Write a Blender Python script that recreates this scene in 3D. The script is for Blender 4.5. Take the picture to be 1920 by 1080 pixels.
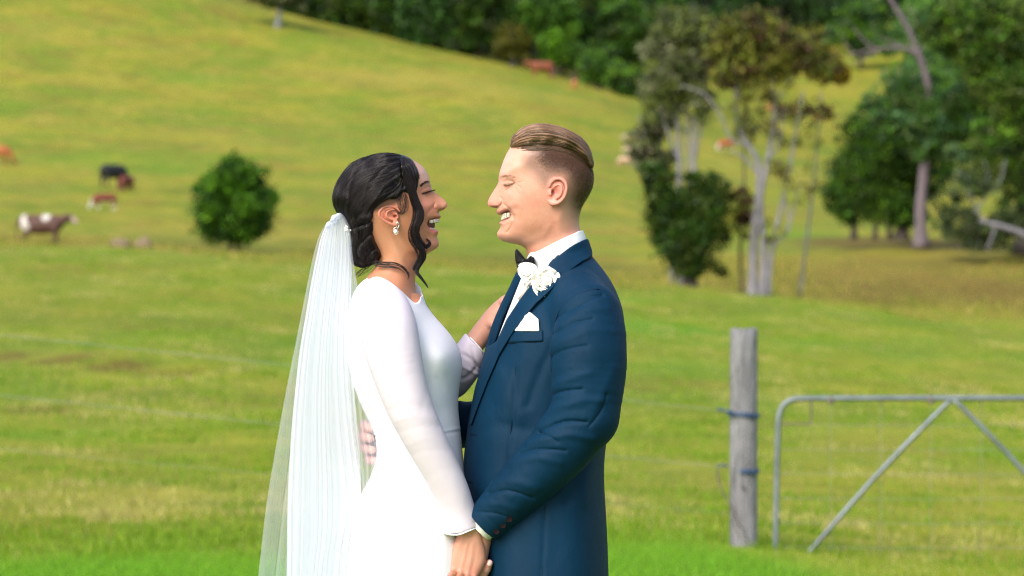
import bpy, math, random
import numpy as np
from mathutils import Vector, noise as mnoise
for _o in list(bpy.data.objects):
    bpy.data.objects.remove(_o)
scene = bpy.context.scene
COL = scene.collection
rad = math.radians

# ---------------------------------------------------------------- camera
K = 5600.0            # focal length in photo pixels (1920 wide), 105 mm lens
CZ = 1.51             # camera height
D = 5.6               # distance of the couple
cam = bpy.data.objects.new("camera", bpy.data.cameras.new("camera"))
COL.objects.link(cam)
cam.location = (0, 0, CZ)
cam.rotation_euler = (rad(90), 0, 0)
cam.data.lens = 105
cam.data.sensor_width = 36
cam.data.clip_end = 5000
cam.data.dof.use_dof = True
cam.data.dof.focus_distance = D - 0.08
cam.data.dof.aperture_fstop = 6.3
scene.camera = cam
# ---------------------------------------------------------------- light
SUN_EL, SUN_AZ = rad(40), rad(214)      # azimuth clockwise from +Y: behind the camera, to the left
world = bpy.data.worlds.new("World")
scene.world = world
world.use_nodes = True
wn = world.node_tree
for n in list(wn.nodes):
    wn.nodes.remove(n)
wo = wn.nodes.new("ShaderNodeOutputWorld")
wb = wn.nodes.new("ShaderNodeBackground")
ws = wn.nodes.new("ShaderNodeTexSky")
ws.sky_type = 'NISHITA'
ws.sun_disc = False
ws.sun_elevation = SUN_EL
ws.sun_rotation = SUN_AZ
ws.air_density = 1.0
ws.dust_density = 3.0
ws.ozone_density = 1.0
wb.inputs['Strength'].default_value = 0.13
wn.links.new(ws.outputs[0], wb.inputs[0])
wn.links.new(wb.outputs[0], wo.inputs[0])
sun = bpy.data.objects.new("sun", bpy.data.lights.new("sun", 'SUN'))
COL.objects.link(sun)
sun.data.energy = 1.5
sun.data.angle = rad(34)
sun.data.color = (1.0, 0.97, 0.93)
sd = Vector((math.sin(SUN_AZ) * math.cos(SUN_EL), math.cos(SUN_AZ) * math.cos(SUN_EL), math.sin(SUN_EL)))
sun.rotation_euler = sd.to_track_quat('Z', 'Y').to_euler()
scene.view_settings.view_transform = 'Standard'
scene.view_settings.look = 'None'
scene.view_settings.gamma = 1.0
scene.view_settings.use_curve_mapping = False
scene.view_settings.exposure = 1.05
scene.cycles.use_denoising = True
scene.cycles.denoiser = 'OPENIMAGEDENOISE'
scene.cycles.denoising_prefilter = 'NONE'
scene.cycles.denoising_input_passes = 'RGB_ALBEDO_NORMAL'
scene.cycles.denoising_quality = 'HIGH'
scene.cycles.use_adaptive_sampling = False
scene.cycles.filter_width = 1.2
scene.cycles.max_bounces = 8
scene.cycles.transparent_max_bounces = 24
scene.cycles.sample_clamp_indirect = 6

rng = np.random.default_rng(7)
random.seed(7)

def at(px, py, Y):
    """point seen at photo pixel (px, py) at distance Y"""
    return Vector(((px - 960) * Y / K, Y, CZ - (py - 540) * Y / K))

# sculpting units: (u, v) photo pixels in the couple's plane = mm, w = mm towards the viewer
def c(px, py, w=0.0):
    s = 1 - w / (D * 1000)
    return np.array([960 + (px - 960) * s, 540 + (py - 540) * s, w], dtype=np.float64)

def to_world(P):
    P = np.asarray(P, dtype=np.float64)
    out = np.empty_like(P)
    out[..., 0] = (P[..., 0] - 960) / 1000
    out[..., 1] = D - P[..., 2] / 1000
    out[..., 2] = CZ - (P[..., 1] - 540) / 1000
    return out

# ---------------------------------------------------------------- objects and tags
def tag(o, label=None, cat=None, group=None, kind=None):
    if label: o['label'] = label
    if cat: o['category'] = cat
    if group: o['group'] = group
    if kind: o['kind'] = kind
    return o

def empty(name, loc=(0, 0, 0), rz=0.0):
    o = bpy.data.objects.new(name, None)
    COL.objects.link(o)
    o.location = loc
    o.rotation_euler = (0, 0, rz)
    o.empty_display_size = 0.1
    return o

def mesh_obj(name, verts, faces, mat=None, parent=None, smooth=True, colors=None, origin=None):
    """faces: (n,3) or (n,4) int array, or a list of such arrays"""
    verts = np.asarray(verts, dtype=np.float64).reshape(-1, 3)
    if parent is not None and origin is None:
        origin = parent.matrix_world.translation if parent.parent is None else None
        origin = tuple(root_loc(parent))
    if origin is not None:
        verts = verts - np.array(origin)[None, :]
    me = bpy.data.meshes.new(name)
    if isinstance(faces, list) and len(faces) and not isinstance(faces[0], np.ndarray):
        me.from_pydata([tuple(v) for v in verts], [], faces)
    else:
        fl = faces if isinstance(faces, list) else [faces]
        fl = [np.asarray(f) for f in fl if len(f)]
        me.vertices.add(len(verts))
        me.vertices.foreach_set('co', verts.astype(np.float32).ravel())
        nl = sum(f.size for f in fl)
        nf = sum(len(f) for f in fl)
        me.loops.add(nl)
        me.polygons.add(nf)
        me.loops.foreach_set('vertex_index', np.concatenate([f.ravel() for f in fl]).astype(np.int32))
        st = np.concatenate([np.full(len(f), f.shape[1]) for f in fl])
        me.polygons.foreach_set('loop_start', np.concatenate([[0], np.cumsum(st)[:-1]]).astype(np.int32))
        me.update(calc_edges=True)
    if colors is not None:
        ca = me.color_attributes.new("Color", 'FLOAT_COLOR', 'POINT')
        cc = np.ones((len(verts), 4), dtype=np.float32)
        cc[:, :3] = colors
        ca.data.foreach_set('color', cc.ravel())
    if mat is not None:
        me.materials.append(mat)
    if smooth:
        me.polygons.foreach_set('use_smooth', np.ones(len(me.polygons), dtype=bool))
    me.update()
    o = bpy.data.objects.new(name, me)
    COL.objects.link(o)
    if parent is not None:
        o.parent = parent
        if parent.parent is None:
            pass
    elif origin is not None:
        o.location = origin
    return o

def root_loc(o):
    p = Vector((0, 0, 0))
    while o is not None:
        p += o.location
        o = o.parent
    return p

def copy_tree(o, parent=None):
    r = o.copy()
    COL.objects.link(r)
    r.parent = parent
    for ch in list(o.children):
        copy_tree(ch, r)
    return r

# ---------------------------------------------------------------- materials
def new_mat(name):
    m = bpy.data.materials.new(name)
    m.use_nodes = True
    nt = m.node_tree
    for n in list(nt.nodes):
        nt.nodes.remove(n)
    out = nt.nodes.new("ShaderNodeOutputMaterial")
    b = nt.nodes.new("ShaderNodeBsdfPrincipled")
    nt.links.new(b.outputs[0], out.inputs[0])
    return m, nt, b, out

def N(nt, kind, **kw):
    n = nt.nodes.new(kind)
    for k, v in kw.items():
        if k.startswith('i_'):
            n.inputs[k[2:].replace('_', ' ')].default_value = v
        else:
            setattr(n, k, v)
    return n

def mixrgb(nt, a, b, fac, blend='MIX'):
    m = nt.nodes.new("ShaderNodeMix")
    m.data_type = 'RGBA'
    m.blend_type = blend
    for idx, val in ((6, a), (7, b), (0, fac)):
        if hasattr(val, 'is_linked') or isinstance(val, bpy.types.NodeSocket):
            nt.links.new(val, m.inputs[idx])
        elif idx == 0:
            m.inputs[0].default_value = val
        else:
            m.inputs[idx].default_value = (*val, 1)
    return m.outputs[2]

def noise_fac(nt, scale, detail=4, rough=0.6, lo=0.3, hi=0.7, vec=None, dist=0.0):
    n = N(nt, "ShaderNodeTexNoise")
    n.inputs['Scale'].default_value = scale
    n.inputs['Detail'].default_value = detail
    n.inputs['Roughness'].default_value = rough
    n.inputs['Distortion'].default_value = dist
    if vec is not None:
        nt.links.new(vec, n.inputs['Vector'])
    mr = N(nt, "ShaderNodeMapRange")
    mr.inputs['From Min'].default_value = lo
    mr.inputs['From Max'].default_value = hi
    nt.links.new(n.outputs[0], mr.inputs[0])
    return mr.outputs[0]

def obj_coord(nt, scale=(1, 1, 1), rot=(0, 0, 0)):
    tc = N(nt, "ShaderNodeTexCoord")
    mp = N(nt, "ShaderNodeMapping")
    mp.inputs['Scale'].default_value = scale
    mp.inputs['Rotation'].default_value = rot
    nt.links.new(tc.outputs['Object'], mp.inputs[0])
    return mp.outputs[0]

def plain_mat(name, col, rough=0.6, var=0.15, scale=30, bump=0.0, bscale=200, spec=0.5, metal=0.0, sheen=0.0,
              attr=False, sss=0.0, coord_scale=(1, 1, 1), bdist=0.001):
    m, nt, b, out = new_mat(name)
    vec = obj_coord(nt, coord_scale)
    f = noise_fac(nt, scale, vec=vec)
    if attr:
        a = N(nt, "ShaderNodeAttribute", attribute_name="Color")
        base = mixrgb(nt, a.outputs[0], (0, 0, 0), 0.0)
        dark = mixrgb(nt, a.outputs[0], (1 - var, 1 - var, 1 - var), 1.0, 'MULTIPLY')
        colr = mixrgb(nt, base, dark, f)
    else:
        colr = mixrgb(nt, tuple(x * (1 + var * .5) for x in col), tuple(x * (1 - var) for x in col), f)
    nt.links.new(colr, b.inputs['Base Color'])
    b.inputs['Roughness'].default_value = rough
    b.inputs['Specular IOR Level'].default_value = spec
    b.inputs['Metallic'].default_value = metal
    if sheen:
        b.inputs['Sheen Weight'].default_value = sheen
        b.inputs['Sheen Roughness'].default_value = 0.4
    if sss:
        b.inputs['Subsurface Weight'].default_value = sss
        b.inputs['Subsurface Radius'].default_value = (1.0, 0.35, 0.2)
        b.inputs['Subsurface Scale'].default_value = 0.006
    if bump:
        nn = N(nt, "ShaderNodeTexNoise")
        nn.inputs['Scale'].default_value = bscale
        nn.inputs['Detail'].default_value = 3
        nt.links.new(vec, nn.inputs['Vector'])
        bp = N(nt, "ShaderNodeBump")
        bp.inputs['Strength'].default_value = bump
        bp.inputs['Distance'].default_value = bdist
        nt.links.new(nn.outputs[0], bp.inputs['Height'])
        nt.links.new(bp.outputs[0], b.inputs['Normal'])
    return m

# ---------------------------------------------------------------- signed distance helpers (sculpting units)
def cap(p, a, b, ra, rb):
    a = np.asarray(a, np.float32); b = np.asarray(b, np.float32)
    ab = b - a
    L2 = float((ab * ab).sum()) + 1e-9
    t = ((p[0] - a[0]) * ab[0] + (p[1] - a[1]) * ab[1] + (p[2] - a[2]) * ab[2]) / L2
    t = np.clip(t, 0, 1)
    dx = p[0] - a[0] - t * ab[0]; dy = p[1] - a[1] - t * ab[1]; dz = p[2] - a[2] - t * ab[2]
    return np.sqrt(dx * dx + dy * dy + dz * dz) - (ra + (rb - ra) * t)

def smin(a, b, k):
    h = np.clip(0.5 + 0.5 * (b - a) / k, 0, 1)
    return b + (a - b) * h - k * h * (1 - h)

def smax(a, b, k):
    return -smin(-a, -b, k)

def chain(p, pts, k=8.0):
    """pts: list of (x,y,z,r); long k: a swept tube of smoothly changing radius, short k: blended capsules"""
    f = None
    if k >= 10 and len(pts) > 2:
        pts = smooth_line(np.array(pts), 5); k = 0
    for a, b in zip(pts[:-1], pts[1:]):
        g = cap(p, a[:3], b[:3], a[3], b[3])
        f = g if f is None else (np.minimum(f, g) if k <= 0 else smin(f, g, k))
    return f

def ell(p, ctr, r):
    q = [(p[i] - ctr[i]) / r[i] for i in range(3)]
    k0 = np.sqrt(q[0] ** 2 + q[1] ** 2 + q[2] ** 2) + 1e-6
    k1 = np.sqrt((q[0] / r[0]) ** 2 + (q[1] / r[1]) ** 2 + (q[2] / r[2]) ** 2) + 1e-9
    return k0 * (k0 - 1) / k1

def boxed(f, lo, hi, margin=10.0):
    """f, evaluated only near its own box; elsewhere the distance to the box"""
    lo = np.array(lo, float); hi = np.array(hi, float)
    def g(p):
        dx = np.maximum(np.maximum(lo[0] - p[0], p[0] - hi[0]), 0); dy = np.maximum(np.maximum(lo[1] - p[1], p[1] - hi[1]), 0); dz = np.maximum(np.maximum(lo[2] - p[2], p[2] - hi[2]), 0)
        d = np.sqrt(dx * dx + dy * dy + dz * dz)
        out = d + 4.0
        m = d < margin
        if m.any():
            out[m] = f((p[0][m], p[1][m], p[2][m]))
        return out
    return g

def C4(px, py, w, r):
    q = c(px, py, w)
    return (q[0], q[1], q[2], r)

def smooth_line(pts, n=4, closed=False):
    pts = np.asarray(pts, dtype=np.float64)
    m = len(pts)
    out = []
    rngi = range(m if closed else m - 1)
    for i in rngi:
        if closed:
            p0, p1, p2, p3 = pts[(i - 1) % m], pts[i], pts[(i + 1) % m], pts[(i + 2) % m]
        else:
            p0, p1, p2, p3 = pts[max(i - 1, 0)], pts[i], pts[i + 1], pts[min(i + 2, m - 1)]
        for t in np.arange(n) / n:
            out.append(0.5 * ((2 * p1) + (-p0 + p2) * t + (2 * p0 - 5 * p1 + 4 * p2 - p3) * t * t + (-p0 + 3 * p1 - 3 * p2 + p3) * t ** 3))
    if not closed:
        out.append(pts[-1])
    return np.array(out)

def poly_sd(U, V, poly):
    """signed distance to a closed polygon, positive INSIDE"""
    d2 = np.full(U.shape, 1e12)
    inside = np.zeros(U.shape, bool)
    m = len(poly)
    for i in range(m):
        ax, ay = poly[i]; bx, by = poly[(i + 1) % m]
        ex, ey = bx - ax, by - ay
        L = ex * ex + ey * ey + 1e-12
        t = np.clip(((U - ax) * ex + (V - ay) * ey) / L, 0, 1)
        dx = U - ax - t * ex; dy = V - ay - t * ey
        d2 = np.minimum(d2, dx * dx + dy * dy)
        cond = (ay > V) != (by > V)
        if ay != by:
            xs = ax + (V - ay) * ex / ey
            inside ^= cond & (U < xs)
    d = np.sqrt(d2)
    return np.where(inside, d, -d)

def line_dist(U, V, pts):
    d2 = np.full(np.shape(U), 1e12)
    for (ax, ay), (bx, by) in zip(pts[:-1], pts[1:]):
        ex, ey = bx - ax, by - ay
        L = ex * ex + ey * ey + 1e-12
        t = np.clip(((U - ax) * ex + (V - ay) * ey) / L, 0, 1)
        d2 = np.minimum(d2, (U - ax - t * ex) ** 2 + (V - ay - t * ey) ** 2)
    return np.sqrt(d2)

def tps(pts, vals, U, V, lam=0.02):
    pts = np.asarray(pts, float); vals = np.asarray(vals, float)
    ctr = pts.mean(0); sc = pts.std() + 1e-9
    q = (pts - ctr) / sc
    def ker(r2):
        return 0.5 * r2 * np.log(r2 + 1e-12)
    n = len(q)
    A = np.zeros((n + 3, n + 3))
    d2 = ((q[:, None] - q[None]) ** 2).sum(-1)
    A[:n, :n] = ker(d2) + lam * np.eye(n)
    A[:n, n] = 1; A[:n, n + 1:] = q
    A[n, :n] = 1; A[n + 1:, :n] = q.T
    w = np.linalg.solve(A, np.concatenate([vals, [0, 0, 0]]))
    uu = (U - ctr[0]) / sc; vv = (V - ctr[1]) / sc
    out = w[n] + w[n + 1] * uu + w[n + 2] * vv
    for i in range(n):
        out = out + w[i] * ker((uu - q[i, 0]) ** 2 + (vv - q[i, 1]) ** 2)
    return out

def idw(pts, vals, U, V, p=3):
    pts = np.asarray(pts, float); vals = np.asarray(vals, float)
    num = 0; den = 0
    for (x, y), v in zip(pts, vals):
        w = 1.0 / (((U - x) ** 2 + (V - y) ** 2) ** (p / 2) + 8.0)
        num = num + w * v; den = den + w
    return num / den

class Relief:
    """A body that is symmetric about its middle plane: an outline in that plane and a half-width
    (H) and edge rounding (R) for every point of it."""
    def __init__(self, outline, ctrl, step=1.0, n=3, w0=0.0, pad=12, lam=0.02):
        poly = smooth_line(outline, n, True)
        self.lo = poly.min(0) - pad; self.hi = poly.max(0) + pad
        self.step = step; self.w0 = w0
        us = np.arange(self.lo[0], self.hi[0] + step, step); vs = np.arange(self.lo[1], self.hi[1] + step, step)
        self.U, self.V = np.meshgrid(us, vs, indexing='ij')
        self.d = poly_sd(self.U, self.V, poly)
        ctrl = np.asarray(ctrl, float)
        self.H = np.clip(tps(ctrl[:, :2], ctrl[:, 2], self.U, self.V, lam), ctrl[:, 2].min() * .7, ctrl[:, 2].max() * 1.08)
        self.R = idw(ctrl[:, :2], ctrl[:, 3], self.U, self.V)
        kk = np.exp(-(np.arange(-9, 10) * step / 4.5) ** 2); kk /= kk.sum()      # even out the rounding between control points
        for ax in (0, 1):
            self.R = np.apply_along_axis(lambda r: np.convolve(np.pad(r, 9, mode='edge'), kk, 'valid'), ax, self.R)
    def stroke(self, pts, width, amp, n=4, taper=False):
        pts = smooth_line(pts, n) if len(pts) > 2 else np.asarray(pts, float)
        self.H += amp * np.exp(-(line_dist(self.U, self.V, pts) / width) ** 2)
    def blob(self, u, v, ru, rv, amp, ang=0.0):
        ca, sa = math.cos(ang), math.sin(ang)
        x = (self.U - u) * ca + (self.V - v) * sa; y = -(self.U - u) * sa + (self.V - v) * ca
        self.H += amp * np.exp(-(x / ru) ** 2 - (y / rv) ** 2)
    def samp(self, G, x, y):
        fx = np.clip((x - self.lo[0]) / self.step, 0, G.shape[0] - 1.001)
        fy = np.clip((y - self.lo[1]) / self.step, 0, G.shape[1] - 1.001)
        i = fx.astype(int); j = fy.astype(int); fx = fx - i; fy = fy - j
        return (G[i, j] * (1 - fx) * (1 - fy) + G[i + 1, j] * fx * (1 - fy) + G[i, j + 1] * (1 - fx) * fy + G[i + 1, j + 1] * fx * fy)
    def __call__(self, p):
        x, y, z = p
        ox = np.maximum(np.maximum(self.lo[0] - x, x - self.hi[0]), 0); oy = np.maximum(np.maximum(self.lo[1] - y, y - self.hi[1]), 0)
        d = self.samp(self.d, x, y) - np.hypot(ox, oy)
        H = self.samp(self.H, x, y); R = self.samp(self.R, x, y)
        e = 1 - np.minimum(d / R, 1.0)
        g = np.sqrt(((z - self.w0) / H) ** 2 + e * e) - 1
        return g * np.minimum(H, R)
    def half(self, x, y):
        d = self.samp(self.d, np.asarray(x, float), np.asarray(y, float))
        e = 1 - np.clip(d / self.samp(self.R, np.asarray(x, float), np.asarray(y, float)), 0, 1)
        return self.samp(self.H, np.asarray(x, float), np.asarray(y, float)) * np.sqrt(np.maximum(1 - e * e, 0))

def surf_net(F, lo, h):
    ins = F < 0
    nx, ny, nz = F.shape
    s = np.zeros((nx - 1, ny - 1, nz - 1), np.int8)
    corners = [(i, j, k) for i in (0, 1) for j in (0, 1) for k in (0, 1)]
    for (i, j, k) in corners:
        s += ins[i:nx - 1 + i, j:ny - 1 + j, k:nz - 1 + k]
    ai, aj, ak = np.nonzero((s > 0) & (s < 8))
    idx = np.full(s.shape, -1, np.int32)
    idx[ai, aj, ak] = np.arange(len(ai))
    vals = {cn: F[ai + cn[0], aj + cn[1], ak + cn[2]].astype(np.float64) for cn in corners}
    acc = np.zeros((len(ai), 3)); cnt = np.zeros(len(ai))
    for a in corners:
        for ax in range(3):
            if a[ax] == 0:
                b = list(a); b[ax] = 1; b = tuple(b)
                va, vb = vals[a], vals[b]
                m = (va < 0) != (vb < 0)
                t = np.where(m, va / np.where(np.abs(va - vb) < 1e-12, 1e-12, va - vb), 0)
                pos = np.zeros((len(ai), 3)) + np.array(a, float)
                pos[:, ax] += t
                acc += pos * m[:, None]; cnt += m
    vert = acc / np.maximum(cnt, 1)[:, None] + np.stack([ai, aj, ak], 1)
    vert = np.array(lo)[None] + vert * h
    faces = []
    for ax in range(3):
        o1, o2 = (ax + 1) % 3, (ax + 2) % 3
        sl0 = [slice(None)] * 3; sl1 = [slice(None)] * 3
        sl0[ax] = slice(0, -1); sl1[ax] = slice(1, None)
        for o in (o1, o2):
            sl0[o] = slice(1, -1); sl1[o] = slice(1, -1)
        A = ins[tuple(sl0)]; B = ins[tuple(sl1)]
        e = np.stack(np.nonzero(A != B), 1)
        if not len(e):
            continue
        first = A[e[:, 0], e[:, 1], e[:, 2]]
        base = e.copy(); base[:, o1] += 1; base[:, o2] += 1
        def cell(d1, d2):
            q = base.copy(); q[:, o1] += d1; q[:, o2] += d2
            return idx[q[:, 0], q[:, 1], q[:, 2]]
        quad = np.stack([cell(-1, -1), cell(0, -1), cell(0, 0), cell(-1, 0)], 1)
        quad[~first] = quad[~first][:, ::-1]
        faces.append(quad)
    faces = np.concatenate(faces) if faces else np.zeros((0, 4), int)
    return vert, faces

def relax(v, f, it=2, lam=0.5):
    e = np.concatenate([f[:, [0, 1]], f[:, [1, 2]], f[:, [2, 3]], f[:, [3, 0]]])
    e = np.concatenate([e, e[:, ::-1]])
    n = len(v)
    deg = np.maximum(np.bincount(e[:, 0], minlength=n), 1)
    for _ in range(it):
        for l in (lam, -lam * 1.02) if it > 1 else (lam,):
            avg = np.stack([np.bincount(e[:, 0], weights=v[e[:, 1], k], minlength=n) for k in range(3)], 1) / deg[:, None]
            v = v + l * (avg - v)
    return v

def vnormals(v, f):
    n = np.cross(v[f[:, 2]] - v[f[:, 0]], v[f[:, 3]] - v[f[:, 1]])
    out = np.zeros_like(v)
    for k in range(4):
        for a in range(3):
            out[:, a] += np.bincount(f[:, k], weights=n[:, a], minlength=len(v))
    return out / (np.linalg.norm(out, axis=1, keepdims=True) + 1e-12)

def sdf_mesh(f, lo, hi, h, smooth=2, full=False):
    """surface of f(p) < 0 in sculpting units -> verts, quads"""
    lo = np.array(lo, float); hi = np.array(hi, float)
    B = 8
    nb = np.ceil((hi - lo) / (h * B)).astype(int)
    n = nb * B
    F = np.empty(tuple(n), np.float32)
    cx = [lo[a] + (np.arange(nb[a]) + 0.5) * B * h for a in range(3)]
    g = np.stack(np.meshgrid(*cx, indexing='ij'), -1).reshape(-1, 3)
    dc = f((g[:, 0], g[:, 1], g[:, 2]))
    big = np.where(dc < 0, -1e3, 1e3).reshape(tuple(nb))
    F[:] = np.repeat(np.repeat(np.repeat(big, B, 0), B, 1), B, 2)
    act = np.nonzero(np.abs(dc) < B * h * 0.87 * 1.5 + 6)[0] if not full else np.arange(len(g))
    off = np.stack(np.meshgrid(*[np.arange(B)] * 3, indexing='ij'), -1).reshape(-1, 3)
    bi = np.stack(np.unravel_index(act, tuple(nb)), 1) * B
    for s in range(0, len(act), 3000):
        ii = (bi[s:s + 3000, None, :] + off[None]).reshape(-1, 3)
        p = lo + ii * h
        F[ii[:, 0], ii[:, 1], ii[:, 2]] = f((p[:, 0], p[:, 1], p[:, 2]))
    # closed at the box walls
    F[0] = F[-1] = 1e2; F[:, 0] = F[:, -1] = 1e2; F[:, :, 0] = F[:, :, -1] = 1e2
    F = np.clip(F, -2 * h, 2 * h)
    v, q = surf_net(F, lo, h)
    if smooth:
        v = relax(v, q, smooth)
    return v, q

def join(parts):
    V = []; Fq = []; n = 0
    for v, f in parts:
        V.append(v); Fq.append(f + n); n += len(v)
    return np.concatenate(V), np.concatenate(Fq)

def sculpt(name, v, q, mat, parent, colors=None):
    # (u, v, w) -> world flips handedness, so the winding is turned round
    return mesh_obj(name, to_world(v), q[:, ::-1].copy(), mat, parent, True, colors)

def displace(v, q, strokes, near=1, crease=False, w_min=-1e9, w_max=1e9):
    """strokes: (pts in px, width mm, amp mm); pushes vertices along their normals"""
    nrm = vnormals(v, q)
    s = 1 - v[:, 2] / (D * 1000)
    px = 960 + (v[:, 0] - 960) / s; py = 540 + (v[:, 1] - 540) / s
    amt = np.zeros(len(v))
    mask = ((v[:, 2] > w_min) & (v[:, 2] < w_max)).astype(float)
    facing = np.clip(nrm[:, 2] * 2.0 + 0.6, 0, 1) if near else 1.0
    for pts, width, amp in strokes:
        pl = smooth_line(pts, 4) if len(pts) > 2 else np.asarray(pts, float)
        L = line_dist(px, py, pl)
        amt += amp * (np.exp(-L / (width * 0.62)) if amp < 0 and crease else np.exp(-(L / width) ** 2))
    sgn = 1.0
    return v + nrm * (amt * mask * facing * sgn)[:, None]

def tube(pts, radii, seg=8, caps=True):
    """world-space tube -> verts, quads"""
    pts = np.asarray(pts, float)
    n = len(pts)
    radii = np.full(n, radii) if np.isscalar(radii) else np.asarray(radii, float)
    tan = np.gradient(pts, axis=0)
    tan /= np.linalg.norm(tan, axis=1, keepdims=True) + 1e-12
    ref = np.array([0, 0, 1.0]) if abs(tan[0][2]) < 0.9 else np.array([0, 1.0, 0])
    a = np.cross(tan[0], ref); a /= np.linalg.norm(a)
    V = []
    for i in range(n):
        a = a - tan[i] * a.dot(tan[i]); a /= np.linalg.norm(a) + 1e-12
        b = np.cross(tan[i], a)
        th = np.arange(seg) * 2 * np.pi / seg
        V.append(pts[i] + radii[i] * (np.cos(th)[:, None] * a + np.sin(th)[:, None] * b))
    V = np.concatenate(V)
    i = np.arange(n - 1)[:, None] * seg; j = np.arange(seg)[None]
    q = np.stack([i + j, i + (j + 1) % seg, i + seg + (j + 1) % seg, i + seg + j], -1).reshape(-1, 4)
    if caps:
        V = np.concatenate([V, pts[[0]], pts[[-1]]])
        c0, c1 = n * seg, n * seg + 1
        jj = np.arange(seg)
        q = np.concatenate([q, np.stack([np.full(seg, c0), (jj + 1) % seg, jj, jj], 1) * 1,
                            np.stack([np.full(seg, c1), (n - 1) * seg + jj, (n - 1) * seg + (jj + 1) % seg, (n - 1) * seg + (jj + 1) % seg], 1)])
    return V, q

def fix_quads(q):
    """split degenerate quads (tube caps) into real triangles"""
    deg = (q[:, 2] == q[:, 3])
    return [x for x in (q[~deg], q[deg][:, :3]) if len(x)]

def tube_obj(name, pts, radii, mat, parent=None, seg=8, origin=None):
    v, q = tube(pts, radii, seg)
    return mesh_obj(name, v, fix_quads(q), mat, parent, True, origin=origin)

def strands(name, P, radius, mat, parent, tips=True, tone=None):
    """P: (n, m, 3) world points -> a curves object"""
    n, m, _ = P.shape
    P = P - np.array(root_loc(parent))[None, None]
    hc = bpy.data.hair_curves.new(name)
    hc.add_curves([m] * n)
    hc.points.foreach_set('position', P.astype(np.float32).ravel())
    ra = hc.attributes.get('radius') or hc.attributes.new('radius', 'FLOAT', 'POINT')
    rr = np.full((n, m), radius, np.float32)
    if tips:
        rr *= np.clip(np.minimum(1, (1 - np.linspace(0, 1, m)) * 4 + 0.15), 0.1, 1)[None]
    ra.data.foreach_set('value', rr.ravel())
    ta = hc.attributes.new('tone', 'FLOAT', 'CURVE')
    ta.data.foreach_set('value', (np.full(n, 0.5) if tone is None else np.asarray(tone)).astype(np.float32))
    hc.materials.append(mat)
    o = bpy.data.objects.new(name, hc)
    COL.objects.link(o)
    o.parent = parent
    return o
# ================================================================= THE PLACE
# screen-measured sections of the paddock: for seven bearings, (distance, photo row of the ground there)
SECT = {
    0:    [(16, 1045), (24, 850), (34, 705), (38, 668), (50, 545), (66, 470), (76, 458), (90, 470), (106, 458), (150, 330), (200, 170), (262, -90), (330, -170), (450, -260), (700, -300)],
    480:  [(16, 1050), (24, 855), (36, 690), (50, 570), (66, 492), (76, 477), (90, 490), (106, 470), (150, 350), (200, 205), (258, 8), (300, 40), (450, -120), (700, -260)],
    960:  [(16, 1025), (24, 850), (36, 700), (50, 600), (66, 526), (76, 510), (90, 522), (106, 494), (150, 368), (200, 230), (246, 112), (300, 118), (380, 40), (450, -60), (700, -260)],
    1200: [(16, 1022), (24, 852), (36, 710), (50, 612), (66, 545), (76, 530), (90, 541), (106, 505), (150, 395), (200, 275), (240, 188), (300, 192), (380, 80), (450, -40), (700, -260)],
    1440: [(16, 1035), (24, 858), (36, 724), (50, 632), (66, 570), (76, 556), (90, 557), (106, 492), (150, 405), (200, 315), (240, 255), (300, 190), (380, 120), (450, -20), (700, -260)],
    1680: [(16, 1060), (24, 872), (36, 742), (50, 652), (66, 592), (76, 580), (88, 573), (108, 468), (120, 450), (150, 412), (200, 350), (260, 250), (320, 160), (450, -10), (700, -260)],
    1920: [(16, 1072), (24, 885), (36, 760), (50, 672), (66, 612), (76, 600), (88, 592), (108, 474), (120, 456), (150, 425), (200, 355), (260, 255), (320, 160), (450, -10), (700, -260)]}
_cols = sorted(SECT)
_Y = np.concatenate([np.arange(16, 120, 2.0), np.arange(120, 700.1, 5)])
_Z = np.array([[CZ - (np.interp(y, [a for a, _ in SECT[k]], [b for _, b in SECT[k]]) - 540) * y / K for y in _Y] for k in _cols])
for _ in range(3):
    _Z[:, 1:-1] = 0.5 * _Z[:, 1:-1] + 0.25 * (_Z[:, :-2] + _Z[:, 2:])
_cf = np.linspace(0, 1920, 97)
_ZF = np.zeros((97, len(_Y)))
for j in range(len(_Y)):
    col = np.interp(_cf, _cols, _Z[:, j])
    for _ in range(60):
        col[1:-1] = 0.5 * col[1:-1] + 0.25 * (col[:-2] + col[2:])
    _ZF[:, j] = col

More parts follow.
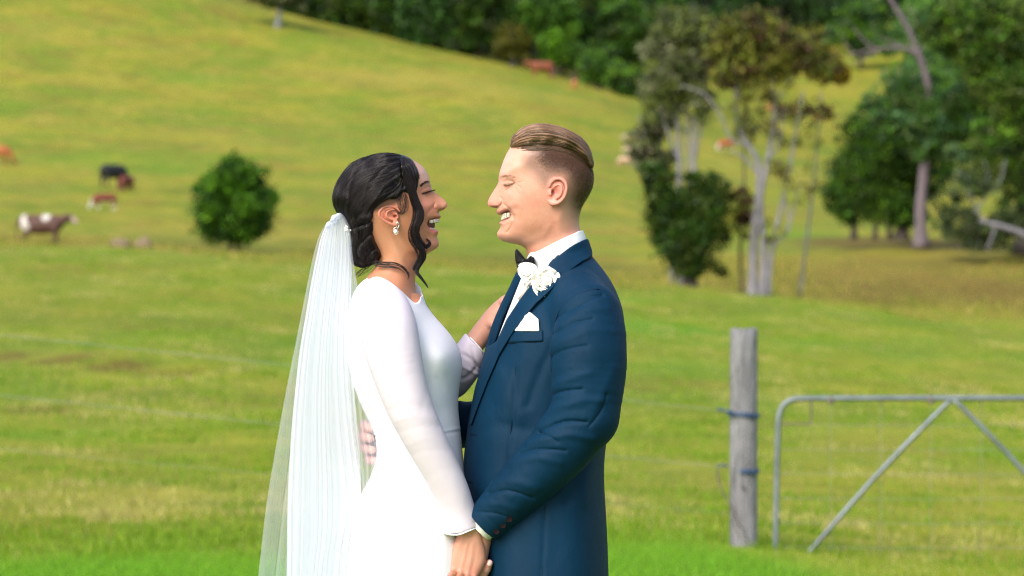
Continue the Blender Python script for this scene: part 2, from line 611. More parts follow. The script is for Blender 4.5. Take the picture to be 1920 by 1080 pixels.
def ground_z(X, Y):
    X = np.asarray(X, float); Y = np.asarray(Y, float)
    Ys = np.maximum(Y, 1.0)
    px = np.clip(960 + X / Ys * K, 0, 1920)
    px = np.where(Ys < 16, 960 + (px - 960) * np.clip((Ys - 4) / 12, 0, 1), px)
    fi = px / 20.0; i = np.clip(fi.astype(int), 0, 95); fx = fi - i
    fy = np.interp(Ys, _Y, np.arange(len(_Y))); j = np.clip(fy.astype(int), 0, len(_Y) - 2); gy = fy - j
    z = (_ZF[i, j] * (1 - fx) * (1 - gy) + _ZF[i + 1, j] * fx * (1 - gy) + _ZF[i, j + 1] * (1 - fx) * gy + _ZF[i + 1, j + 1] * fx * gy)
    near = np.clip((Ys - 7) / 9, 0, 1); near = near * near * (3 - 2 * near)
    z = z * near
    # small swells and hollows
    z = z + (0.05 * np.sin(X * 0.9 + Y * 0.35) * np.sin(Y * 0.23 + 1.3) + 0.03 * np.sin(X * 2.1 - Y * 0.7)) * np.clip((Ys - 18) / 20, 0, 1)
    z = z + 0.25 * np.sin(X * 0.11 + 2) * np.sin(Y * 0.09) * np.clip((Ys - 100) / 40, 0, 1)
    # the worn terrace of a stock track across the left paddock
    px_ = 960 + X / Ys * K
    ty = 37.2 - 0.0085 * px_ * 0.6
    z = z + 0.16 / (1 + np.exp(-(Y - ty) * 5)) * np.clip((520 - px_) / 120, 0, 1) * (Y > 20) * np.exp(-np.maximum(Y - ty, 0) / 6)
    # a gentle swell of lawn in front of the gate
    z = z + 0.02 * np.exp(-((Y - 14.8) / 0.8) ** 2)
    return z

def hit(px, py, y0=14.0, y1=690.0):
    """the ground point seen at a photo pixel"""
    ys = np.concatenate([np.arange(y0, 130, 0.1), np.arange(130, y1, 0.5)])
    X = (px - 960) * ys / K; zr = CZ - (py - 540) * ys / K
    d = ground_z(X, ys) - zr
    i = int(np.argmax(d > 0))
    if d[i] <= 0: i = len(ys) - 1
    return Vector((X[i], ys[i], float(ground_z(X[i], ys[i]))))

def stand(px, Y):
    X = (px - 960) * Y / K
    return Vector((X, Y, float(ground_z(X, Y))))

# ---- ground sheet
ys = np.concatenate([np.arange(-60, 4, 4.0), np.arange(4, 12, 1.0), np.arange(12, 20, 0.2), np.arange(20, 45, 0.3), np.arange(45, 130, 0.8), np.arange(130, 300, 2.5), np.arange(300, 701, 10.0)])
cs = np.concatenate([np.arange(-9000, -400, 400.0), np.arange(-400, 2320, 14.0), np.arange(2320, 11001, 400.0)])
YY, CC = np.meshgrid(ys, cs, indexing='ij')
XX = (CC - 960) * np.maximum(YY, 14.0) / K
XX = np.where(np.abs(CC - 960) > 1400, XX * (1 + (np.abs(CC - 960) - 1400) / 3000 * np.clip((60 - YY) / 50, 0, 3)), XX)
ZZ = ground_z(XX, YY)
nv_, nc_ = YY.shape
i = np.arange(nv_ - 1)[:, None] * nc_; j = np.arange(nc_ - 1)[None]
q = np.stack([i + j, i + j + 1, i + nc_ + j + 1, i + nc_ + j], -1).reshape(-1, 4)
# what grows where: R = lush green, G = dry straw and the painted lit crest, B = bare or brown
gc = np.zeros((nv_, nc_, 3))
def zone(px, py, ru, rv, ch, amt):
    """an area of different cover, given where it lies in the paddock"""
    h0 = hit(px, py); h1 = hit(px, py + rv) if py + rv < 1080 else h0
    h2 = hit(px, py - rv)
    ry = max(abs(h2.y - h1.y) / 2, 0.25); rx = ru * h0.y / K
    gc[..., ch] += amt * np.exp(-((XX - h0.x) / rx) ** 2 - ((YY - h0.y) / ry) ** 2)
lawn = 1 / (1 + np.exp((YY - 16.3 - 0.35 * np.sin(XX * 2.3) - 0.3 * np.sin(XX * 5.3 + YY) + 2.2 * np.clip(XX - 1.0, 0, 1.0) + 0.8 * np.clip(-1.9 - XX, 0, 1)) * 1.9))
gc[..., 0] += lawn * 1.5 + 0.30 * np.clip((YY - 17) / 8, 0, 1) * np.clip((80 - YY) / 8, 0, 1)
for a in [(330, 1020, 190, 30, 0, .8), (90, 815, 120, 10, 0, .9), (300, 320, 110, 10, 0, .8), (130, 300, 90, 10, 0, .6), (560, 690, 120, 16, 0, .5), (1560, 650, 120, 14, 0, .8), (1700, 640, 90, 10, 0, .7),
          (1250, 610, 120, 16, 0, .7), (1300, 700, 130, 20, 0, .4), (1880, 850, 60, 16, 0, .8), (1520, 810, 60, 8, 0, .7), (1180, 560, 70, 14, 0, .6), (1600, 450, 120, 14, 0, .5), (600, 90, 60, 10, 0, .3), (360, 150, 70, 8, 0, .5), (1480, 440, 80, 10, 0, .6),
          (500, 720, 140, 10, 1, .5), (150, 860, 200, 30, 1, .3), (1500, 660, 60, 8, 1, .8), (1480, 690, 100, 8, 1, .6), (1640, 810, 110, 18, 1, .7), (1800, 900, 150, 26, 1, .8), (1520, 930, 120, 20, 1, .6), (200, 940, 220, 26, 1, .4),
          (700, 150, 160, 20, 1, .5), (900, 160, 200, 14, 1, .7), (400, 260, 300, 22, 1, .3), (60, 60, 120, 30, 1, .5), (560, 440, 160, 10, 1, .5), (260, 440, 200, 12, 1, .5), (1050, 430, 120, 20, 1, .5), (1460, 330, 120, 20, 1, .4), (1700, 385, 60, 14, 1, .6),
          (1600, 500, 160, 20, 1, .6), (480, 8, 110, 12, 2, .5), (1620, 452, 110, 9, 2, 2.4), (1740, 460, 90, 9, 2, 2.4), (1600, 540, 200, 18, 2, .5), (1850, 540, 160, 20, 2, .6), (1650, 520, 200, 10, 1, .8), (1500, 400, 100, 14, 2, .3),
          (45, 770, 50, 5, 2, 1.6), (105, 768, 25, 5, 2, 1.8), (10, 668, 70, 5, 2, 1.6), (110, 678, 80, 6, 2, 1.7), (215, 692, 60, 7, 2, 2.2), (320, 706, 60, 6, 2, 1.3), (280, 850, 26, 3, 2, .6), (1232, 972, 14, 3, 1, 1.2),
          (470, 472, 100, 5, 2, .3), (880, 500, 120, 10, 0, .5), (150, 432, 60, 8, 0, .5), (1030, 480, 120, 12, 1, .4)]:
    zone(*a)
pxm = 960 + XX / np.maximum(YY, 1) * K
gull = np.clip((YY - 79) / 3, 0, 1) * np.clip((112 - YY) / 8, 0, 1)
gc[..., 2] += gull * (0.30 + 0.55 * np.clip((pxm - 1100) / 300, 0, 1)); gc[..., 1] += gull * 0.5 * np.clip((pxm - 1100) / 300, 0, 1)
gc[..., 1] += 0.45 * np.exp(-((YY - 73) / 6) ** 2)  # paler straw band along the crest, its lit edge put into the colour
gc[..., 2] += 0.45 * np.exp(-((YY - 106) / 9) ** 2) * np.clip((1250 - pxm) / 200, 0, 1)
MAT_GROUND, nt, b, out = new_mat("paddock_grass")
vec = obj_coord(nt)
at_ = N(nt, "ShaderNodeAttribute", attribute_name="Color")
sp = N(nt, "ShaderNodeSeparateColor"); nt.links.new(at_.outputs[0], sp.inputs[0])
big = noise_fac(nt, 0.16, 5, 0.68, 0.45, 0.56, obj_coord(nt, (0.8, 0.55, 1)))
mid = noise_fac(nt, 0.42, 6, 0.76, 0.44, 0.60, obj_coord(nt, (0.7, 0.8, 1)))
mid2 = noise_fac(nt, 1.7, 5, 0.74, 0.42, 0.60, obj_coord(nt, (0.6, 0.7, 1)))
bro = noise_fac(nt, 0.27, 6, 0.76, 0.50, 0.64, obj_coord(nt, (0.7, 0.8, 1)))
fine = noise_fac(nt, 9, 5, 0.7, 0.3, 0.7, vec)
vfine = noise_fac(nt, 45, 3, 0.7, 0.28, 0.72, vec)
def math_n(op, a, b_=None):
    n = N(nt, "ShaderNodeMath", operation=op)
    for k, x in enumerate((a, b_)):
        if x is None: continue
        if isinstance(x, (int, float)): n.inputs[k].default_value = x
        else: nt.links.new(x, n.inputs[k])
    return n.outputs[0]
YG = (0.37, 0.365, 0.024); GR = (0.20, 0.305, 0.014); ST = (0.46, 0.35, 0.070); LU = (0.125, 0.32, 0.010); BR = (0.15, 0.085, 0.026)
c1 = mixrgb(nt, YG, GR, big)
stf = math_n('MULTIPLY', math_n('MULTIPLY', mid, math_n('ADD', 0.35, mid2)), 0.62)
c2 = mixrgb(nt, c1, ST, math_n('MAXIMUM', 0.0, math_n('ADD', stf, math_n('MULTIPLY', fine, 0.10))))
dk = math_n('MULTIPLY', fine, 0.85)
c2 = mixrgb(nt, c2, (0.29, 0.195, 0.035), math_n('MULTIPLY', bro, 0.75))
grn = noise_fac(nt, 0.33, 6, 0.74, 0.53, 0.66, obj_coord(nt, (0.5, 0.7, 1), (0, 0, 0.4)))
c2 = mixrgb(nt, c2, (0.13, 0.27, 0.006), math_n('MULTIPLY', grn, 0.7))
c3 = mixrgb(nt, c2, (0.075, 0.115, 0.004), math_n('MULTIPLY', dk, math_n('SUBTRACT', 1.0, mid2)))
dry = math_n('MINIMUM', 1.0, math_n('MULTIPLY', sp.outputs[1], math_n('ADD', 0.25, fine)))
c4 = mixrgb(nt, c3, ST, math_n('MULTIPLY', dry, 0.7))
lush = math_n('MINIMUM', 1.0, math_n('MULTIPLY', sp.outputs[0], math_n('ADD', 0.35, mid)))
c5 = mixrgb(nt, c4, LU, math_n('MULTIPLY', lush, 0.85))
bare = math_n('MINIMUM', 1.0, math_n('MULTIPLY', sp.outputs[2], math_n('ADD', 0.3, fine)))
c6 = mixrgb(nt, c5, BR, math_n('MULTIPLY', bare, 0.8))
c7 = mixrgb(nt, c6, (0.35, 0.35, 0.3), math_n('MULTIPLY', vfine, 0.60), 'MULTIPLY')
nt.links.new(c7, b.inputs['Base Color'])
b.inputs['Roughness'].default_value = 0.9
b.inputs['Specular IOR Level'].default_value = 0.15
hn = N(nt, "ShaderNodeTexNoise"); hn.inputs['Scale'].default_value = 14; hn.inputs['Detail'].default_value = 6; hn.inputs['Roughness'].default_value = 0.75
nt.links.new(vec, hn.inputs['Vector'])
bp = N(nt, "ShaderNodeBump"); bp.inputs['Strength'].default_value = 0.6; bp.inputs['Distance'].default_value = 0.06
nt.links.new(hn.outputs[0], bp.inputs['Height']); nt.links.new(bp.outputs[0], b.inputs['Normal'])
g = mesh_obj("ground", np.stack([XX, YY, ZZ], -1).reshape(-1, 3), q, MAT_GROUND, None, True, np.clip(gc.reshape(-1, 3), 0, 2))
tag(g, kind='structure')

# ---- grass blades: thick near the lawn and the gate, clumped farther out
def leaf_mat(name, rough=0.55, trans=0.35, gain=1.0):
    m, nt, b, out = new_mat(name)
    a = N(nt, "ShaderNodeAttribute", attribute_name="Color")
    nt.links.new(a.outputs[0], b.inputs['Base Color'])
    b.inputs['Roughness'].default_value = rough
    b.inputs['Specular IOR Level'].default_value = 0.25
    t = N(nt, "ShaderNodeBsdfTranslucent"); nt.links.new(a.outputs[0], t.inputs[0])
    mx = N(nt, "ShaderNodeMixShader"); mx.inputs[0].default_value = trans
    nt.links.new(b.outputs[0], mx.inputs[1]); nt.links.new(t.outputs[0], mx.inputs[2]); nt.links.new(mx.outputs[0], out.inputs[0])
    return m
MAT_BLADE = leaf_mat("grass_blades", 0.6, 0.3)
MAT_LEAF = leaf_mat("leaves", 0.5, 0.38)
def blades(n, sample, height, width, cols):
    X, Y = sample(n)
    Z = ground_z(X, Y)
    h = height(X, Y) * rng.uniform(0.5, 1.25, n); wd = width(X, Y)
    a = rng.uniform(0, 2 * np.pi, n); dx, dy = np.cos(a) * wd / 2, np.sin(a) * wd / 2
    la = rng.uniform(0, 2 * np.pi, n); ll = h * rng.uniform(0.1, 0.75, n)
    V = np.zeros((n, 3, 3))
    V[:, 0] = np.stack([X - dx, Y - dy, Z - 0.01], 1); V[:, 1] = np.stack([X + dx, Y + dy, Z - 0.01], 1)
    V[:, 2] = np.stack([X + np.cos(la) * ll, Y + np.sin(la) * ll, Z + h], 1)
    C = np.repeat(cols(X, Y)[:, None], 3, 1)
    F = np.arange(n * 3).reshape(-1, 3)
    return V.reshape(-1, 3), F, C.reshape(-1, 3)
def fan_sample(y0, y1, pw=1.0):
    def s(n):
        Y = y0 + (y1 - y0) * rng.random(n) ** pw
        X = rng.uniform(-1150, 1150, n) * Y / K
        return X, Y
    return s
def hnoise(X, Y, s, seed=0.0):
    r = np.random.default_rng(int(seed * 10) + 5); o = np.zeros_like(X)
    for k in range(7):
        f = s * 1.45 ** k; an = r.uniform(0, 6.28)
        o += np.sin((X * math.cos(an) + Y * math.sin(an)) * f + r.uniform(0, 6.28)) / (1.2 ** k)
    return o / 3.0
def grass_cols(X, Y):
    n = len(X); base = np.zeros((n, 3)); r = rng.random(n)
    base[:] = np.array((0.27, 0.34, 0.015)); base[r < 0.40] = (0.18, 0.32, 0.010); base[r > 0.76] = (0.46, 0.42, 0.10); base[r > 0.94] = (0.58, 0.51, 0.22)
    dryz = np.clip(hnoise(X, Y, 0.8, 1), 0, 1)[:, None]
    base = base * (1 - 0.45 * dryz) + np.array((0.50, 0.42, 0.10)) * 0.45 * dryz
    lw = (1 / (1 + np.exp((Y - 16.3 - 0.35 * np.sin(X * 2.3) + 2.2 * np.clip(X - 1.0, 0, 1.0) + 0.8 * np.clip(-1.9 - X, 0, 1) + rng.normal(0, .35, n)) * 3)))[:, None] * 0.85
    lush = np.array((0.14, 0.36, 0.014)) * rng.uniform(0.7, 1.4, (n, 1))
    return base * (1 - lw) + lush * lw
V1 = blades(90000, fan_sample(14.0, 16.4), lambda X, Y: 0.026 + 0 * X, lambda X, Y: 0.006 + 0 * X, grass_cols)
V2 = blades(90000, fan_sample(16.0, 30, 1.3), lambda X, Y: 0.022 + 0.035 * np.clip(hnoise(X, Y, 1.2, 3), 0, 1), lambda X, Y: 0.007 + 0 * X, grass_cols)
V3 = blades(70000, fan_sample(28, 78, 1.2), lambda X, Y: 0.025 + 0.05 * np.clip(hnoise(X, Y, 0.7, 4), 0, 1), lambda X, Y: 0.018 + 0 * X, grass_cols)
# scattered darker tufts and pale seed heads
def tuft_sample(n):
    r = np.random.default_rng(77); m = 1500
    Yc = 16 + 60 * r.random(m) ** 1.5; Xc = r.uniform(-1150, 1150, m) * Yc / K
    i = r.integers(0, m, n); sp = 0.05 + 0.10 * r.random(m)[i]
    return Xc[i] + r.normal(0, 1, n) * sp * 1.6, Yc[i] + r.normal(0, 1, n) * sp
V4 = blades(60000, tuft_sample, lambda X, Y: 0.06 + 0 * X, lambda X, Y: 0.008 + Y * 0.0002,
            lambda X, Y: np.where(hnoise(X, Y, 0.9, 2)[:, None] > 0.25, np.array([[0.44, 0.40, 0.12]]), np.array([[0.17, 0.29, 0.012]])) * rng.uniform(.7, 1.3, (len(X), 1)))
vv = []; ff = []; cc_ = []; k0 = 0
for a, b_, d_ in (V1, V2, V3, V4):
    vv.append(a); ff.append(b_ + k0); cc_.append(d_); k0 += len(a)
tag(mesh_obj("grass", np.concatenate(vv), np.concatenate(ff), MAT_BLADE, None, False, np.concatenate(cc_)), "short paddock grass, greener near the camera", "grass", kind='stuff')
# rough tussocks along the gully behind the rise
def tuss(n):
    px = rng.uniform(-60, 1980, n); Y = rng.uniform(72, 108, n) + 6 * np.sin(px * .01)
    return (px - 960) * Y / K, Y
Vt = blades(60000, tuss, lambda X, Y: 0.06 + 0.26 * np.clip(hnoise(X, Y, 0.5, 8) - 0.1, 0, 1), lambda X, Y: 0.04 + 0 * X,
            lambda X, Y: np.where(rng.random((len(X), 1)) < 0.5, np.array([[0.20, 0.27, 0.02]]), np.array([[0.42, 0.33, 0.08]])) * rng.uniform(.7, 1.2, (len(X), 1)))
tag(mesh_obj("tussock_grass", Vt[0], Vt[1], MAT_BLADE, None, False, Vt[2]), "rough tussocks along the gully behind the rise", "grass", kind='stuff')

# ================================================================= TREES
def bark_mat(name, col, var=0.45):
    m, nt, b, out = new_mat(name)
    v1 = obj_coord(nt, (1, 1, 0.25))
    f = noise_fac(nt, 9, 5, 0.7, 0.35, 0.65, v1)
    cc = mixrgb(nt, col, tuple(x * (1 - var) for x in col), f)
    nt.links.new(cc, b.inputs['Base Color']); b.inputs['Roughness'].default_value = 0.85
    return m
BARK_PALE = bark_mat("bark_pale", (0.235, 0.225, 0.245)); BARK_DARK = bark_mat("bark_dark", (0.09, 0.07, 0.06)); BARK_PINK = bark_mat("bark_pink", (0.17, 0.135, 0.15))
BARK_GREY = bark_mat("bark_grey", (0.24, 0.25, 0.24))

def leaf_cloud(clumps, n, size, cols, seed, gap=0.0):
    """clumps: rows of (x, y, z, rx, ry, rz, weight). Leaf faces sit in many small sprays, denser at the shell of each clump."""
    r = np.random.default_rng(seed)
    cl = np.asarray(clumps, float)
    wgt = cl[:, 6] * (cl[:, 3] * cl[:, 4] * cl[:, 5]) ** (2 / 3); wgt /= wgt.sum()
    nspray = max(8, n // 22)
    ci = r.choice(len(cl), nspray, p=wgt)
    d = r.normal(size=(nspray, 3)); d /= np.linalg.norm(d, axis=1, keepdims=True)
    rr = r.uniform(0.35, 1.05, nspray) ** 0.6
    sc = cl[ci, :3] + d * rr[:, None] * cl[ci, 3:6]
    sr = (cl[ci, 3:6].mean(1)) * r.uniform(0.10, 0.26, nspray)
    si = r.integers(0, nspray, n)
    P = sc[si] + r.normal(size=(n, 3)) * sr[si][:, None] * np.array([1, 1, 0.7])
    s = size * r.uniform(0.6, 1.35, n)
    a = r.normal(size=(n, 3)); a /= np.linalg.norm(a, axis=1, keepdims=True)
    b_ = np.cross(a, r.normal(size=(n, 3))); b_ /= np.linalg.norm(b_, axis=1, keepdims=True)
    V = np.stack([P - a * s[:, None], P + b_ * s[:, None] * .45, P + a * s[:, None], P - b_ * s[:, None] * .45], 1)
    cols = np.asarray(cols, float)
    cid = r.integers(0, len(cols), nspray)
    cc = cols[cid][si] * r.uniform(0.7, 1.3, (n, 1)) * (1 + 0.25 * r.normal(size=(nspray, 1))[si].clip(-1.4, 1.6))
    F = np.arange(n * 4).reshape(-1, 4)
    return V.reshape(-1, 3), F, np.repeat(np.clip(cc, 0.004, 1), 4, 0)

def tree(name, label, base, trunks, clumps, n, size, cols, seed, bark, group=None, cat="tree", leafpart="crown", branches_part="trunk"):
    """trunks: list of (points [(px,py)...] at distance Y, radii m); clumps: (px, py, rx_px, ry_px, weight[, dY])"""
    Y = base.y
    e = empty(name, base); tag(e, label, cat, group)
    def pw(px, py, dy=0.0):
        p = at(px, py, Y); return (p.x, p.y + dy, p.z)
    for k, tr in enumerate(trunks):
        pts = smooth_line([pw(*t[:2], (t[2] if len(t) > 2 else 0.0)) for t in tr[0]], 4)
        r0, r1 = tr[1]
        ra = np.linspace(0, 1, len(pts)); ra = r0 + (r1 - r0) * ra ** 0.8
        if tr[2:] and tr[2] == 'base': ra[:3] *= np.array([1.5, 1.25, 1.1])
        wob = 1 + 0.06 * np.sin(np.arange(len(pts)) * 1.7 + k)
        tube_obj("trunk" if k == 0 or (tr[2:] and tr[2] == 'base') else "branch", pts, ra * wob, bark, e, 9)
    s = Y / K
    cl = []
    for cz_ in clumps:
        px, py, rx, ry, w_ = cz_[:5]; dy = cz_[5] if len(cz_) > 5 else 0.0
        p = pw(px, py, dy); cl.append((*p, rx * s, (rx + ry) / 2 * s, ry * s, w_))
    if n:
        V, F, C_ = leaf_cloud(cl, n, size, cols, seed)
        mesh_obj(leafpart, V, F, MAT_LEAF, e, False, C_)
    return e
DKG = [(0.05, 0.08, 0.008), (0.022, 0.056, 0.007), (0.035, 0.088, 0.010), (0.015, 0.037, 0.007), (0.056, 0.125, 0.010)]
MIDG = [(0.080, 0.192, 0.016), (0.056, 0.136, 0.016), (0.128, 0.256, 0.019), (0.040, 0.096, 0.016)]
BRG = [(0.096, 0.240, 0.012), (0.144, 0.312, 0.014), (0.060, 0.156, 0.012)]
OLG = [(0.203, 0.218, 0.031), (0.140, 0.172, 0.029), (0.265, 0.265, 0.047), (0.094, 0.109, 0.023)]
GRG = [(0.161, 0.184, 0.081), (0.115, 0.138, 0.057), (0.207, 0.218, 0.115), (0.081, 0.103, 0.040)]
BRN = [(0.09, 0.05, 0.025), (0.06, 0.035, 0.02), (0.13, 0.08, 0.03)]
YEL = [(0.26, 0.17, 0.015), (0.20, 0.15, 0.015), (0.15, 0.12, 0.02)]
HZG = [(0.076, 0.170, 0.060), (0.102, 0.221, 0.051), (0.136, 0.204, 0.068), (0.051, 0.119, 0.043)]

# round shrub tree in the left paddock
b0 = hit(437, 470, 80)
tree("shrub", "round dense dark green shrub standing alone in the left paddock", b0, [([(432, 474), (430, 440), (425, 400)], (0.10, 0.04)), ([(447, 474), (452, 430), (460, 380)], (0.08, 0.03))],
     [(437, 385, 64, 68, 1), (400, 400, 34, 44, .9), (478, 400, 34, 44, .9), (440, 330, 40, 36, 1), (410, 350, 34, 36, .8), (470, 345, 36, 36, .8), (385, 380, 24, 34, .5), (435, 425, 60, 30, .9), (400, 438, 24, 20, .5), (480, 430, 26, 22, .5)],
     15000, 0.085, [(0.05, 0.15, 0.008), (0.03, 0.10, 0.008), (0.10, 0.24, 0.010), (0.016, 0.05, 0.006)], 11, BARK_DARK, cat="shrub", leafpart="foliage")
_sh = bpy.data.objects['shrub']
tuft = leaf_cloud([(*at(437, 300, b0.y), .35, .35, .28, 1), (*at(425, 320, b0.y), .4, .4, .3, 1), (*at(410, 345, b0.y - .8), .5, .4, .5, 1), (*at(460, 330, b0.y - .6), .4, .3, .4, 1), (*at(470, 385, b0.y - 1.1), .4, .3, .4, .5), (*at(395, 400, b0.y - 1.0), .4, .3, .4, .6), (*at(436, 288, b0.y), .12, .12, .3, 2), (*at(372, 352, b0.y), .2, .2, .25, 1), (*at(512, 372, b0.y), .18, .2, .3, 1), (*at(500, 320, b0.y), .2, .2, .2, 1)], 3000, 0.085, BRG + [(0.10, 0.24, 0.01)], 12)
mesh_obj('young_leaves', tuft[0], tuft[1], MAT_LEAF, _sh, False, tuft[2])
# paperbark pair
Y1 = 78.0; b1 = stand(1290, Y1)
tree("paperbark_tree", "left of the two pale-trunked trees, its lower trunk wrapped in dark green bush", b1,
     [([(1280, 545), (1278, 480), (1272, 400), (1274, 300), (1268, 190), (1262, 90)], (0.115, 0.035), 'base'), ([(1300, 545), (1300, 470), (1306, 380), (1300, 280), (1306, 180), (1300, 100)], (0.108, 0.035), 'base'),
      ([(1272, 300), (1250, 240), (1232, 180)], (0.043, 0.021)), ([(1302, 300), (1318, 220), (1322, 140)], (0.043, 0.021)), ([(1290, 540), (1288, 420), (1290, 300), (1285, 160)], (0.072, 0.028))],
     [(1262, 80, 44, 46, 1), (1300, 60, 40, 40, .9), (1235, 110, 30, 40, .8), (1320, 105, 30, 44, .7), (1275, 150, 60, 50, .6), (1262, 30, 30, 26, .5), (1240, 180, 36, 50, .35), (1300, 200, 40, 50, .25)],
     9500, 0.09, GRG + [(0.13, 0.17, 0.03), (0.17, 0.21, 0.04), (0.08, 0.11, 0.03)], 21, BARK_PALE)
b1b = stand(1292, 77.2)
tree("bush", "dark green bush climbing round the lower trunks of the left pale-trunked tree", b1b, [([(1288, 545), (1286, 480), (1270, 420)], (0.08, 0.03)), ([(1300, 545), (1310, 470), (1330, 400)], (0.08, 0.03))],
     [(1285, 440, 60, 54, 1), (1250, 390, 36, 44, .9), (1320, 400, 44, 44, .9), (1290, 490, 40, 30, .9), (1240, 350, 34, 34, .6), (1330, 350, 36, 30, .6), (1222, 330, 30, 30, .3), (1350, 440, 26, 26, .4), (1300, 350, 30, 30, .5)],
     12000, 0.085, DKG + [(0.06, 0.09, 0.015)], 22, BARK_DARK, cat="shrub", leafpart="foliage")
b1c = stand(1225, 80)
tree("bush", "sparse grey-green bush with pale sprays, left of the pale-trunked trees", b1c, [([(1262, 540), (1250, 440), (1225, 330), (1205, 250)], (0.05, 0.02)), ([(1250, 440), (1235, 320), (1240, 220)], (0.03, 0.015))],
     [(1205, 270, 34, 34, 1), (1235, 230, 34, 36, .8), (1190, 300, 24, 22, .7), (1225, 310, 34, 30, .9), (1250, 290, 24, 40, .5)],
     2400, 0.09, GRG + [(0.30, 0.26, 0.16), (0.05, 0.06, 0.02)], 23, BARK_GREY, cat="shrub", leafpart="foliage")
Y2 = 77.0; b2 = stand(1425, Y2)
tree("paperbark_tree", "tall tree with several pale trunks forking high, brown and yellow-green crown", b2,
     [([(1412, 560), (1412, 480), (1416, 420), (1424, 350), (1420, 300), (1396, 262), (1380, 210), (1388, 130), (1400, 70)], (0.126, 0.040), 'base'),
      ([(1430, 560), (1432, 470), (1426, 380), (1440, 300), (1452, 220), (1446, 120), (1450, 60)], (0.111, 0.032), 'base'),
      ([(1440, 558), (1446, 480), (1462, 400), (1478, 330), (1492, 250), (1506, 170)], (0.074, 0.024), 'base'),
      ([(1402, 272), (1372, 262), (1350, 215), (1322, 178), (1290, 164), (1276, 160)], (0.041, 0.016)), ([(1470, 370), (1480, 420), (1470, 450)], (0.037, 0.016)),
      ([(1424, 330), (1400, 300), (1378, 285)], (0.052, 0.024)), ([(1446, 470), (1480, 420), (1500, 340)], (0.037, 0.016)), ([(1450, 200), (1490, 140), (1530, 110)], (0.037, 0.016)), ([(1388, 150), (1360, 100), (1350, 60)], (0.037, 0.016)),
      ([(1440, 300), (1460, 270), (1470, 200)], (0.037, 0.016))],
     [(1375, 70, 40, 44, 1), (1420, 55, 50, 36, 1), (1460, 95, 56, 44, 1), (1510, 110, 50, 36, .9), (1400, 120, 56, 40, .6), (1350, 110, 30, 40, .6), (1550, 130, 34, 26, .7), (1440, 150, 60, 34, .35),
      (1500, 230, 60, 50, .14), (1430, 210, 60, 50, .14), (1395, 400, 36, 44, .26), (1450, 430, 40, 34, .12), (1490, 320, 44, 60, .10), (1350, 180, 34, 40, .15)],
     10500, 0.085, OLG + BRN[:1] + [(0.14, 0.16, 0.02), (0.07, 0.045, 0.022)], 31, BARK_PALE)
b2b = stand(1535, 80)
tree("tree", "slender sapling with a yellow-orange top right of the tall pale-trunked tree", b2b, [([(1500, 556), (1515, 430), (1530, 300), (1540, 170)], (0.05, 0.02))],
     [(1545, 125, 34, 30, 1), (1520, 100, 26, 20, .7), (1572, 140, 20, 22, .6), (1535, 215, 30, 14, .2), (1475, 205, 34, 12, .12)], 2600, 0.09, YEL, 32, BARK_GREY)
b2c = stand(1400, 77.6)
tree("tree", "small brown-leaved tree behind the forked pale trunks", b2c, [([(1392, 560), (1388, 470), (1395, 380), (1400, 200), (1440, 110)], (0.05, 0.02))],
     [(1385, 100, 50, 30, .6), (1450, 70, 44, 26, 1), (1490, 90, 34, 30, .8), (1365, 130, 24, 40, .5), (1388, 390, 22, 36, .7), (1375, 360, 20, 24, .5)], 3000, 0.10, BRN + [(0.05, 0.07, 0.015)], 33, BARK_DARK)
# clump on the mulch
b3 = stand(1640, 112)
tree("bushy_tree", "dark green bushy tree on brown mulch, left of the pinkish trunk", b3,
     [([(1690, 450), (1690, 400), (1680, 340)], (0.26, 0.10), 'base'), ([(1600, 450), (1606, 380), (1610, 320)], (0.12, 0.05), 'base'), ([(1640, 450), (1644, 390), (1640, 330)], (0.12, 0.05)), ([(1668, 450), (1664, 380), (1660, 330)], (0.12, 0.05))],
     [(1650, 300, 66, 60, 1), (1700, 300, 56, 60, 1), (1600, 330, 44, 50, .9), (1570, 370, 28, 34, .8), (1660, 370, 70, 44, .9), (1620, 250, 50, 34, .6), (1740, 340, 34, 34, .6), (1600, 400, 40, 26, .6), (1690, 400, 50, 24, .6)],
     21000, 0.10, DKG[:3] + MIDG, 41, BARK_DARK)
b4 = stand(1728, 109)
tree("gum_tree", "tall gum tree with a pinkish-grey trunk bending left near the top", b4,
     [([(1728, 464), (1726, 400), (1732, 330), (1738, 260), (1742, 200), (1738, 150), (1726, 110), (1706, 60), (1680, 15), (1655, -25)], (0.24, 0.07), 'base'),
      ([(1738, 150), (1722, 104), (1690, 90), (1640, 92), (1590, 105)], (0.12, 0.03)), ([(1640, 92), (1615, 70), (1600, 50)], (0.05, 0.015)), ([(1650, 92), (1620, 110), (1590, 120)], (0.05, 0.015)), ([(1690, 90), (1672, 78), (1650, 72)], (0.05, 0.02)),
      ([(1722, 100), (1745, 70), (1750, 55)], (0.06, 0.02)), ([(1600, 100), (1585, 80), (1578, 60)], (0.03, 0.01)), ([(1740, 230), (1700, 190), (1670, 180)], (0.06, 0.02)), ([(1735, 300), (1780, 250), (1810, 240)], (0.06, 0.02))],
     [(1700, 220, 60, 40, .8), (1760, 230, 50, 40, .8), (1690, 170, 44, 34, .5), (1640, 210, 36, 34, .5), (1800, 300, 44, 50, .5), (1800, 200, 44, 50, .5), (1740, 270, 40, 30, .8), (1850, 240, 40, 60, .4)],
     9500, 0.13, HZG + MIDG[:2], 42, BARK_PINK)
b5 = stand(1880, 106)
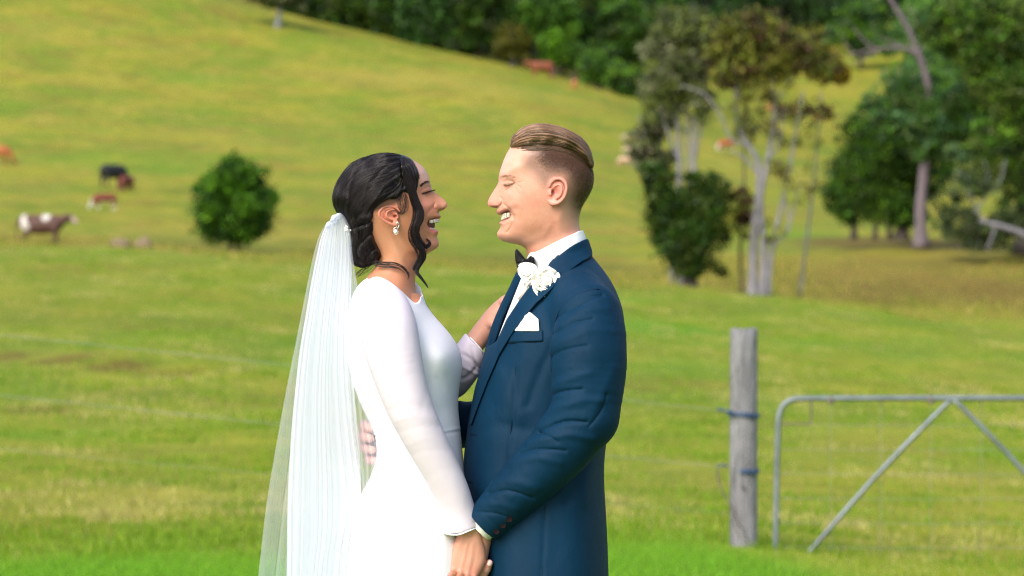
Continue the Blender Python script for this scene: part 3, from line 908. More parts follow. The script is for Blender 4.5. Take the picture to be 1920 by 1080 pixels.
tree("tree", "big dark leafy tree at the right edge with hanging foliage", b5,
     [([(1925, 478), (1925, 350), (1915, 200), (1900, 60)], (0.4, 0.15), 'base'), ([(1915, 250), (1860, 180), (1820, 140)], (0.12, 0.04)), ([(1920, 300), (1870, 250), (1830, 240)], (0.1, 0.03))],
     [(1890, 60, 80, 66, 1), (1830, 90, 60, 50, .9), (1890, 170, 60, 56, 1), (1820, 30, 60, 40, .9), (1905, 270, 50, 60, 1), (1960, 150, 70, 90, .9), (1875, 330, 44, 40, .7), (1850, 260, 36, 44, .4), (1770, 60, 44, 44, .6), (1910, 390, 40, 40, .8), (1860, 150, 50, 40, .7), (1970, 330, 60, 80, .8)],
     34000, 0.11, DKG[:1] + MIDG + [(0.12, 0.18, 0.03), (0.10, 0.14, 0.03), (0.02, 0.04, 0.01)], 51, BARK_DARK)
b6 = stand(1830, 104)
tree("bush", "sparse bush of bare grey branches in front of the big tree at the right", b6,
     [([(1838, 470), (1830, 420), (1826, 380), (1812, 330)], (0.07, 0.03)), ([(1828, 400), (1850, 365), (1875, 340), (1885, 300)], (0.06, 0.02)), ([(1830, 385), (1808, 355), (1800, 320)], (0.04, 0.015)), ([(1850, 365), (1852, 330), (1846, 300)], (0.03, 0.012)),
      ([(1800, 470), (1790, 430), (1795, 390)], (0.03, 0.012)), ([(1870, 470), (1862, 430), (1872, 400)], (0.03, 0.012))],
     [(1800, 420, 44, 34, .5), (1850, 440, 50, 30, .6), (1790, 380, 34, 30, .3), (1880, 420, 40, 30, .6), (1830, 340, 40, 34, .2)], 3600, 0.11, [(0.07, 0.10, 0.035), (0.10, 0.13, 0.05), (0.04, 0.07, 0.02)], 52, BARK_GREY, cat="shrub", leafpart="foliage")
lg = empty("fallen_log", stand(1880, 102)); tag(lg, "pale fallen branch lying under the big tree at the right edge", "log")
Yl = 102.0
tube_obj("log", smooth_line([tuple(at(1836, 414, Yl)), tuple(at(1860, 420, Yl)), tuple(at(1890, 428, Yl)), tuple(at(1925, 442, Yl)), tuple(at(1950, 466, Yl))], 4), [0.06] * 4 + [0.09] * 13, BARK_PALE, lg, 8)
tube_obj("twig", smooth_line([tuple(at(1868, 423, Yl)), tuple(at(1862, 440, Yl)), tuple(at(1850, 470, Yl))], 3), 0.04, BARK_PALE, lg, 6)
tube_obj("twig", smooth_line([tuple(at(1850, 418, Yl)), tuple(at(1840, 404, Yl)), tuple(at(1828, 396, Yl))], 3), 0.03, BARK_PALE, lg, 6)
b7 = stand(1500, 106)
tree("bush", "small low dark bush between the pale trunks and the mulch", stand(1352, 80), [([(1352, 520), (1352, 508)], (0.03, 0.02))], [(1352, 508, 14, 12, 1)], 500, 0.07, OLG, 53, BARK_DARK, cat="shrub", leafpart="foliage")

# ridge trees, each with its place on the skyline
def ridge_tree(label, px, base_py, Y, crown, n, cols, seed, size=0.28, name="tree", group=None, bark=BARK_DARK, trunk=0.22):
    X = (px - 960) * Y / K; z = float(ground_z(X, Y)); base = Vector((X, Y, z))
    pyb = 540 - (z - CZ) * K / Y
    top = min(cz_[1] for cz_ in crown)
    return tree(name, label, base, [([(px, pyb + 4), (px + 3, (pyb + top) / 2), (px - 2, top + 10)], (trunk, trunk * .3), 'base')], crown, n, size, cols, seed, bark, group)
ridge_tree("tree with a grey trunk standing on the ridge left of the dark wood", 521, 46, 247, [(500, -30, 50, 34, 1), (545, -20, 40, 30, 1), (521, 0, 30, 14, .3), (556, 10, 24, 12, .3)], 3000, GRG[:2] + DKG[:2], 61, 0.26, trunk=0.28, bark=BARK_GREY)
ridge_tree("first dark tree of the wood behind the ridge, from the left", 590, 40, 268, [(585, 5, 60, 34, 1), (560, -20, 40, 40, 1), (620, -20, 50, 50, 1), (600, 30, 50, 18, .7)], 6000, DKG, 62)
ridge_tree("dark tree with hanging foliage over the ridge, second from the left of the wood", 665, 60, 266, [(660, 10, 50, 40, 1), (690, -20, 56, 50, 1), (640, 40, 44, 20, .8), (690, 45, 44, 20, .8)], 6000, DKG, 63)
ridge_tree("deep green tree left of the big round-crowned tree on the ridge", 735, 80, 264, [(730, 20, 40, 44, 1), (745, -20, 50, 40, 1), (735, 62, 40, 18, .9)], 5000, DKG, 64)
ridge_tree("big round-crowned green tree on the ridge, left of the groom's head", 815, 86, 256, [(800, 30, 54, 44, 1), (835, 20, 50, 44, 1), (810, 66, 60, 22, .9), (830, -20, 60, 40, 1), (780, 0, 40, 30, .8)], 9000, [(0.03, 0.08, 0.015), (0.045, 0.11, 0.018), (0.018, 0.05, 0.010)], 65)
ridge_tree("dark thicket tree just right of the big round-crowned tree", 895, 100, 254, [(895, 40, 44, 40, 1), (880, 82, 50, 16, .9), (910, -10, 50, 40, 1), (925, 80, 34, 20, .9)], 6500, DKG + [(0.05, 0.06, 0.03)], 66)
ridge_tree("small round olive-brown tree on the ridge above the groom", 960, 112, 248, [(960, 74, 30, 28, 1), (958, 92, 26, 18, .7)], 3000, [(0.10, 0.11, 0.012), (0.07, 0.08, 0.010), (0.13, 0.12, 0.015)], 67, 0.22)
ridge_tree("leafy bright green tree rising behind the small olive tree", 1000, 118, 262, [(1000, 30, 60, 40, 1), (1040, 15, 50, 34, 1), (1060, 50, 30, 34, .8), (970, 20, 44, 34, .8)], 8000, MIDG, 68)
ridge_tree("small bright yellow-green tree on the ridge right of the olive tree", 1038, 122, 250, [(1034, 80, 22, 24, 1), (1046, 100, 26, 20, .9), (1020, 108, 20, 12, .5)], 2600, BRG, 69, 0.2)
ridge_tree("low dark shrub tree behind the brown cow on the ridge", 1075, 128, 250, [(1075, 104, 26, 24, 1), (1092, 120, 24, 18, .9)], 2600, MIDG + DKG[:2], 70, 0.2)
ridge_tree("low green shrub tree down the ridge, right of the brown cow", 1120, 150, 248, [(1115, 122, 34, 24, 1), (1145, 135, 30, 24, 1), (1130, 148, 40, 12, .7)], 3600, MIDG, 71, 0.2)
ridge_tree("low dark shrub tree at the foot of the ridge, beside the left paperbark", 1175, 178, 246, [(1170, 150, 30, 26, 1), (1195, 160, 26, 26, 1), (1180, 172, 34, 12, .7)], 3400, MIDG[1:] + DKG[:2], 72, 0.2)
# far wooded slope
far_specs = []
def far_row(y_lo, y_hi, px_lo, px_hi, n, hole, label, group, seed, palette, hmin=7, hmax=11):
    r = np.random.default_rng(seed)
    protos = []
    made = 0
    for k in range(n):
        px = px_lo + (px_hi - px_lo) * (k + r.uniform(.2, .8)) / n; Y = r.uniform(y_lo, y_hi)
        X = (px - 960) * Y / K; z = float(ground_z(X, Y)); pyb = 540 - (z - CZ) * K / Y
        H = r.uniform(hmin, hmax); pyt = pyb - H * K / Y
        if pyb < -30: continue
        if hole and any(a < px < b and c_ < pyb < d for a, b, c_, d in hole): continue
        if len(protos) < 3:
            e = empty("tree", (X, Y, z))
            cl = [(X + r.normal(0, 1.6), Y + r.normal(0, 1.4), z + 5 + r.uniform(-2.0, 3.2), r.uniform(1.7, 2.8), r.uniform(1.7, 2.8), r.uniform(1.4, 2.4), 1) for _ in range(8)]
            V, F, C_ = leaf_cloud(cl, 4200, 0.34, palette, seed * 10 + k)
            mesh_obj("crown", V, F, MAT_LEAF, e, False, C_)
            tube_obj("trunk", [(X, Y, z - .3), (X + .1, Y, z + 2.5), (X - .1, Y, z + 6)], [0.25, 0.2, 0.08], BARK_DARK, e, 7)
            protos.append((e, 9.0))
        else:
            src, h0 = protos[k % 3]
            e = copy_tree(src); e.location = (X, Y, z)
            e.rotation_euler = (0, 0, r.uniform(0, 6.28))
            s_ = H / h0; e.scale = (s_ * r.uniform(.9, 1.25), s_ * r.uniform(.9, 1.25), s_)
        tag(e, label, "tree", group); made += 1
glade = [(1075, 1180, 40, 175), (1400, 1560, 140, 262), (1300, 1440, 230, 262), (1590, 1720, 150, 262)]
far_row(268, 300, 560, 1080, 16, glade, "dark tree in the wood just behind the ridge, upper left to centre", "trees of the wood behind the ridge", 101, DKG)
far_row(300, 345, 700, 1080, 13, glade, "green tree higher in the wood behind the ridge, at the top of the picture", "upper trees of the wood behind the ridge", 102, DKG + MIDG[:2])
far_row(400, 430, 900, 1330, 16, None, "dark hillside tree beyond the small sunlit glade, top centre", "trees above the glade", 103, DKG + HZG[:1], 9, 13)
far_row(440, 520, 900, 1960, 34, None, "far tree on the wooded hillside behind the gum tree's bare limb", "far trees on the hillside", 104, [(0.02, 0.06, 0.02), (0.03, 0.085, 0.025), (0.04, 0.11, 0.025)], 10, 14)
far_row(370, 420, 1150, 1960, 28, glade, "mid-green tree on the far slope behind the pale-trunked trees", "trees on the far right slope", 105, [(0.025, 0.07, 0.02), (0.04, 0.10, 0.02), (0.03, 0.05, 0.02)], 8, 12)
far_row(300, 350, 1570, 1960, 13, glade, "leafy tree on the lower far slope behind the gum tree", "trees low on the far right slope", 106, MIDG + HZG, 6, 9)
far_row(225, 262, 1730, 2000, 8, None, "tree at the top of the right meadow, behind the mulch clump", "trees beyond the right meadow", 107, MIDG + HZG, 5, 8)
far_row(262, 292, 1080, 1300, 7, glade, "dark tree at the lower end of the wood, behind the left paperbark's crown", "trees at the lower end of the wood", 108, DKG + MIDG[:1], 4, 6)

# ================================================================= CATTLE
def cow_sdf(pose):
    """head towards +x, metres*100 (cm); x length, y width, z height"""
    def f(p):
        q = p
        body = smin(ell(q, (0, 0, 96), (78, 31, 36)), ell(q, (46, 0, 98), (38, 27, 34)), 10)
        body = smin(body, ell(q, (-52, 0, 104), (32, 27, 28)), 10)
        legs = None
        for (x, y, k) in ((52, 15, 4), (60, -15, -3), (-60, 15, -6), (-52, -15, 5)):
            hind = x < 0
            if hind:
                l = chain(q, [(x, y, 92, 17), (x + 7, y, 68, 10), (x - 9, y, 44, 5.5), (x - 5 + k, y, 14, 4.2), (x - 3 + k, y, 4, 5.5)], 5)
            else:
                l = chain(q, [(x, y, 84, 13), (x + k * .5, y, 48, 6.0), (x + k, y, 14, 4.4), (x + k + 1, y, 4, 5.5)], 5)
            legs = l if legs is None else np.minimum(legs, l)
        f = smin(body, legs, 7)
        if pose == 'graze':
            f = smin(f, chain(q, [(70, 0, 102, 22), (98, 0, 72, 15), (112, 0, 44, 11)], 8), 10)
            f = smin(f, chain(q, [(112, 0, 42, 11), (120, 0, 24, 8.5), (126, 0, 10, 7)], 6), 5)
            ex, ez = 108, 46
        else:
            f = smin(f, chain(q, [(68, 0, 108, 22), (92, 0, 116, 15), (106, 0, 120, 12)], 8), 10)
            f = smin(f, chain(q, [(106, 0, 122, 12), (122, 0, 112, 9.5), (134, 0, 104, 7.5)], 6), 5)
            ex, ez = 104, 126
        for s in (1, -1):
            f = smin(f, cap(q, (ex, 8 * s, ez), (ex - 4, 22 * s, ez - 2), 4, 2.5), 2)
            f = smin(f, cap(q, (ex + 2, 7 * s, ez + 4), (ex + 4, 13 * s, ez + 14), 2.5, 1.2), 1.5)
        f = smin(f, chain(q, [(-80, 0, 118, 4), (-90, 0, 96, 2.6), (-90, 0, 60, 2.4), (-89, 0, 44, 4.5)], 2), 3)
        return f
    return f
COWM = {}
for pose in ('graze', 'stand'):
    v, q = sdf_mesh(cow_sdf(pose), (-105, -48, -4), (150, 48, 150), 3.2, 2)
    COWM[pose] = (v / 100, q)
MAT_HIDE = plain_mat("hide", (1, 1, 1), 0.7, 0.25, 6, attr=True)
def cow(label, px, foot_py, pose, length_px, heading, main, second=None, pattern=None, Y=None, group="cattle grazing on the hillside", name="cow", cat="cow"):
    h = hit(px, foot_py, 80) if Y is None else stand(px, Y)
    v, q = COWM[pose]
    C_ = np.ones((len(v), 3)) * np.array(main)
    C_[v[:, 2] < 0.45] *= 0.8
    if pattern == 'patch':
        r = (v[:, 0] < -0.42 + 0.08 * np.sin(v[:, 2] * 9)) & (v[:, 2] > 0.75) & (v[:, 0] > -0.66)
        r |= ((v[:, 0] - 0.25) / 0.16) ** 2 + ((v[:, 2] - 1.25) / 0.16) ** 2 < 1
        C_[r] = second
        C_[v[:, 0] > 1.2] = (0.55, 0.42, 0.34)
    if pattern == 'face':
        C_[v[:, 0] > 1.05] = second; C_[v[:, 2] < 0.4] = second; C_[(v[:, 2] < 0.72) & (np.abs(v[:, 0]) < 0.5)] = second
    s = length_px * h.y / K / 2.25
    h = h - Vector((0, 0, (0.28 if pattern == 'patch' else 0.10) * s))          # hooves stand in the grass
    e = empty(name, h); e.scale = (s, s, s); e.rotation_euler = (0, 0, heading)
    me_v = v.copy()
    o = mesh_obj("body", me_v, q, MAT_HIDE, None, True, C_)
    o.parent = e
    tag(e, label, cat, group)
    return e
WHT = (0.62, 0.58, 0.52)
cow("brown and white patched cow standing at the left, head lowered to the right", 76, 456, 'stand', 116, rad(-8), (0.09, 0.040, 0.028), WHT, 'patch')
cow("black cow standing among the pair of calves at the left", 212, 354, 'graze', 84, rad(55), (0.012, 0.012, 0.016))
cow("small dark red calf close against the black cow's right side", 238, 360, 'graze', 56, rad(250), (0.17, 0.035, 0.02), name="calf", cat="calf")
cow("red calf with white face and legs grazing below the black cow", 198, 394, 'graze', 56, rad(196), (0.17, 0.035, 0.018), WHT, 'face', name="calf", cat="calf")
cow("orange-brown cow cut by the left edge of the picture, grazing", -6, 308, 'graze', 64, rad(-12), (0.34, 0.10, 0.02))
cow("red-brown cow walking along the ridge top, above the groom", 1016, 147, 'stand', 58, rad(186), (0.22, 0.06, 0.022))
cow("small orange calf seen from behind, just right of the cow on the ridge", 1077, 168, 'graze', 34, rad(100), (0.50, 0.20, 0.07), name="calf", cat="calf")
cow("dark red cow half hidden behind the left pale-trunked tree", 1243, 198, 'stand', 46, rad(200), (0.16, 0.03, 0.03))
cow("black cow seen between the forked pale trunks", 1397, 268, 'stand', 58, rad(15), (0.012, 0.012, 0.014))
cow("orange-red and white calf left of the black cow behind the pale trunks", 1362, 284, 'graze', 40, rad(210), (0.42, 0.11, 0.04), WHT, 'face', name="calf", cat="calf")
cow("cream cow standing left of the sparse grey-green bush", 1200, 306, 'stand', 56, rad(185), (0.52, 0.40, 0.27))
cow("cream calf beside the cream cow, at the left of the sparse bush", 1172, 312, 'graze', 34, rad(150), (0.55, 0.36, 0.24), name="calf", cat="calf")
cow("orange cow far up the glade, left of two behind the yellow sapling", 1448, 212, 'graze', 30, rad(10), (0.40, 0.14, 0.05))
cow("reddish cow far up the glade, right of two left of the yellow sapling", 1482, 216, 'stand', 36, rad(180), (0.26, 0.09, 0.05))
cow("dark red cow far up the meadow under the yellow sapling's top", 1534, 228, 'graze', 28, rad(20), (0.28, 0.05, 0.04))

# two pale rocks in the gully
MAT_ROCK = plain_mat("rock", (0.20, 0.15, 0.09), 0.9, 0.35, 3, 0.6, 12, bdist=0.05)
for lab, px, py, rx, rz in (("low pale pinkish rock in the gully right of the patched cow", 228, 462, 18, 12), ("taller pale pinkish rock beside it, nearer the round shrub", 272, 464, 16, 14)):
    h = hit(px, py, 82); s = h.y / K
    v, q = sdf_mesh(lambda p: ell(p, (0, 0, 6), (rx * s * 100, rx * s * 80, rz * s * 100)) + 5 * np.sin(p[0] * .09 + 1) * np.sin(p[2] * .11) + 4 * np.sin(p[1] * .13 + p[0] * .05), (-rx * s * 130, -rx * s * 120, -30), (rx * s * 130, rx * s * 120, rz * s * 140), 4.0, 0, True)
    o = mesh_obj("rock", v / 100, q, MAT_ROCK, None, False); o.location = h; tag(o, lab, "rock")

# ================================================================= FENCE AND GATE
YF = 16.2
SF = YF / K
def math_half(nt, x):
    n = N(nt, 'ShaderNodeMath', operation='MULTIPLY'); n.inputs[1].default_value = 0.6
    nt.links.new(x, n.inputs[0]); return n.outputs[0]
def weathered():
    m, nt, b, out = new_mat("weathered_wood")
    v1 = obj_coord(nt, (1, 1, 0.06)); v2 = obj_coord(nt, (1, 1, 0.35))
    f1 = noise_fac(nt, 60, 5, 0.7, 0.35, 0.65, v1); f2 = noise_fac(nt, 9, 4, 0.6, 0.4, 0.62, v2); f3 = noise_fac(nt, 14, 3, 0.6, 0.60, 0.72, v2, 1.5)
    a = mixrgb(nt, (0.28, 0.275, 0.285), (0.10, 0.095, 0.10), f1)
    a = mixrgb(nt, a, (0.36, 0.355, 0.37), math_half(nt, f2))
    a = mixrgb(nt, a, (0.05, 0.04, 0.04), f3)
    nt.links.new(a, b.inputs['Base Color']); b.inputs['Roughness'].default_value = 0.9
    bp = N(nt, "ShaderNodeBump"); bp.inputs['Strength'].default_value = 0.8; bp.inputs['Distance'].default_value = 0.01
    nt.links.new(f1, bp.inputs['Height']); nt.links.new(bp.outputs[0], b.inputs['Normal'])
    return m
MAT_WOOD = weathered()
def post_mesh(px, top_py, Y, r_px, name, label, bot_extra=0.25):
    base = stand(px, Y); e = empty(name, base); tag(e, label, "fence post")
    zt = at(px, top_py, Y).z
    n = 28; seg = 28
    zz = np.concatenate([np.linspace(base.z - bot_extra, zt - 0.012, n), [zt - 0.004, zt]])
    rr = np.full(len(zz), r_px * Y / K); rr[-2] *= 0.965; rr[-1] *= 0.88
    V = []
    for k, z in enumerate(zz):
        for s in range(seg):
            a = 2 * np.pi * s / seg
            crack = -0.05 * np.exp(-((a - 4.9) / 0.10) ** 2) * (z > zt - .9) - 0.04 * np.exp(-((a - 4.3 - 0.05 * math.sin(z * 9)) / 0.08) ** 2) - 0.05 * np.exp(-((a - 5.3) / 0.07) ** 2)
            r = rr[k] * (1 + 0.02 * math.sin(3 * a + z) + 0.012 * math.sin(7 * a + 2 * z) + crack + 0.012 * math.sin(z * 6 + a))
            V.append((base.x + r * math.cos(a), base.y + r * math.sin(a), z + (0.006 * math.sin(a * 2 + 1) if k >= n else 0)))
    V = np.array(V)
    i = np.arange(len(zz) - 1)[:, None] * seg; j = np.arange(seg)[None]
    q = np.stack([i + j, i + (j + 1) % seg, i + seg + (j + 1) % seg, i + seg + j], -1).reshape(-1, 4)
    V = np.concatenate([V, [[base.x, base.y, zt + 0.001]]])
    jj = np.arange(seg); top = np.stack([(len(zz) - 1) * seg + jj, (len(zz) - 1) * seg + (jj + 1) % seg, np.full(seg, len(V) - 1)], 1)
    mesh_obj("post_shaft", V, [q, top], MAT_WOOD, e, True)
    return e, base
post, pbase = post_mesh(1394, 617, YF, 25.5, "fence_post", "weathered grey round fence post standing left of the gate, tied with blue wire")
MAT_TIE = plain_mat("blue_wire_tie", (0.04, 0.075, 0.14), 0.5, 0.3, 60)
MAT_WIRE = plain_mat("galvanised_wire", (0.36, 0.36, 0.33), 0.45, 0.25, 40, metal=0.6)
MAT_RUST = plain_mat("dull_wire", (0.16, 0.13, 0.11), 0.7, 0.3, 40, metal=0.3)
def ring(py, slope, a0, a1, r_px, thick, name="wire_tie", rows=2):
    pc = at(1394, py, YF)
    for k in range(rows):
        th = np.linspace(a0, a1, 26); r = r_px * SF + 0.003 * k
        pts = np.stack([pc.x + r * np.cos(th), pc.y + r * np.sin(th), pc.z + slope * np.cos(th) - 0.011 * k + 0.003 * np.sin(th * 3 + k)], 1)
        tube_obj(name, pts, thick, MAT_TIE, post, 7)
ring(775, -0.006, rad(170), rad(370), 27.5, 0.0075)
ring(881, 0.000, rad(250), rad(372), 27.5, 0.0075)
def pl(*pts, Y=YF - 0.09):
    return smooth_line([tuple(at(a, b_, Y)) for a, b_ in pts], 4)
tube_obj("wire_end", pl((1345, 767), (1358, 770), (1375, 773)), 0.008, MAT_TIE, post, 7)
tube_obj("wire_end", pl((1344, 875), (1352, 872), (1366, 874)), 0.006, MAT_TIE, post, 7)
tube_obj("wire_tail", pl((1345, 876), (1346, 900), (1356, 925), (1372, 950), (1382, 975), (1396, 1000), (1402, 1018)), 0.0035, MAT_RUST, post, 6)
tube_obj("wire_tail", pl((1346, 880), (1352, 915), (1368, 945), (1378, 985), (1388, 1010)), 0.0025, MAT_RUST, post, 6)
post2, _ = post_mesh(-420, 470, YF, 24, "fence_post", "weathered fence post left of the picture, carrying the wires")
def wire(label, pts, r=0.0022):
    P_ = [tuple(at(a, b_, YF)) for a, b_ in pts]
    v, q = tube(smooth_line(P_, 6), r, 5)
    o = mesh_obj("fence_wire", v, fix_quads(q), MAT_WIRE, None, True, origin=tuple(P_[0])); tag(o, label, "wire", "wires of the paddock fence")
wire("upper plain fence wire running from the left edge down to the post", [(-420, 586), (0, 628), (540, 684), (960, 728), (1368, 771)], 0.0015)
wire("lower plain fence wire running from the left edge down to the post", [(-420, 697), (0, 741), (520, 795), (960, 838), (1368, 876)], 0.0015)
wire("thin lowest fence wire near the grass left of the post", [(-420, 800), (0, 842), (540, 892), (960, 930), (1368, 962)], 0.0009)

MAT_GAL = plain_mat("galvanised_pipe", (0.20, 0.235, 0.235), 0.5, 0.35, 7, 0.2, 60, metal=0.45)
gate = empty("farm_gate", stand(1455, YF - 0.1)); tag(gate, "galvanised pipe farm gate with V brace and wire mesh, right of the fence post", "gate")
YG_ = YF - 0.05
def gp(pts, r, name, mat=MAT_GAL, seg=10, Y=YG_, n=6):
    return tube_obj(name, smooth_line([tuple(at(a, b_, Y)) for a, b_ in pts], n), r, mat, gate, seg)
gp([(1453, 1075), (1455, 980), (1457, 860), (1459, 800), (1461, 778), (1469, 760), (1484, 750), (1504, 747.5), (1560, 747), (1785, 746.5), (2060, 747), (2082, 750), (2096, 760), (2104, 778), (2108, 860), (2114, 1075)], 0.0155, "gate_frame")
gp([(1453, 1075), (1600, 1078), (1800, 1080), (2114, 1084)], 0.0155, "bottom_rail")
gp([(1486, 1072), (1640, 895), (1772, 760), (1784, 753)], 0.0135, "brace", n=3)
gp([(2086, 1080), (1930, 895), (1802, 762), (1788, 753)], 0.0135, "brace", n=3)
gp([(1462, 794), (1480, 795), (1512, 795), (1519, 794), (1521, 788), (1521, 768), (1521, 750)], 0.0050, "latch_loop", MAT_RUST, 6)
for k in range(7):
    x = 1558 + k * 94
    gp([(x, 749), (x - 1, 850), (x, 960), (x - 1, 1076)], 0.0012, "mesh_wire", MAT_WIRE, 4)
    gp([(x, 743), (x, 757)], 0.0175, "mesh_clip", MAT_RUST, 8) if x in (1746, 1558) else gp([(x, 752), (x, 762)], 0.004, "mesh_clip", MAT_RUST, 6)
for k, y in enumerate((796, 842, 888, 934, 980, 1026)):
    gp([(1458, y), (1700, y + 2), (1900, y + 1), (2108, y + 3)], 0.0012, "mesh_wire", MAT_WIRE, 4)
# ================================================================= PEOPLE
def skin_mat(name, rough=0.48):
    m, nt, b, out = new_mat(name)
    vec = obj_coord(nt)
    a = N(nt, "ShaderNodeAttribute", attribute_name="Color")
    f1 = noise_fac(nt, 60, 4, 0.6, 0.3, 0.7, vec)
    f2 = noise_fac(nt, 420, 3, 0.6, 0.35, 0.65, vec)
    c1 = mixrgb(nt, a.outputs[0], (1.0, 0.93, 0.92), f1, 'MULTIPLY')
    f2s = N(nt, "ShaderNodeMath", operation='MULTIPLY'); f2s.inputs[1].default_value = 0.5
    nt.links.new(f2, f2s.inputs[0])
    c2 = mixrgb(nt, c1, (0.90, 0.82, 0.80), f2s.outputs[0], 'MULTIPLY')
    nt.links.new(c2, b.inputs['Base Color'])
    b.inputs['Roughness'].default_value = rough
    b.inputs['Specular IOR Level'].default_value = 0.35
    b.inputs['Subsurface Weight'].default_value = 0.12
    b.inputs['Subsurface Radius'].default_value = (1.0, 0.35, 0.2)
    b.inputs['Subsurface Scale'].default_value = 0.005
    nn = N(nt, "ShaderNodeTexNoise"); nn.inputs['Scale'].default_value = 900
    nt.links.new(vec, nn.inputs['Vector'])
    bp = N(nt, "ShaderNodeBump"); bp.inputs['Strength'].default_value = 0.25; bp.inputs['Distance'].default_value = 0.0006
    nt.links.new(nn.outputs[0], bp.inputs['Height']); nt.links.new(bp.outputs[0], b.inputs['Normal'])
    return m

def hair_mat(name, col, rough=0.45, spec=0.5):
    m, nt, b, out = new_mat(name)
    info = N(nt, "ShaderNodeAttribute", attribute_name="tone")
    light = tuple(min(1, x * 2.1) for x in col); dark = tuple(x * 0.30 for x in col)
    cc = mixrgb(nt, dark, light, info.outputs['Fac'])
    nt.links.new(cc, b.inputs['Base Color'])
    b.inputs['Roughness'].default_value = rough
    b.inputs['Specular IOR Level'].default_value = spec
    return m

class Paint:
    """colours in the (u, v) plane, looked up per vertex"""
    def __init__(self, lo, hi, base):
        self.lo = np.array(lo, float)
        self.U, self.V = np.meshgrid(np.arange(lo[0], hi[0] + 1.0), np.arange(lo[1], hi[1] + 1.0), indexing='ij')
        self.C = np.ones(self.U.shape + (3,)) * np.array(base)
    def _mix(self, m, col):
        m = np.clip(m, 0, 1)[..., None]
        self.C = self.C * (1 - m) + np.array(col) * m
    def blob(self, u, v, ru, rv, col, amt=1.0, ang=0.0):
        ca, sa = math.cos(ang), math.sin(ang)
        x = (self.U - u) * ca + (self.V - v) * sa; y = -(self.U - u) * sa + (self.V - v) * ca
        self._mix(amt * np.exp(-(x / ru) ** 2 - (y / rv) ** 2), col)
    def stroke(self, pts, width, col, amt=1.0):
        pl = smooth_line(pts, 4) if len(pts) > 2 else np.asarray(pts, float)
        self._mix(amt * np.exp(-(line_dist(self.U, self.V, pl) / width) ** 2), col)
    def area(self, poly, soft, col, amt=1.0, noise_amt=0.0):
        d = poly_sd(self.U, self.V, smooth_line(poly, 3, True))
        if noise_amt:
            d = d + noise_amt * (rng.random(d.shape) - 0.5)
        self._mix(amt * np.clip(0.5 + d / soft, 0, 1), col)
    def at(self, u, v):
        fx = np.clip(u - self.lo[0], 0, self.C.shape[0] - 1.001); fy = np.clip(v - self.lo[1], 0, self.C.shape[1] - 1.001)
        i = fx.astype(int); j = fy.astype(int); fx = (fx - i)[:, None]; fy = (fy - j)[:, None]
        C = self.C
        return C[i, j] * (1 - fx) * (1 - fy) + C[i + 1, j] * fx * (1 - fy) + C[i, j + 1] * (1 - fx) * fy + C[i + 1, j + 1] * fx * fy

MAT_SKIN = skin_mat("skin")
MAT_TEETH = plain_mat("teeth", (0.60, 0.55, 0.45), 0.25, 0.05)
MAT_MOUTH = plain_mat("mouth_inside", (0.10, 0.02, 0.02), 0.5, 0.1)

def ear_sdf(p, side_w, outer, antihelix, tragus, lobe, shell, tilt_u, tilt, base_w):
    """an ear built on the near side and mirrored by using |w|; outer etc. are (u, v, r) lists"""
    z = np.abs(p[2])
    q = (p[0], p[1], z - (base_w + (p[0] - tilt_u) * tilt))
    f = chain(q, [(a, b, 4.5, r) for a, b, r in smooth_line(outer, 3)], 0)
    f = smin(f, chain(q, [(a, b, 2.6, r) for a, b, r in smooth_line(antihelix, 3)], 0), 2.0)
    f = smin(f, cap(q, (*tragus[0][:2], 0.0), (*tragus[1][:2], 3.0), tragus[0][2], tragus[1][2]), 2.5)
    f = smin(f, ell(q, (lobe[0], lobe[1], 3.0), (lobe[2], lobe[3], 3.2)), 3.0)
    cx, cy, rx, ry = shell
    bowl = ell(q, (cx, cy, -2.0), (rx, ry, 3.5))
    f = smin(f, bowl, 2.0)
    return f

# ----------------------------------------------------------------- groom
groom = empty("person", tuple(to_world(np.array([1045, 2050, 0.0]))))
groom.location.z = 0.0
tag(groom, "smiling groom in navy suit and bow tie with a white rose buttonhole", "person")

g_out = [(1000, 530), (993, 500), (989, 480), (987, 470), (983, 464), (972, 459), (960, 456.5), (950, 454.5), (943, 452.3), (937, 448.5),
         (933, 444), (931.8, 439.5), (932.8, 435), (935.6, 431), (938.0, 427), (938.3, 423), (936.6, 420), (936.0, 417.6),
         (938.5, 415.8), (945, 412.5), (952, 408.5), (956.5, 403.5), (953.5, 398.6), (946, 399.3), (939.5, 402.2), (936, 403),
         (932.6, 400.8), (931.0, 397.8), (931.4, 394.8), (932.8, 392), (932.2, 390.4), (928, 389.8), (923, 389), (918.3, 387.8), (915, 384.8),
         (914.2, 380.5), (915.5, 375.5), (918, 370), (921.5, 364), (925, 358.5), (928.5, 353), (932, 347.5), (934, 343.5),
         (934.8, 339), (934.6, 334), (935.2, 330), (936.2, 325), (938, 318.5), (941, 309.5), (944.5, 300), (949, 290), (954, 281),
         (960, 272), (970, 261), (985, 252), (1005, 247), (1030, 248), (1055, 254), (1078, 265), (1094, 279), (1105, 298),
         (1112, 320), (1113.5, 337), (1111, 352), (1103.5, 368), (1095, 382), (1089, 395), (1086.5, 407), (1086, 418), (1088, 432),
         (1094, 450), (1100, 480), (1100, 530)]
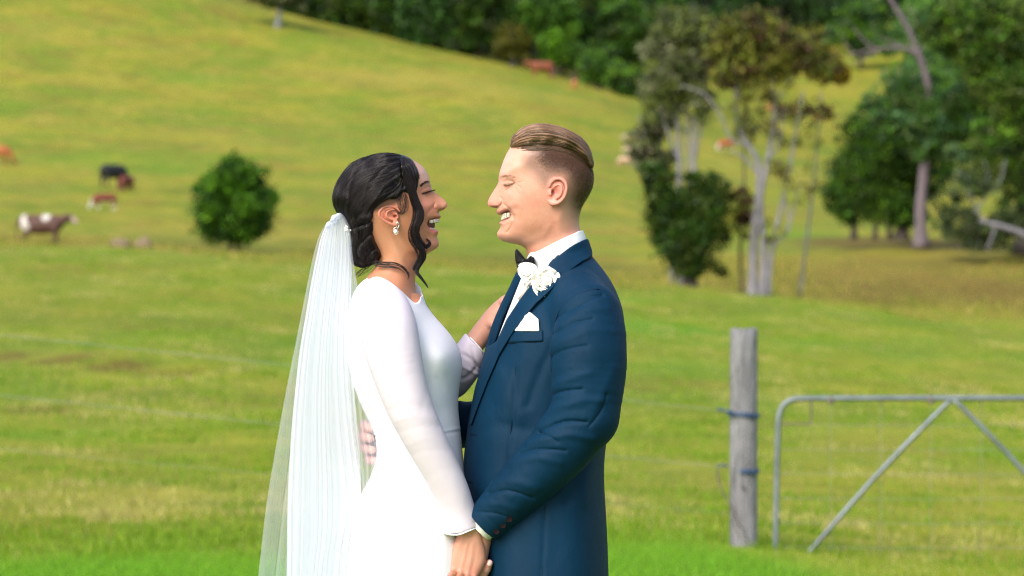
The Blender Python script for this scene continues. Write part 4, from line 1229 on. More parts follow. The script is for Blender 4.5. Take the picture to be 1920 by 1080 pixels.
g_ctrl = [(918, 381, 11, 8), (923, 371, 9, 7), (930, 357, 8, 7), (934, 382, 17, 6), (927, 387, 12, 5), (937, 346, 9, 7), (945, 349, 21, 9),
          (953, 350, 31, 12), (963, 350, 44, 16), (978, 343, 55, 25), (938, 331, 20, 13), (946, 332, 35, 18), (958, 336, 47, 22),
          (945, 310, 48, 36), (955, 290, 58, 46), (975, 300, 61, 46), (1000, 320, 64, 50), (1000, 270, 68, 65), (1040, 262, 72, 75),
          (1040, 310, 73, 70), (1080, 300, 72, 72), (1100, 330, 66, 66), (1060, 345, 70, 60), (1085, 375, 58, 50), (1080, 410, 51, 42),
          (985, 365, 61, 34), (1005, 360, 66, 42), (1030, 362, 68, 50), (946, 372, 29, 10), (953, 373, 39, 14), (966, 374, 52, 25),
          (945, 389, 25, 10), (955, 388, 38, 14), (970, 390, 49, 25), (990, 390, 57, 35), (1015, 395, 60, 45),
          (936, 397, 19, 6), (947, 396, 28, 6), (960, 402, 36, 6), (940, 420, 19, 6), (951, 412, 29, 6), (968, 407, 44, 18),
          (937, 439, 17, 11), (942, 430, 19, 8), (952, 440, 29, 15), (965, 440, 39, 22), (980, 415, 51, 30), (1000, 425, 56, 35),
          (1020, 428, 57, 40), (985, 447, 47, 24), (985, 460, 36, 18), (1000, 472, 42, 28), (1020, 468, 48, 40), (1045, 450, 53, 48),
          (1070, 440, 51, 45), (1000, 515, 50, 38), (1050, 510, 60, 50), (1085, 490, 54, 45)]
GH = Relief(g_out, g_ctrl, 0.8, 4)
# cheeks, folds, lids, nose wing, jaw
GH.stroke([(939.5, 371), (942.3, 375.5), (941.6, 381), (938, 386)], 1.3, -3.4)
GH.blob(936.5, 379, 4.2, 5.0, 3.0)
GH.blob(919, 380, 5, 6, 1.0)
GH.blob(929.5, 388.4, 4.5, 1.5, -4.5, 0.1)
GH.stroke([(944, 383), (951, 389), (957.5, 397), (962, 406), (962, 416), (957.5, 427), (951, 436)], 1.5, -2.4)
GH.blob(966, 390, 11, 13, 2.6)
GH.stroke([(957.5, 400), (958.8, 404), (957, 408)], 1.4, -0.9)
GH.stroke([(945, 348.5), (950, 349.8), (957, 348), (963.5, 345.5)], 0.9, -2.09)
GH.stroke([(945, 346), (952, 344), (960, 344.2)], 2.0, 1.39)
GH.stroke([(944, 341.5), (951, 339.5), (959, 341.5), (965, 345)], 1.4, -1.91)
GH.stroke([(939, 333), (947, 331.5), (956, 334), (963, 338)], 3.0, 1.91)
GH.stroke([(948, 357.5), (953, 353.5), (959, 350), (965, 347.5)], 1.1, -1.91)
GH.stroke([(949, 353), (956, 349.5)], 1.6, 0.87)
GH.stroke([(965, 345.5), (972, 344.5), (980, 342)], 1.1, -1.13)
GH.stroke([(965, 348), (972, 351), (978, 356)], 1.1, -1.04)
GH.stroke([(963, 350), (968, 357), (972, 365)], 1.2, -0.87)
GH.blob(958, 366, 10, 8, 2.4)
GH.stroke([(972, 461), (1000, 462), (1024, 450), (1038, 424)], 7, -1.56)
GH.stroke([(962, 449), (990, 452), (1015, 443), (1030, 425)], 6, 0.72)
GH.stroke([(1052, 402), (1035, 430), (1008, 470)], 8, 1.20)
GH.stroke([(939, 427.5), (946, 426), (953, 420)], 2.5, -0.72)
GH.blob(938, 438, 7, 6, 1.2)
GH.blob(980, 330, 14, 16, -1.6)

g_ear = dict(side_w=0,
    outer=[(1029, 352, 2.2), (1032, 345, 2.5), (1038, 339.5, 2.9), (1046, 337.2, 3.2), (1054, 340, 3.3), (1059.3, 347.5, 3.3), (1060.2, 357, 3.2),
           (1058, 367, 3.1), (1053.5, 375, 3.1), (1047, 381, 3.2), (1040, 383.5, 3.6), (1033, 383.5, 3.8), (1029.5, 379, 3.2)],
    antihelix=[(1038.5, 353.5, 1.6), (1043, 349, 1.8), (1049, 349.5, 2.1), (1051.8, 356, 2.3), (1050.2, 365, 2.3), (1045.5, 371.5, 2.4), (1038, 374.5, 2.6)],
    tragus=((1030, 360, 4.0), (1031, 366, 3.4)), lobe=(1036, 380, 7.5, 5.0), shell=(1044, 361, 14.5, 21), tilt_u=1030, tilt=0.34, base_w=66.0)
def groom_skin(p):
    f = GH(p)
    fe = boxed(lambda r: ear_sdf(r, **g_ear), (1018, 328, -100), (1070, 394, 100), 8)(p)
    f = smin(f, fe, 2.5)
    # hollow of the ear and its canal
    z = np.abs(p[2])
    zz = z - (g_ear['base_w'] + (p[0] - 1030) * 0.34)
    bowl = ell((p[0], p[1], zz), (1041.5, 361, 5.0), (6.8, 9.0, 6.5))
    f = smax(f, -bowl, 1.5)
    can = ell((p[0], p[1], zz), (1036.0, 363, 1.5), (3.2, 6.0, 6.0))
    f = smax(f, -can, 1.0)
    fossa = ell((p[0], p[1], zz), (1043.5, 344.5, 5), (6.0, 3.0, 4.2))
    f = smax(f, -fossa, 1.0)
    sc = chain((p[0], p[1], zz), [(1056, 349, 6.2, 1.6), (1056.5, 358, 6.2, 1.8), (1053.5, 367, 6, 1.6), (1048, 375, 6, 1.2)], 1)
    f = smax(f, -sc, 1.0)
    return f
GP = Paint((900, 230), (1125, 540), (0.60, 0.33, 0.235))
GP.blob(975, 300, 40, 30, (0.688, 0.420, 0.319), 0.9)
GP.blob(945, 305, 14, 26, (0.707, 0.445, 0.350), 0.8)
GP.blob(988, 378, 30, 20, (0.632, 0.302, 0.213), 0.75)
GP.blob(960, 366, 13, 10, (0.688, 0.361, 0.274), 0.8)
GP.blob(1000, 405, 34, 22, (0.558, 0.286, 0.175), 0.7)
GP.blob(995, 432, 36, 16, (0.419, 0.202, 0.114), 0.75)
GP.blob(950, 438, 14, 12, (0.577, 0.302, 0.198), 0.6)
GP.blob(1030, 425, 22, 22, (0.558, 0.235, 0.152), 0.6)
GP.blob(1060, 430, 24, 26, (0.577, 0.277, 0.190), 0.7)
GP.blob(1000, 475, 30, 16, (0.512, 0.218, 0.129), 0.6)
GP.blob(990, 380, 24, 16, (0.64, 0.25, 0.17), 0.55)
GP.blob(968, 372, 14, 9, (0.68, 0.34, 0.25), 0.5)
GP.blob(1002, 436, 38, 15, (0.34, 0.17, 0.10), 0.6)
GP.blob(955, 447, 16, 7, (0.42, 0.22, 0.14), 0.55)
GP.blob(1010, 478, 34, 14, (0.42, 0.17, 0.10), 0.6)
for _ in range(170):
    GP.blob(rng.uniform(945, 1080), rng.uniform(300, 460), rng.uniform(2, 6), rng.uniform(2, 5), (0.50, 0.20, 0.13) if rng.random() < .6 else (0.68, 0.42, 0.31), rng.uniform(0.06, 0.22))
GP.blob(919, 382, 8, 8, (0.70, 0.26, 0.21), 0.75)
GP.blob(936, 380, 6, 7, (0.68, 0.28, 0.23), 0.5)
GP.stroke([(922, 388), (930, 388.5), (938, 385)], 1.6, (0.20, 0.05, 0.035), 0.8)
GP.area([(1027, 372), (1027, 340), (1040, 333), (1056, 336), (1064, 350), (1060, 372), (1045, 388), (1030, 388)], 5, (0.74, 0.30, 0.23), 0.8)
GP.blob(1041, 361, 7, 9, (0.42, 0.10, 0.07), 0.75)
GP.blob(1036, 363, 3, 6, (0.16, 0.03, 0.02), 0.8)
GP.stroke([(1043, 342.5), (1050, 343)], 2.6, (0.45, 0.11, 0.08), 0.6)
GP.stroke([(931, 396), (938, 396.5), (947, 394.8), (955, 396)], 2.0, (0.42, 0.13, 0.11), 0.8)
GP.stroke([(932.5, 400.5), (938, 401.5), (947, 398), (955, 397.5)], 1.5, (0.38, 0.10, 0.09), 0.7)
GP.stroke([(936.5, 418.5), (944, 415.5), (952, 410.5)], 2.2, (0.62, 0.24, 0.21), 0.85)
GP.stroke([(945.5, 348.6), (950, 349.8), (957, 347.8), (964, 345)], 1.0, (0.035, 0.015, 0.012), 1.0)
GP.stroke([(947.5, 348.6), (951, 349.4), (955, 348.6)], 1.7, (0.03, 0.015, 0.012), 0.9)
GP.stroke([(944, 342), (951, 340), (960, 342)], 1.4, (0.45, 0.20, 0.14), 0.55)
GP.stroke([(949, 356.6), (954, 353), (959, 350.5)], 1.0, (0.28, 0.10, 0.07), 0.6)
GP.stroke([(938, 333), (946, 331.2), (956, 333.8), (964, 338)], 2.0, (0.36, 0.18, 0.11), 0.6)
GP.stroke([(946, 381), (953, 388), (960.5, 396), (964.5, 405), (964, 415), (959, 427)], 1.6, (0.45, 0.19, 0.13), 0.35)
# clipped hair: scalp tone deepening towards the top
fade = [(1006, 268), (990, 282), (983, 300), (985, 318), (1000, 330), (1012, 345), (1024, 352), (1030, 344), (1040, 334), (1055, 333), (1064, 345),
        (1064, 365), (1062, 380), (1070, 396), (1082, 408), (1095, 405), (1130, 360), (1130, 260), (1060, 230)]
GP.area(fade, 20, (0.21, 0.125, 0.098), 0.70, 5)
GP.area([(1016, 268), (1008, 285), (1018, 305), (1035, 322), (1055, 326), (1068, 340), (1070, 365), (1080, 392), (1100, 392), (1130, 360), (1130, 260), (1060, 230)],
        24, (0.085, 0.045, 0.032), 0.85, 6)
for _ in range(40):
    GP.blob(rng.uniform(975, 1045), rng.uniform(405, 452), 0.9, 0.9, (0.30, 0.14, 0.09), rng.uniform(0.1, 0.4))
for (a, b_) in ((998, 422), (1006, 416), (1014, 424), (979, 394), (1012, 427)):
    GP.blob(a, b_, 1.1, 1.1, (0.22, 0.10, 0.06), 0.5)
def nail(name, center, nrm, ln, r1, r2, mat, parent):
    """small domed plate: centre, facing direction, long direction (sculpting units)"""
    n_ = np.array(nrm, float); n_ /= np.linalg.norm(n_); l_ = np.array(ln, float); l_ -= n_ * l_.dot(n_); l_ /= np.linalg.norm(l_)
    s_ = np.cross(n_, l_)
    V = []; F = []
    for i in range(5):
        for j in range(5):
            a = (i / 4 - .5) * 2; b = (j / 4 - .5) * 2
            rr = 1 - 0.12 * a * a * b * b
            V.append(np.array(center) + l_ * a * r1 * rr * (1 - .15 * b * b) + s_ * b * r2 * rr + n_ * (0.6 - 1.3 * b * b - 0.3 * a * a))
    for i in range(4):
        for j in range(4):
            F.append([i * 5 + j, i * 5 + j + 1, i * 5 + j + 6, i * 5 + j + 5])
    return mesh_obj(name, to_world(np.array(V)), np.array(F), mat, parent)
MAT_NAIL = plain_mat("nail", (0.72, 0.42, 0.36), 0.25, 0.05)

# hand that holds the bride's hand from behind (mostly hidden by hers), fingertip and thumb in view
def g_hand_near(p):
    f = chain(p, [C4(903, 992, 112, 22), C4(893, 1030, 104, 24), C4(886, 1060, 100, 25)], 10)
    f = smin(f, chain(p, [C4(893, 1090, 98, 10), C4(903, 1080, 104, 9.5), C4(911, 1066, 112, 9.0), C4(917, 1056, 118, 7.0)], 3), 5)
    for k in range(3):
        f = smin(f, chain(p, [C4(880 - k * 14, 1072, 98 - 2 * k, 11), C4(876 - k * 15, 1104, 96, 9.5), C4(870 - k * 15, 1116, 116, 8.5), C4(868 - k * 15, 1100, 130, 8)], 3), 3)
    f = smin(f, chain(p, [C4(868, 1040, 104, 12), C4(850, 1064, 118, 10.5), C4(842, 1077, 132, 9.8), C4(838, 1082, 138, 8.4)], 4), 6)
    return f
# hand round the bride's back: four fingers stacked, seen through the veil
def g_hand_far(p):
    f = chain(p, [C4(760, 800, -125, 24), C4(722, 812, -100, 26)], 8)
    f = smin(f, ell(p, (712, 822, -78), (24, 36, 24)), 10)
    for k, (y0, y1, L) in enumerate(((793, 797, 0), (813, 816, -4), (833, 838, 0), (853, 859, 9))):
        f = smin(f, chain(p, [C4(704, y0 + 6, -62, 11), C4(683 + L, y1, -36, 10.2), C4(685 + L, y1 + 3, -10, 9.4), C4(697 + L, y1 + 6, 12, 8.2)], 3), 2.0)
    return f
def g_inner(p):
    f = chain(p, [(1040, 500, 0, 48), (1050, 560, 0, 70), (1050, 700, 0, 90)], 20)
    f = smin(f, chain(p, [(1060, 570, 60, 40), C4(1104, 590, 165, 36), C4(1102, 700, 184, 40), C4(1096, 780, 188, 36), C4(1000, 890, 158, 30), C4(903, 992, 112, 22)], 12), 12)
    f = smin(f, chain(p, [(1060, 570, -60, 40), C4(1095, 590, -165, 34), C4(1040, 720, -188, 36), C4(985, 800, -178, 30), C4(860, 798, -158, 27), C4(760, 800, -125, 24)], 12), 12)
    return f
def g_whole(p):
    f = boxed(groom_skin, (912, 244, -92), (1118, 532, 92), 6)(p)
    f = np.minimum(f, boxed(g_hand_near, (812, 985, 66), (938, 1128, 160))(p))
    f = np.minimum(f, boxed(g_hand_far, (660, 772, -156), (788, 888, 26))(p))
    return np.minimum(f, boxed(g_inner, (735, 470, -230), (1150, 1020, 235))(p))
v, q = sdf_mesh(g_whole, (655, 240, -232), (1152, 1132, 236), 1.5, 2)
cc = GP.at(v[:, 0], v[:, 1])
cc[(v[:, 1] > 900)] = (0.66, 0.33, 0.25); cc[(v[:, 0] < 800)] = (0.64, 0.34, 0.27)
g_body = sculpt("body", v, q, MAT_SKIN, groom, cc)
tag(g_body, "skin of the head, neck and hands")
nail("fingernail", c(918.5, 1056, 126), (0.2, -0.2, 1), (0.55, -0.85, 0.1), 5.2, 3.8, MAT_NAIL, g_body)

# teeth along the upper arch and the dark mouth behind them
def teeth_mesh(front_u, top_v, height, curve, ws, slope, sgn, rad_w):
    """teeth on an arch u = front_u + sgn*curve*w^2"""
    parts = []
    for k, w_ in enumerate(ws):
        uu = front_u + sgn * curve * w_ * w_
        vv = top_v + slope * abs(uu - front_u)
        hh = height * (1.0 - 0.012 * abs(w_))
        def f(p, uu=uu, vv=vv, hh=hh, w_=w_):
            ang = math.atan(2 * curve * w_) * sgn
            ca, sa = math.cos(ang), math.sin(ang)
            x = p[0] - uu; z = p[2] - w_
            a = x * ca - z * sa; b = x * sa + z * ca
            y = p[1] - vv
            qx = np.maximum(np.abs(a) - 1.6, 0); qz = np.maximum(np.abs(b) - rad_w + 1.6, 0); qy = np.maximum(np.abs(y) - hh / 2 + 1.6, 0)
            return np.sqrt(qx * qx + qy * qy + qz * qz) - 1.6
        parts.append(sdf_mesh(f, (uu - 8, vv - hh, w_ - 8), (uu + 8, vv + hh, w_ + 8), 0.7, 1, True))
    return join(parts)
v, q = teeth_mesh(942.6, 407.0, 13.0, 0.0195, [-24.0, -18.4, -12.4, -7.4, -2.5, 2.5, 7.4, 12.4, 18.4, 24.0], -0.28, 1, 2.5)
sculpt("teeth", v, q, MAT_TEETH, groom)
def g_mouth(p):
    return np.maximum(ell(p, (966, 408, 0), (22, 14, 27)), -999)
v, q = sdf_mesh(g_mouth, (940, 390, -30), (992, 426, 30), 2.0, 1)
sculpt("mouth", v, q, MAT_MOUTH, groom)

# ----------------------------------------------------------------- groom's hair
HAIR_G = (0.185, 0.105, 0.058)
MAT_HAIRG = hair_mat("hair_light_brown", HAIR_G, 0.42, 0.4)
MAT_HAIRGB = plain_mat("hair_base_brown", (0.13, 0.066, 0.032), 0.6, 0.3, 120, 0.4, 300)
MAT_CLIP = hair_mat("hair_clipped", (0.085, 0.042, 0.027), 0.6, 0.2)
gh_out = [(957.5, 277), (957, 270), (960, 261), (966, 252), (975, 243.5), (988, 236.5), (1004, 233), (1022, 233), (1042, 237), (1062, 244), (1080, 253.5),
          (1095, 265), (1104, 279), (1110, 294), (1113.5, 312), (1107, 316), (1098, 306), (1082, 294), (1062, 285), (1042, 279.5), (1020, 279), (1000, 281), (982, 280.5), (968, 281)]
gh_ctrl = [(962, 270, 46, 16), (975, 262, 57, 18), (970, 279, 52, 9), (985, 279, 59, 9), (1018, 278, 68, 9), (1090, 300, 66, 18), (1075, 290, 71, 13), (1106, 312, 56, 20), (1040, 280, 72, 9), (985, 245, 58, 28), (1005, 265, 70, 26), (1040, 262, 75.5, 30), (1040, 240, 66, 34), (1080, 275, 75, 34), (1105, 300, 60, 28), (1095, 270, 64, 36), (1000, 279, 64, 9), (1060, 285, 72, 10)]
GHAIR = Relief(gh_out, gh_ctrl, 0.8, 3)
for k in range(9):
    t = k / 8
    GHAIR.stroke([(960 + 2 * t, 274 - 20 * t), (985 + 4 * t, 262 - 22 * t), (1030, 262 - 22 * t), (1075, 276 - 22 * t), (1105, 300 - 20 * t)], 1.6, -1.6 if k % 2 else 1.0)
v, q = sdf_mesh(GHAIR, (945, 225, -92), (1125, 325, 92), 1.6, 1)
g_hair = sculpt("hair", v, q, MAT_HAIRGB, groom)
tag(g_hair, "light brown hair swept back on top, clipped short at the sides")
top_g = smooth_line([(957, 275), (957.5, 266), (963, 254), (974, 243), (989, 235), (1006, 232), (1026, 232.5), (1050, 238), (1074, 248), (1094, 262), (1106, 280), (1113, 306)], 5)
bot_g = smooth_line([(959, 279), (966, 278), (978, 277), (990, 277), (1003, 277), (1018, 277.5), (1035, 279), (1052, 282), (1068, 287), (1084, 295), (1098, 305), (1109, 316)], 5)
def lane_strands(A, B, hf, n, m, jit, lift, qpow=1.0, seg=(0.0, 1.0), wave=0.0, side=0, clump=14, seedph=0.0, back_dark=0.0):
    """strands that follow the field between two guide lines A and B, on both sides of the head"""
    ta = np.linspace(0, 1, len(A)); out = []; tones = []
    ncl = max(1, n // clump)
    for ci in range(ncl):
        q0 = rng.random() ** qpow; s0 = rng.uniform(seg[0], seg[1] * 0.55); L = rng.uniform(0.35, 0.7)
        sd = side if side else (1 if rng.random() < 0.62 else -1)
        ph = rng.uniform(0, 6.28); dq = rng.normal(0, 0.035); lf0 = rng.uniform(0.2, 1.0)
        tn = np.clip(0.5 + 0.5 * np.sin(q0 * 47 + 2.2 * math.sin(s0 * 6) + seedph) * 0.8 + rng.normal(0, 0.22), 0, 1) * (1 - back_dark * min(1, s0 * 2.2)) * (1 - back_dark * 0.5 * q0 ** 3)
        for k in range(clump):
            s = np.clip(s0 + rng.normal(0, .015) + np.linspace(0, 1, m) * L, 0, seg[1])
            qq = np.clip(q0 + rng.normal(0, 0.010) + dq * np.linspace(0, 1, m) + wave * np.sin(s * 9 + ph), 0.0, 1.0)
            ax = np.interp(s, ta, A[:, 0]); ay = np.interp(s, ta, A[:, 1]); bx = np.interp(s, ta, B[:, 0]); by = np.interp(s, ta, B[:, 1])
            x = ax + (bx - ax) * qq; y = ay + (by - ay) * qq
            h = hf.half(x, y)
            wv = sd * (h + lift * lf0 + rng.normal(0, 0.35))
            pts = np.stack([x, y, wv], 1)
            pts[:, :2] += rng.normal(0, jit, 2)
            out.append(pts); tones.append(np.clip(tn + rng.normal(0, .06), 0, 1))
    return np.array(out), np.array(tones)
P, T_ = lane_strands(top_g, bot_g, GHAIR, 3600, 12, 0.3, 1.8, 0.9, (0.0, 1.0), 0.014, back_dark=0.45)
strands("hair_strands", to_world(P), 0.00035, MAT_HAIRG, g_hair, tone=T_)
# front quiff rising from the hairline
P, T_ = lane_strands(top_g, bot_g, GHAIR, 700, 10, 0.4, 2.4, 0.7, (0.0, 0.2), 0.01, seedph=1.0)
strands("quiff_strands", to_world(P), 0.00035, MAT_HAIRG, g_hair, tone=T_)
# hairs that fall over the edge of the long top, so that it runs into the clipped sides
class _Both:
    @staticmethod
    def half(x, y):
        return np.maximum(GHAIR.half(x, y), GH.half(x, y))
P, T_ = lane_strands(bot_g - np.array([0, 7.0]), bot_g + np.array([0, 7.0]), _Both, 1300, 8, 0.8, 1.0, 1.0, (0.12, 1.0), 0.10, clump=5, seedph=2.0, back_dark=0.6)
strands("edge_strands", to_world(P), 0.00022, MAT_HAIRG, g_hair, tone=T_ * 0.55)
# clipped sides
fp = smooth_line(fade, 3, True)
n = 0; pts = []
us = rng.uniform(978, 1118, 90000); vs = rng.uniform(268, 412, 90000)
dd = poly_sd(us, vs, fp)
topness = np.clip((330 - vs) / 60, 0, 1) * 0.5 + np.clip((us - 1005) / 50, 0, 1) * 0.5
inear = ((us - 1045) / 22) ** 2 + ((vs - 361) / 29) ** 2 < 1
keep = (dd > 7 + rng.random(len(us)) ** 0.7 * 26) & (rng.random(len(us)) < 0.15 + 0.85 * topness ** 1.3) & ~inear
us, vs, topness = us[keep], vs[keep], topness[keep]
hh = GH.half(us, vs); ok = hh > 6
us, vs, hh, topness = us[ok], vs[ok], hh[ok], topness[ok]
sdn = np.where(rng.random(len(us)) < 0.7, 1, -1)
L = (1.2 + 4.0 * topness)
m = 4; t = np.linspace(0, 1, m)
P = np.zeros((len(us), m, 3))
ang = rng.normal(0, 0.25, len(us))
du = np.cos(1.1 + ang) ; dv = np.sin(1.1 + ang)
x = us[:, None] + du[:, None] * L[:, None] * t; y = vs[:, None] + dv[:, None] * L[:, None] * t
hx = GH.half(x, y)
P[..., 0] = x; P[..., 1] = y; P[..., 2] = sdn[:, None] * (np.minimum(hx, hh[:, None] + 1) + 0.2 + t * (0.5 + 0.9 * topness[:, None]))
strands("clipped_hair", to_world(P), 0.00009, MAT_CLIP, g_hair)
# eyebrow and lashes, both sides
P = []
for sd_ in (1, -1):
    for _ in range(46):
        s = rng.random()
        bx = 938 + 26 * s; by = 333 - 2.5 * math.sin(s * 2.6) + 4.5 * s * s + rng.normal(0, 0.9)
        t = np.linspace(0, 1, 4); x = bx + 5 * t; y = by - 2.6 * t + 1.2 * t * t
        P.append(np.stack([x, y, sd_ * (GH.half(x, y) + 0.4)], 1))
    for _ in range(40):
        s = rng.random(); bx = 945.5 + 17 * s; by = 348.8 - 3 * s * s + 1.2 * math.sin(s * 3.1)
        t = np.linspace(0, 1, 4); x = bx - 2.5 * t; y = by + 1.8 * t - 0.6 * t * t
        P.append(np.stack([x, y, sd_ * (GH.half(np.full(4, bx), np.full(4, by)) + 0.3 + 3 * t)], 1))
strands("eyebrow", to_world(np.array(P)), 0.00012, hair_mat("brow_brown", (0.30, 0.15, 0.085), 0.6, 0.2), g_body)

# ----------------------------------------------------------------- suit
def cloth_mat(name, col, rough=0.7, bs=900, bump=0.3, sheen=0.3, var=0.12, wrinkle=0.35):
    m, nt, b, out = new_mat(name)
    vec = obj_coord(nt)
    f = noise_fac(nt, 8, 4, 0.6, 0.3, 0.7, vec)
    cc = mixrgb(nt, tuple(x * (1 + var) for x in col), tuple(x * (1 - var) for x in col), f)
    wv = N(nt, "ShaderNodeTexWave"); wv.inputs['Scale'].default_value = bs; wv.bands_direction = 'DIAGONAL'
    wv.inputs['Distortion'].default_value = 1.0
    nt.links.new(vec, wv.inputs['Vector'])
    nt.links.new(cc, b.inputs['Base Color'])
    b.inputs['Roughness'].default_value = rough
    b.inputs['Specular IOR Level'].default_value = 0.14
    b.inputs['Sheen Weight'].default_value = sheen
    b.inputs['Sheen Roughness'].default_value = 0.35
    b.inputs['Sheen Tint'].default_value = (*[min(1, x * 3 + .1) for x in col], 1)
    bp = N(nt, "ShaderNodeBump"); bp.inputs['Strength'].default_value = bump; bp.inputs['Distance'].default_value = 0.0004
    nt.links.new(wv.outputs[0], bp.inputs['Height'])
    wr = N(nt, "ShaderNodeTexNoise"); wr.inputs['Scale'].default_value = 16; wr.inputs['Detail'].default_value = 4; wr.inputs['Distortion'].default_value = 0.8
    nt.links.new(obj_coord(nt, (1.0, 1.0, 0.55), (0.2, 0.5, 0.1)), wr.inputs['Vector'])
    b2 = N(nt, "ShaderNodeBump"); b2.inputs['Strength'].default_value = wrinkle; b2.inputs['Distance'].default_value = 0.012
    nt.links.new(wr.outputs[0], b2.inputs['Height']); nt.links.new(bp.outputs[0], b2.inputs['Normal']); nt.links.new(b2.outputs[0], b.inputs['Normal'])
    return m
NAVY = (0.0006, 0.0235, 0.056)
MAT_NAVY = cloth_mat("navy_wool", NAVY, 0.62, 700, 0.3, 0.10)
MAT_NAVYD = cloth_mat("navy_thread", (0.002, 0.010, 0.022), 0.8, 700, 0.1, 0.0)
MAT_SHIRT = cloth_mat("white_cotton", (0.80, 0.80, 0.80), 0.8, 900, 0.1, 0.1, 0.02)
MAT_BLACK = cloth_mat("black_satin", (0.008, 0.008, 0.010), 0.3, 600, 0.05, 0.0)

gj_out = [(1096, 460), (1110, 480), (1128, 502), (1146, 528), (1159, 555), (1168, 585), (1172, 620), (1172, 660), (1166, 700), (1156, 740), (1146, 785), (1137, 830),
          (1133, 870), (1133, 910), (1136, 960), (1139, 1020), (1141, 1080), (1143, 1170), (1140, 1240), (1010, 1250), (912, 1245), (896, 1180), (900, 1080), (892, 1010),
          (880, 950), (870, 900), (869, 870), (872, 835), (879, 788), (888, 738), (896, 708), (908, 665), (922, 622), (938, 580), (955, 537), (968, 508), (984, 490), (1010, 478), (1050, 462)]
gj_ctrl = [(1000, 495, 60, 34), (1050, 480, 62, 30), (1090, 480, 60, 30), (1060, 520, 130, 50), (1110, 530, 135, 45), (1000, 530, 105, 40), (970, 560, 110, 50),
           (1080, 570, 168, 60), (1020, 600, 155, 75), (960, 600, 130, 60), (1080, 650, 172, 80), (1150, 600, 130, 50), (960, 680, 140, 75), (920, 690, 120, 60), (1040, 740, 160, 90),
           (1130, 740, 130, 60), (900, 800, 120, 60), (960, 820, 145, 80), (1080, 840, 150, 80), (1000, 950, 160, 90), (900, 940, 120, 60), (1100, 960, 150, 80), (1000, 1100, 172, 90), (1100, 1100, 160, 80), (930, 1100, 150, 70), (1000, 1240, 175, 90), (930, 1240, 150, 70), (1120, 1240, 150, 70)]
GJ = Relief(gj_out, gj_ctrl, 2.0, 3, pad=20)
GJ.stroke([(967, 690), (964, 760), (955, 840), (950, 900)], 5, -2.0)
GJ.stroke([(940, 700), (950, 740), (975, 770)], 16, 3.0)
GJ.stroke([(905, 800), (940, 790), (985, 800)], 12, -3.0)
GJ.stroke([(1140, 800), (1110, 860), (1095, 930)], 14, 6.0)
GJ.stroke([(1120, 790), (1085, 870), (1060, 930)], 10, -5.0)
GJ.stroke([(1020, 940), (1018, 1000), (1012, 1090)], 4, -2.0)
VEE = smooth_line([(1046, 470), (1026, 499), (1008, 518), (990, 540), (973, 563), (950, 598), (931, 640), (915, 650), (880, 640), (880, 600), (930, 500), (960, 440), (1030, 440)], 1, True)
def vee_sd(p):
    # only evaluated on the relief grid: precomputed
    return -GJ.samp(VEE_G, p[0], p[1])
VEE_G = poly_sd(GJ.U, GJ.V, VEE)
def g_jacket(p):
    f = GJ(p)
    f = smin(f, chain(p, [C4(1085, 560, 120, 46), C4(1100, 585, 165, 56)], 10), 24)
    f = smin(f, chain(p, [C4(1085, 560, -120, 46), C4(1100, 585, -165, 56)], 10), 24)
    return np.maximum(f, -np.maximum(vee_sd(p), -62 - p[2]))
v, q = sdf_mesh(g_jacket, (850, 440, -250), (1185, 1262, 250), 3.2, 2)
fold_j = [([(1040, 640), (1012, 700), (990, 760)], 9, -3.0)]
v = displace(v, q, fold_j)
g_jack = sculpt("jacket", v, q, MAT_NAVY, groom)
tag(g_jack, "navy suit jacket, worn buttoned")

# shirt
def g_shirt(p):
    k = np.clip((p[1] - 500) / 40, 0, 1)
    f = GJ((p[0] - 12 - 1 * k, p[1], p[2] / 0.97)) + 3.0
    return np.maximum(np.maximum(f, GJ(p) + 3.0), p[1] - 700)
v, q = sdf_mesh(g_shirt, (860, 460, -150), (1110, 704, 190), 3.0, 2)
g_sh = sculpt("shirt", v, q, MAT_SHIRT, groom)
COLP = smooth_line([(994, 474), (1004, 473), (1028, 461.5), (1052, 449), (1072, 440), (1096, 431), (1100, 452), (1090, 470), (1050, 500), (1010, 540), (992, 520), (986, 492)], 2, True)
COLG = poly_sd(GH.U, GH.V, COLP)
def neck_solid(p):
    f = GH(p)
    return f
def ring_sdf(p, G, off, th):
    f = GH(p) - off
    return np.maximum(np.abs(f + th / 2) - th / 2, -GH.samp(G, p[0], p[1]))
v, q = sdf_mesh(lambda p: ring_sdf(p, COLG, 5.5, 6.0), (965, 425, -90), (1118, 548, 90), 1.6, 1, True)
sculpt("shirt_collar", v, q, MAT_SHIRT, groom)

# jacket collar and lapels: cloth laid over the jacket, 4 mm proud
def over(p):
    return smin(GH(p) - 9.5, GJ(p), 12)
NC = smooth_line([(1027, 498), (1036, 488.5), (1046, 480.5), (1067, 464.5), (1084, 455), (1100, 448), (1104, 453), (1107, 462), (1110, 480), (1090, 491), (1071, 505), (1061, 514), (1051, 518.5), (1038, 514)], 2, True)
BIGU, BIGV = np.meshgrid(np.arange(860, 1130, 1.0), np.arange(430, 830, 1.0), indexing='ij')
class Mask:
    def __init__(self, poly):
        self.lo = np.array([860, 430.0]); self.step = 1.0
        self.G = poly_sd(BIGU, BIGV, poly)
    samp = Relief.samp
    def __call__(self, p):
        return -self.samp(self.G, p[0], p[1])
def sheet(base, mask, th, wmin=0.0):
    def f(p):
        return smax(smax(np.abs(base(p) - th / 2 + 1.0) - th / 2 - 1.0, mask(p), 1.6), wmin - p[2], 1.0)
    return f
v, q = sdf_mesh(sheet(over, Mask(NC), 4.0, -200), (1015, 435, -110), (1118, 530, 110), 1.6, 1, True)
sculpt("jacket_collar", v, q, MAT_NAVY, g_jack)
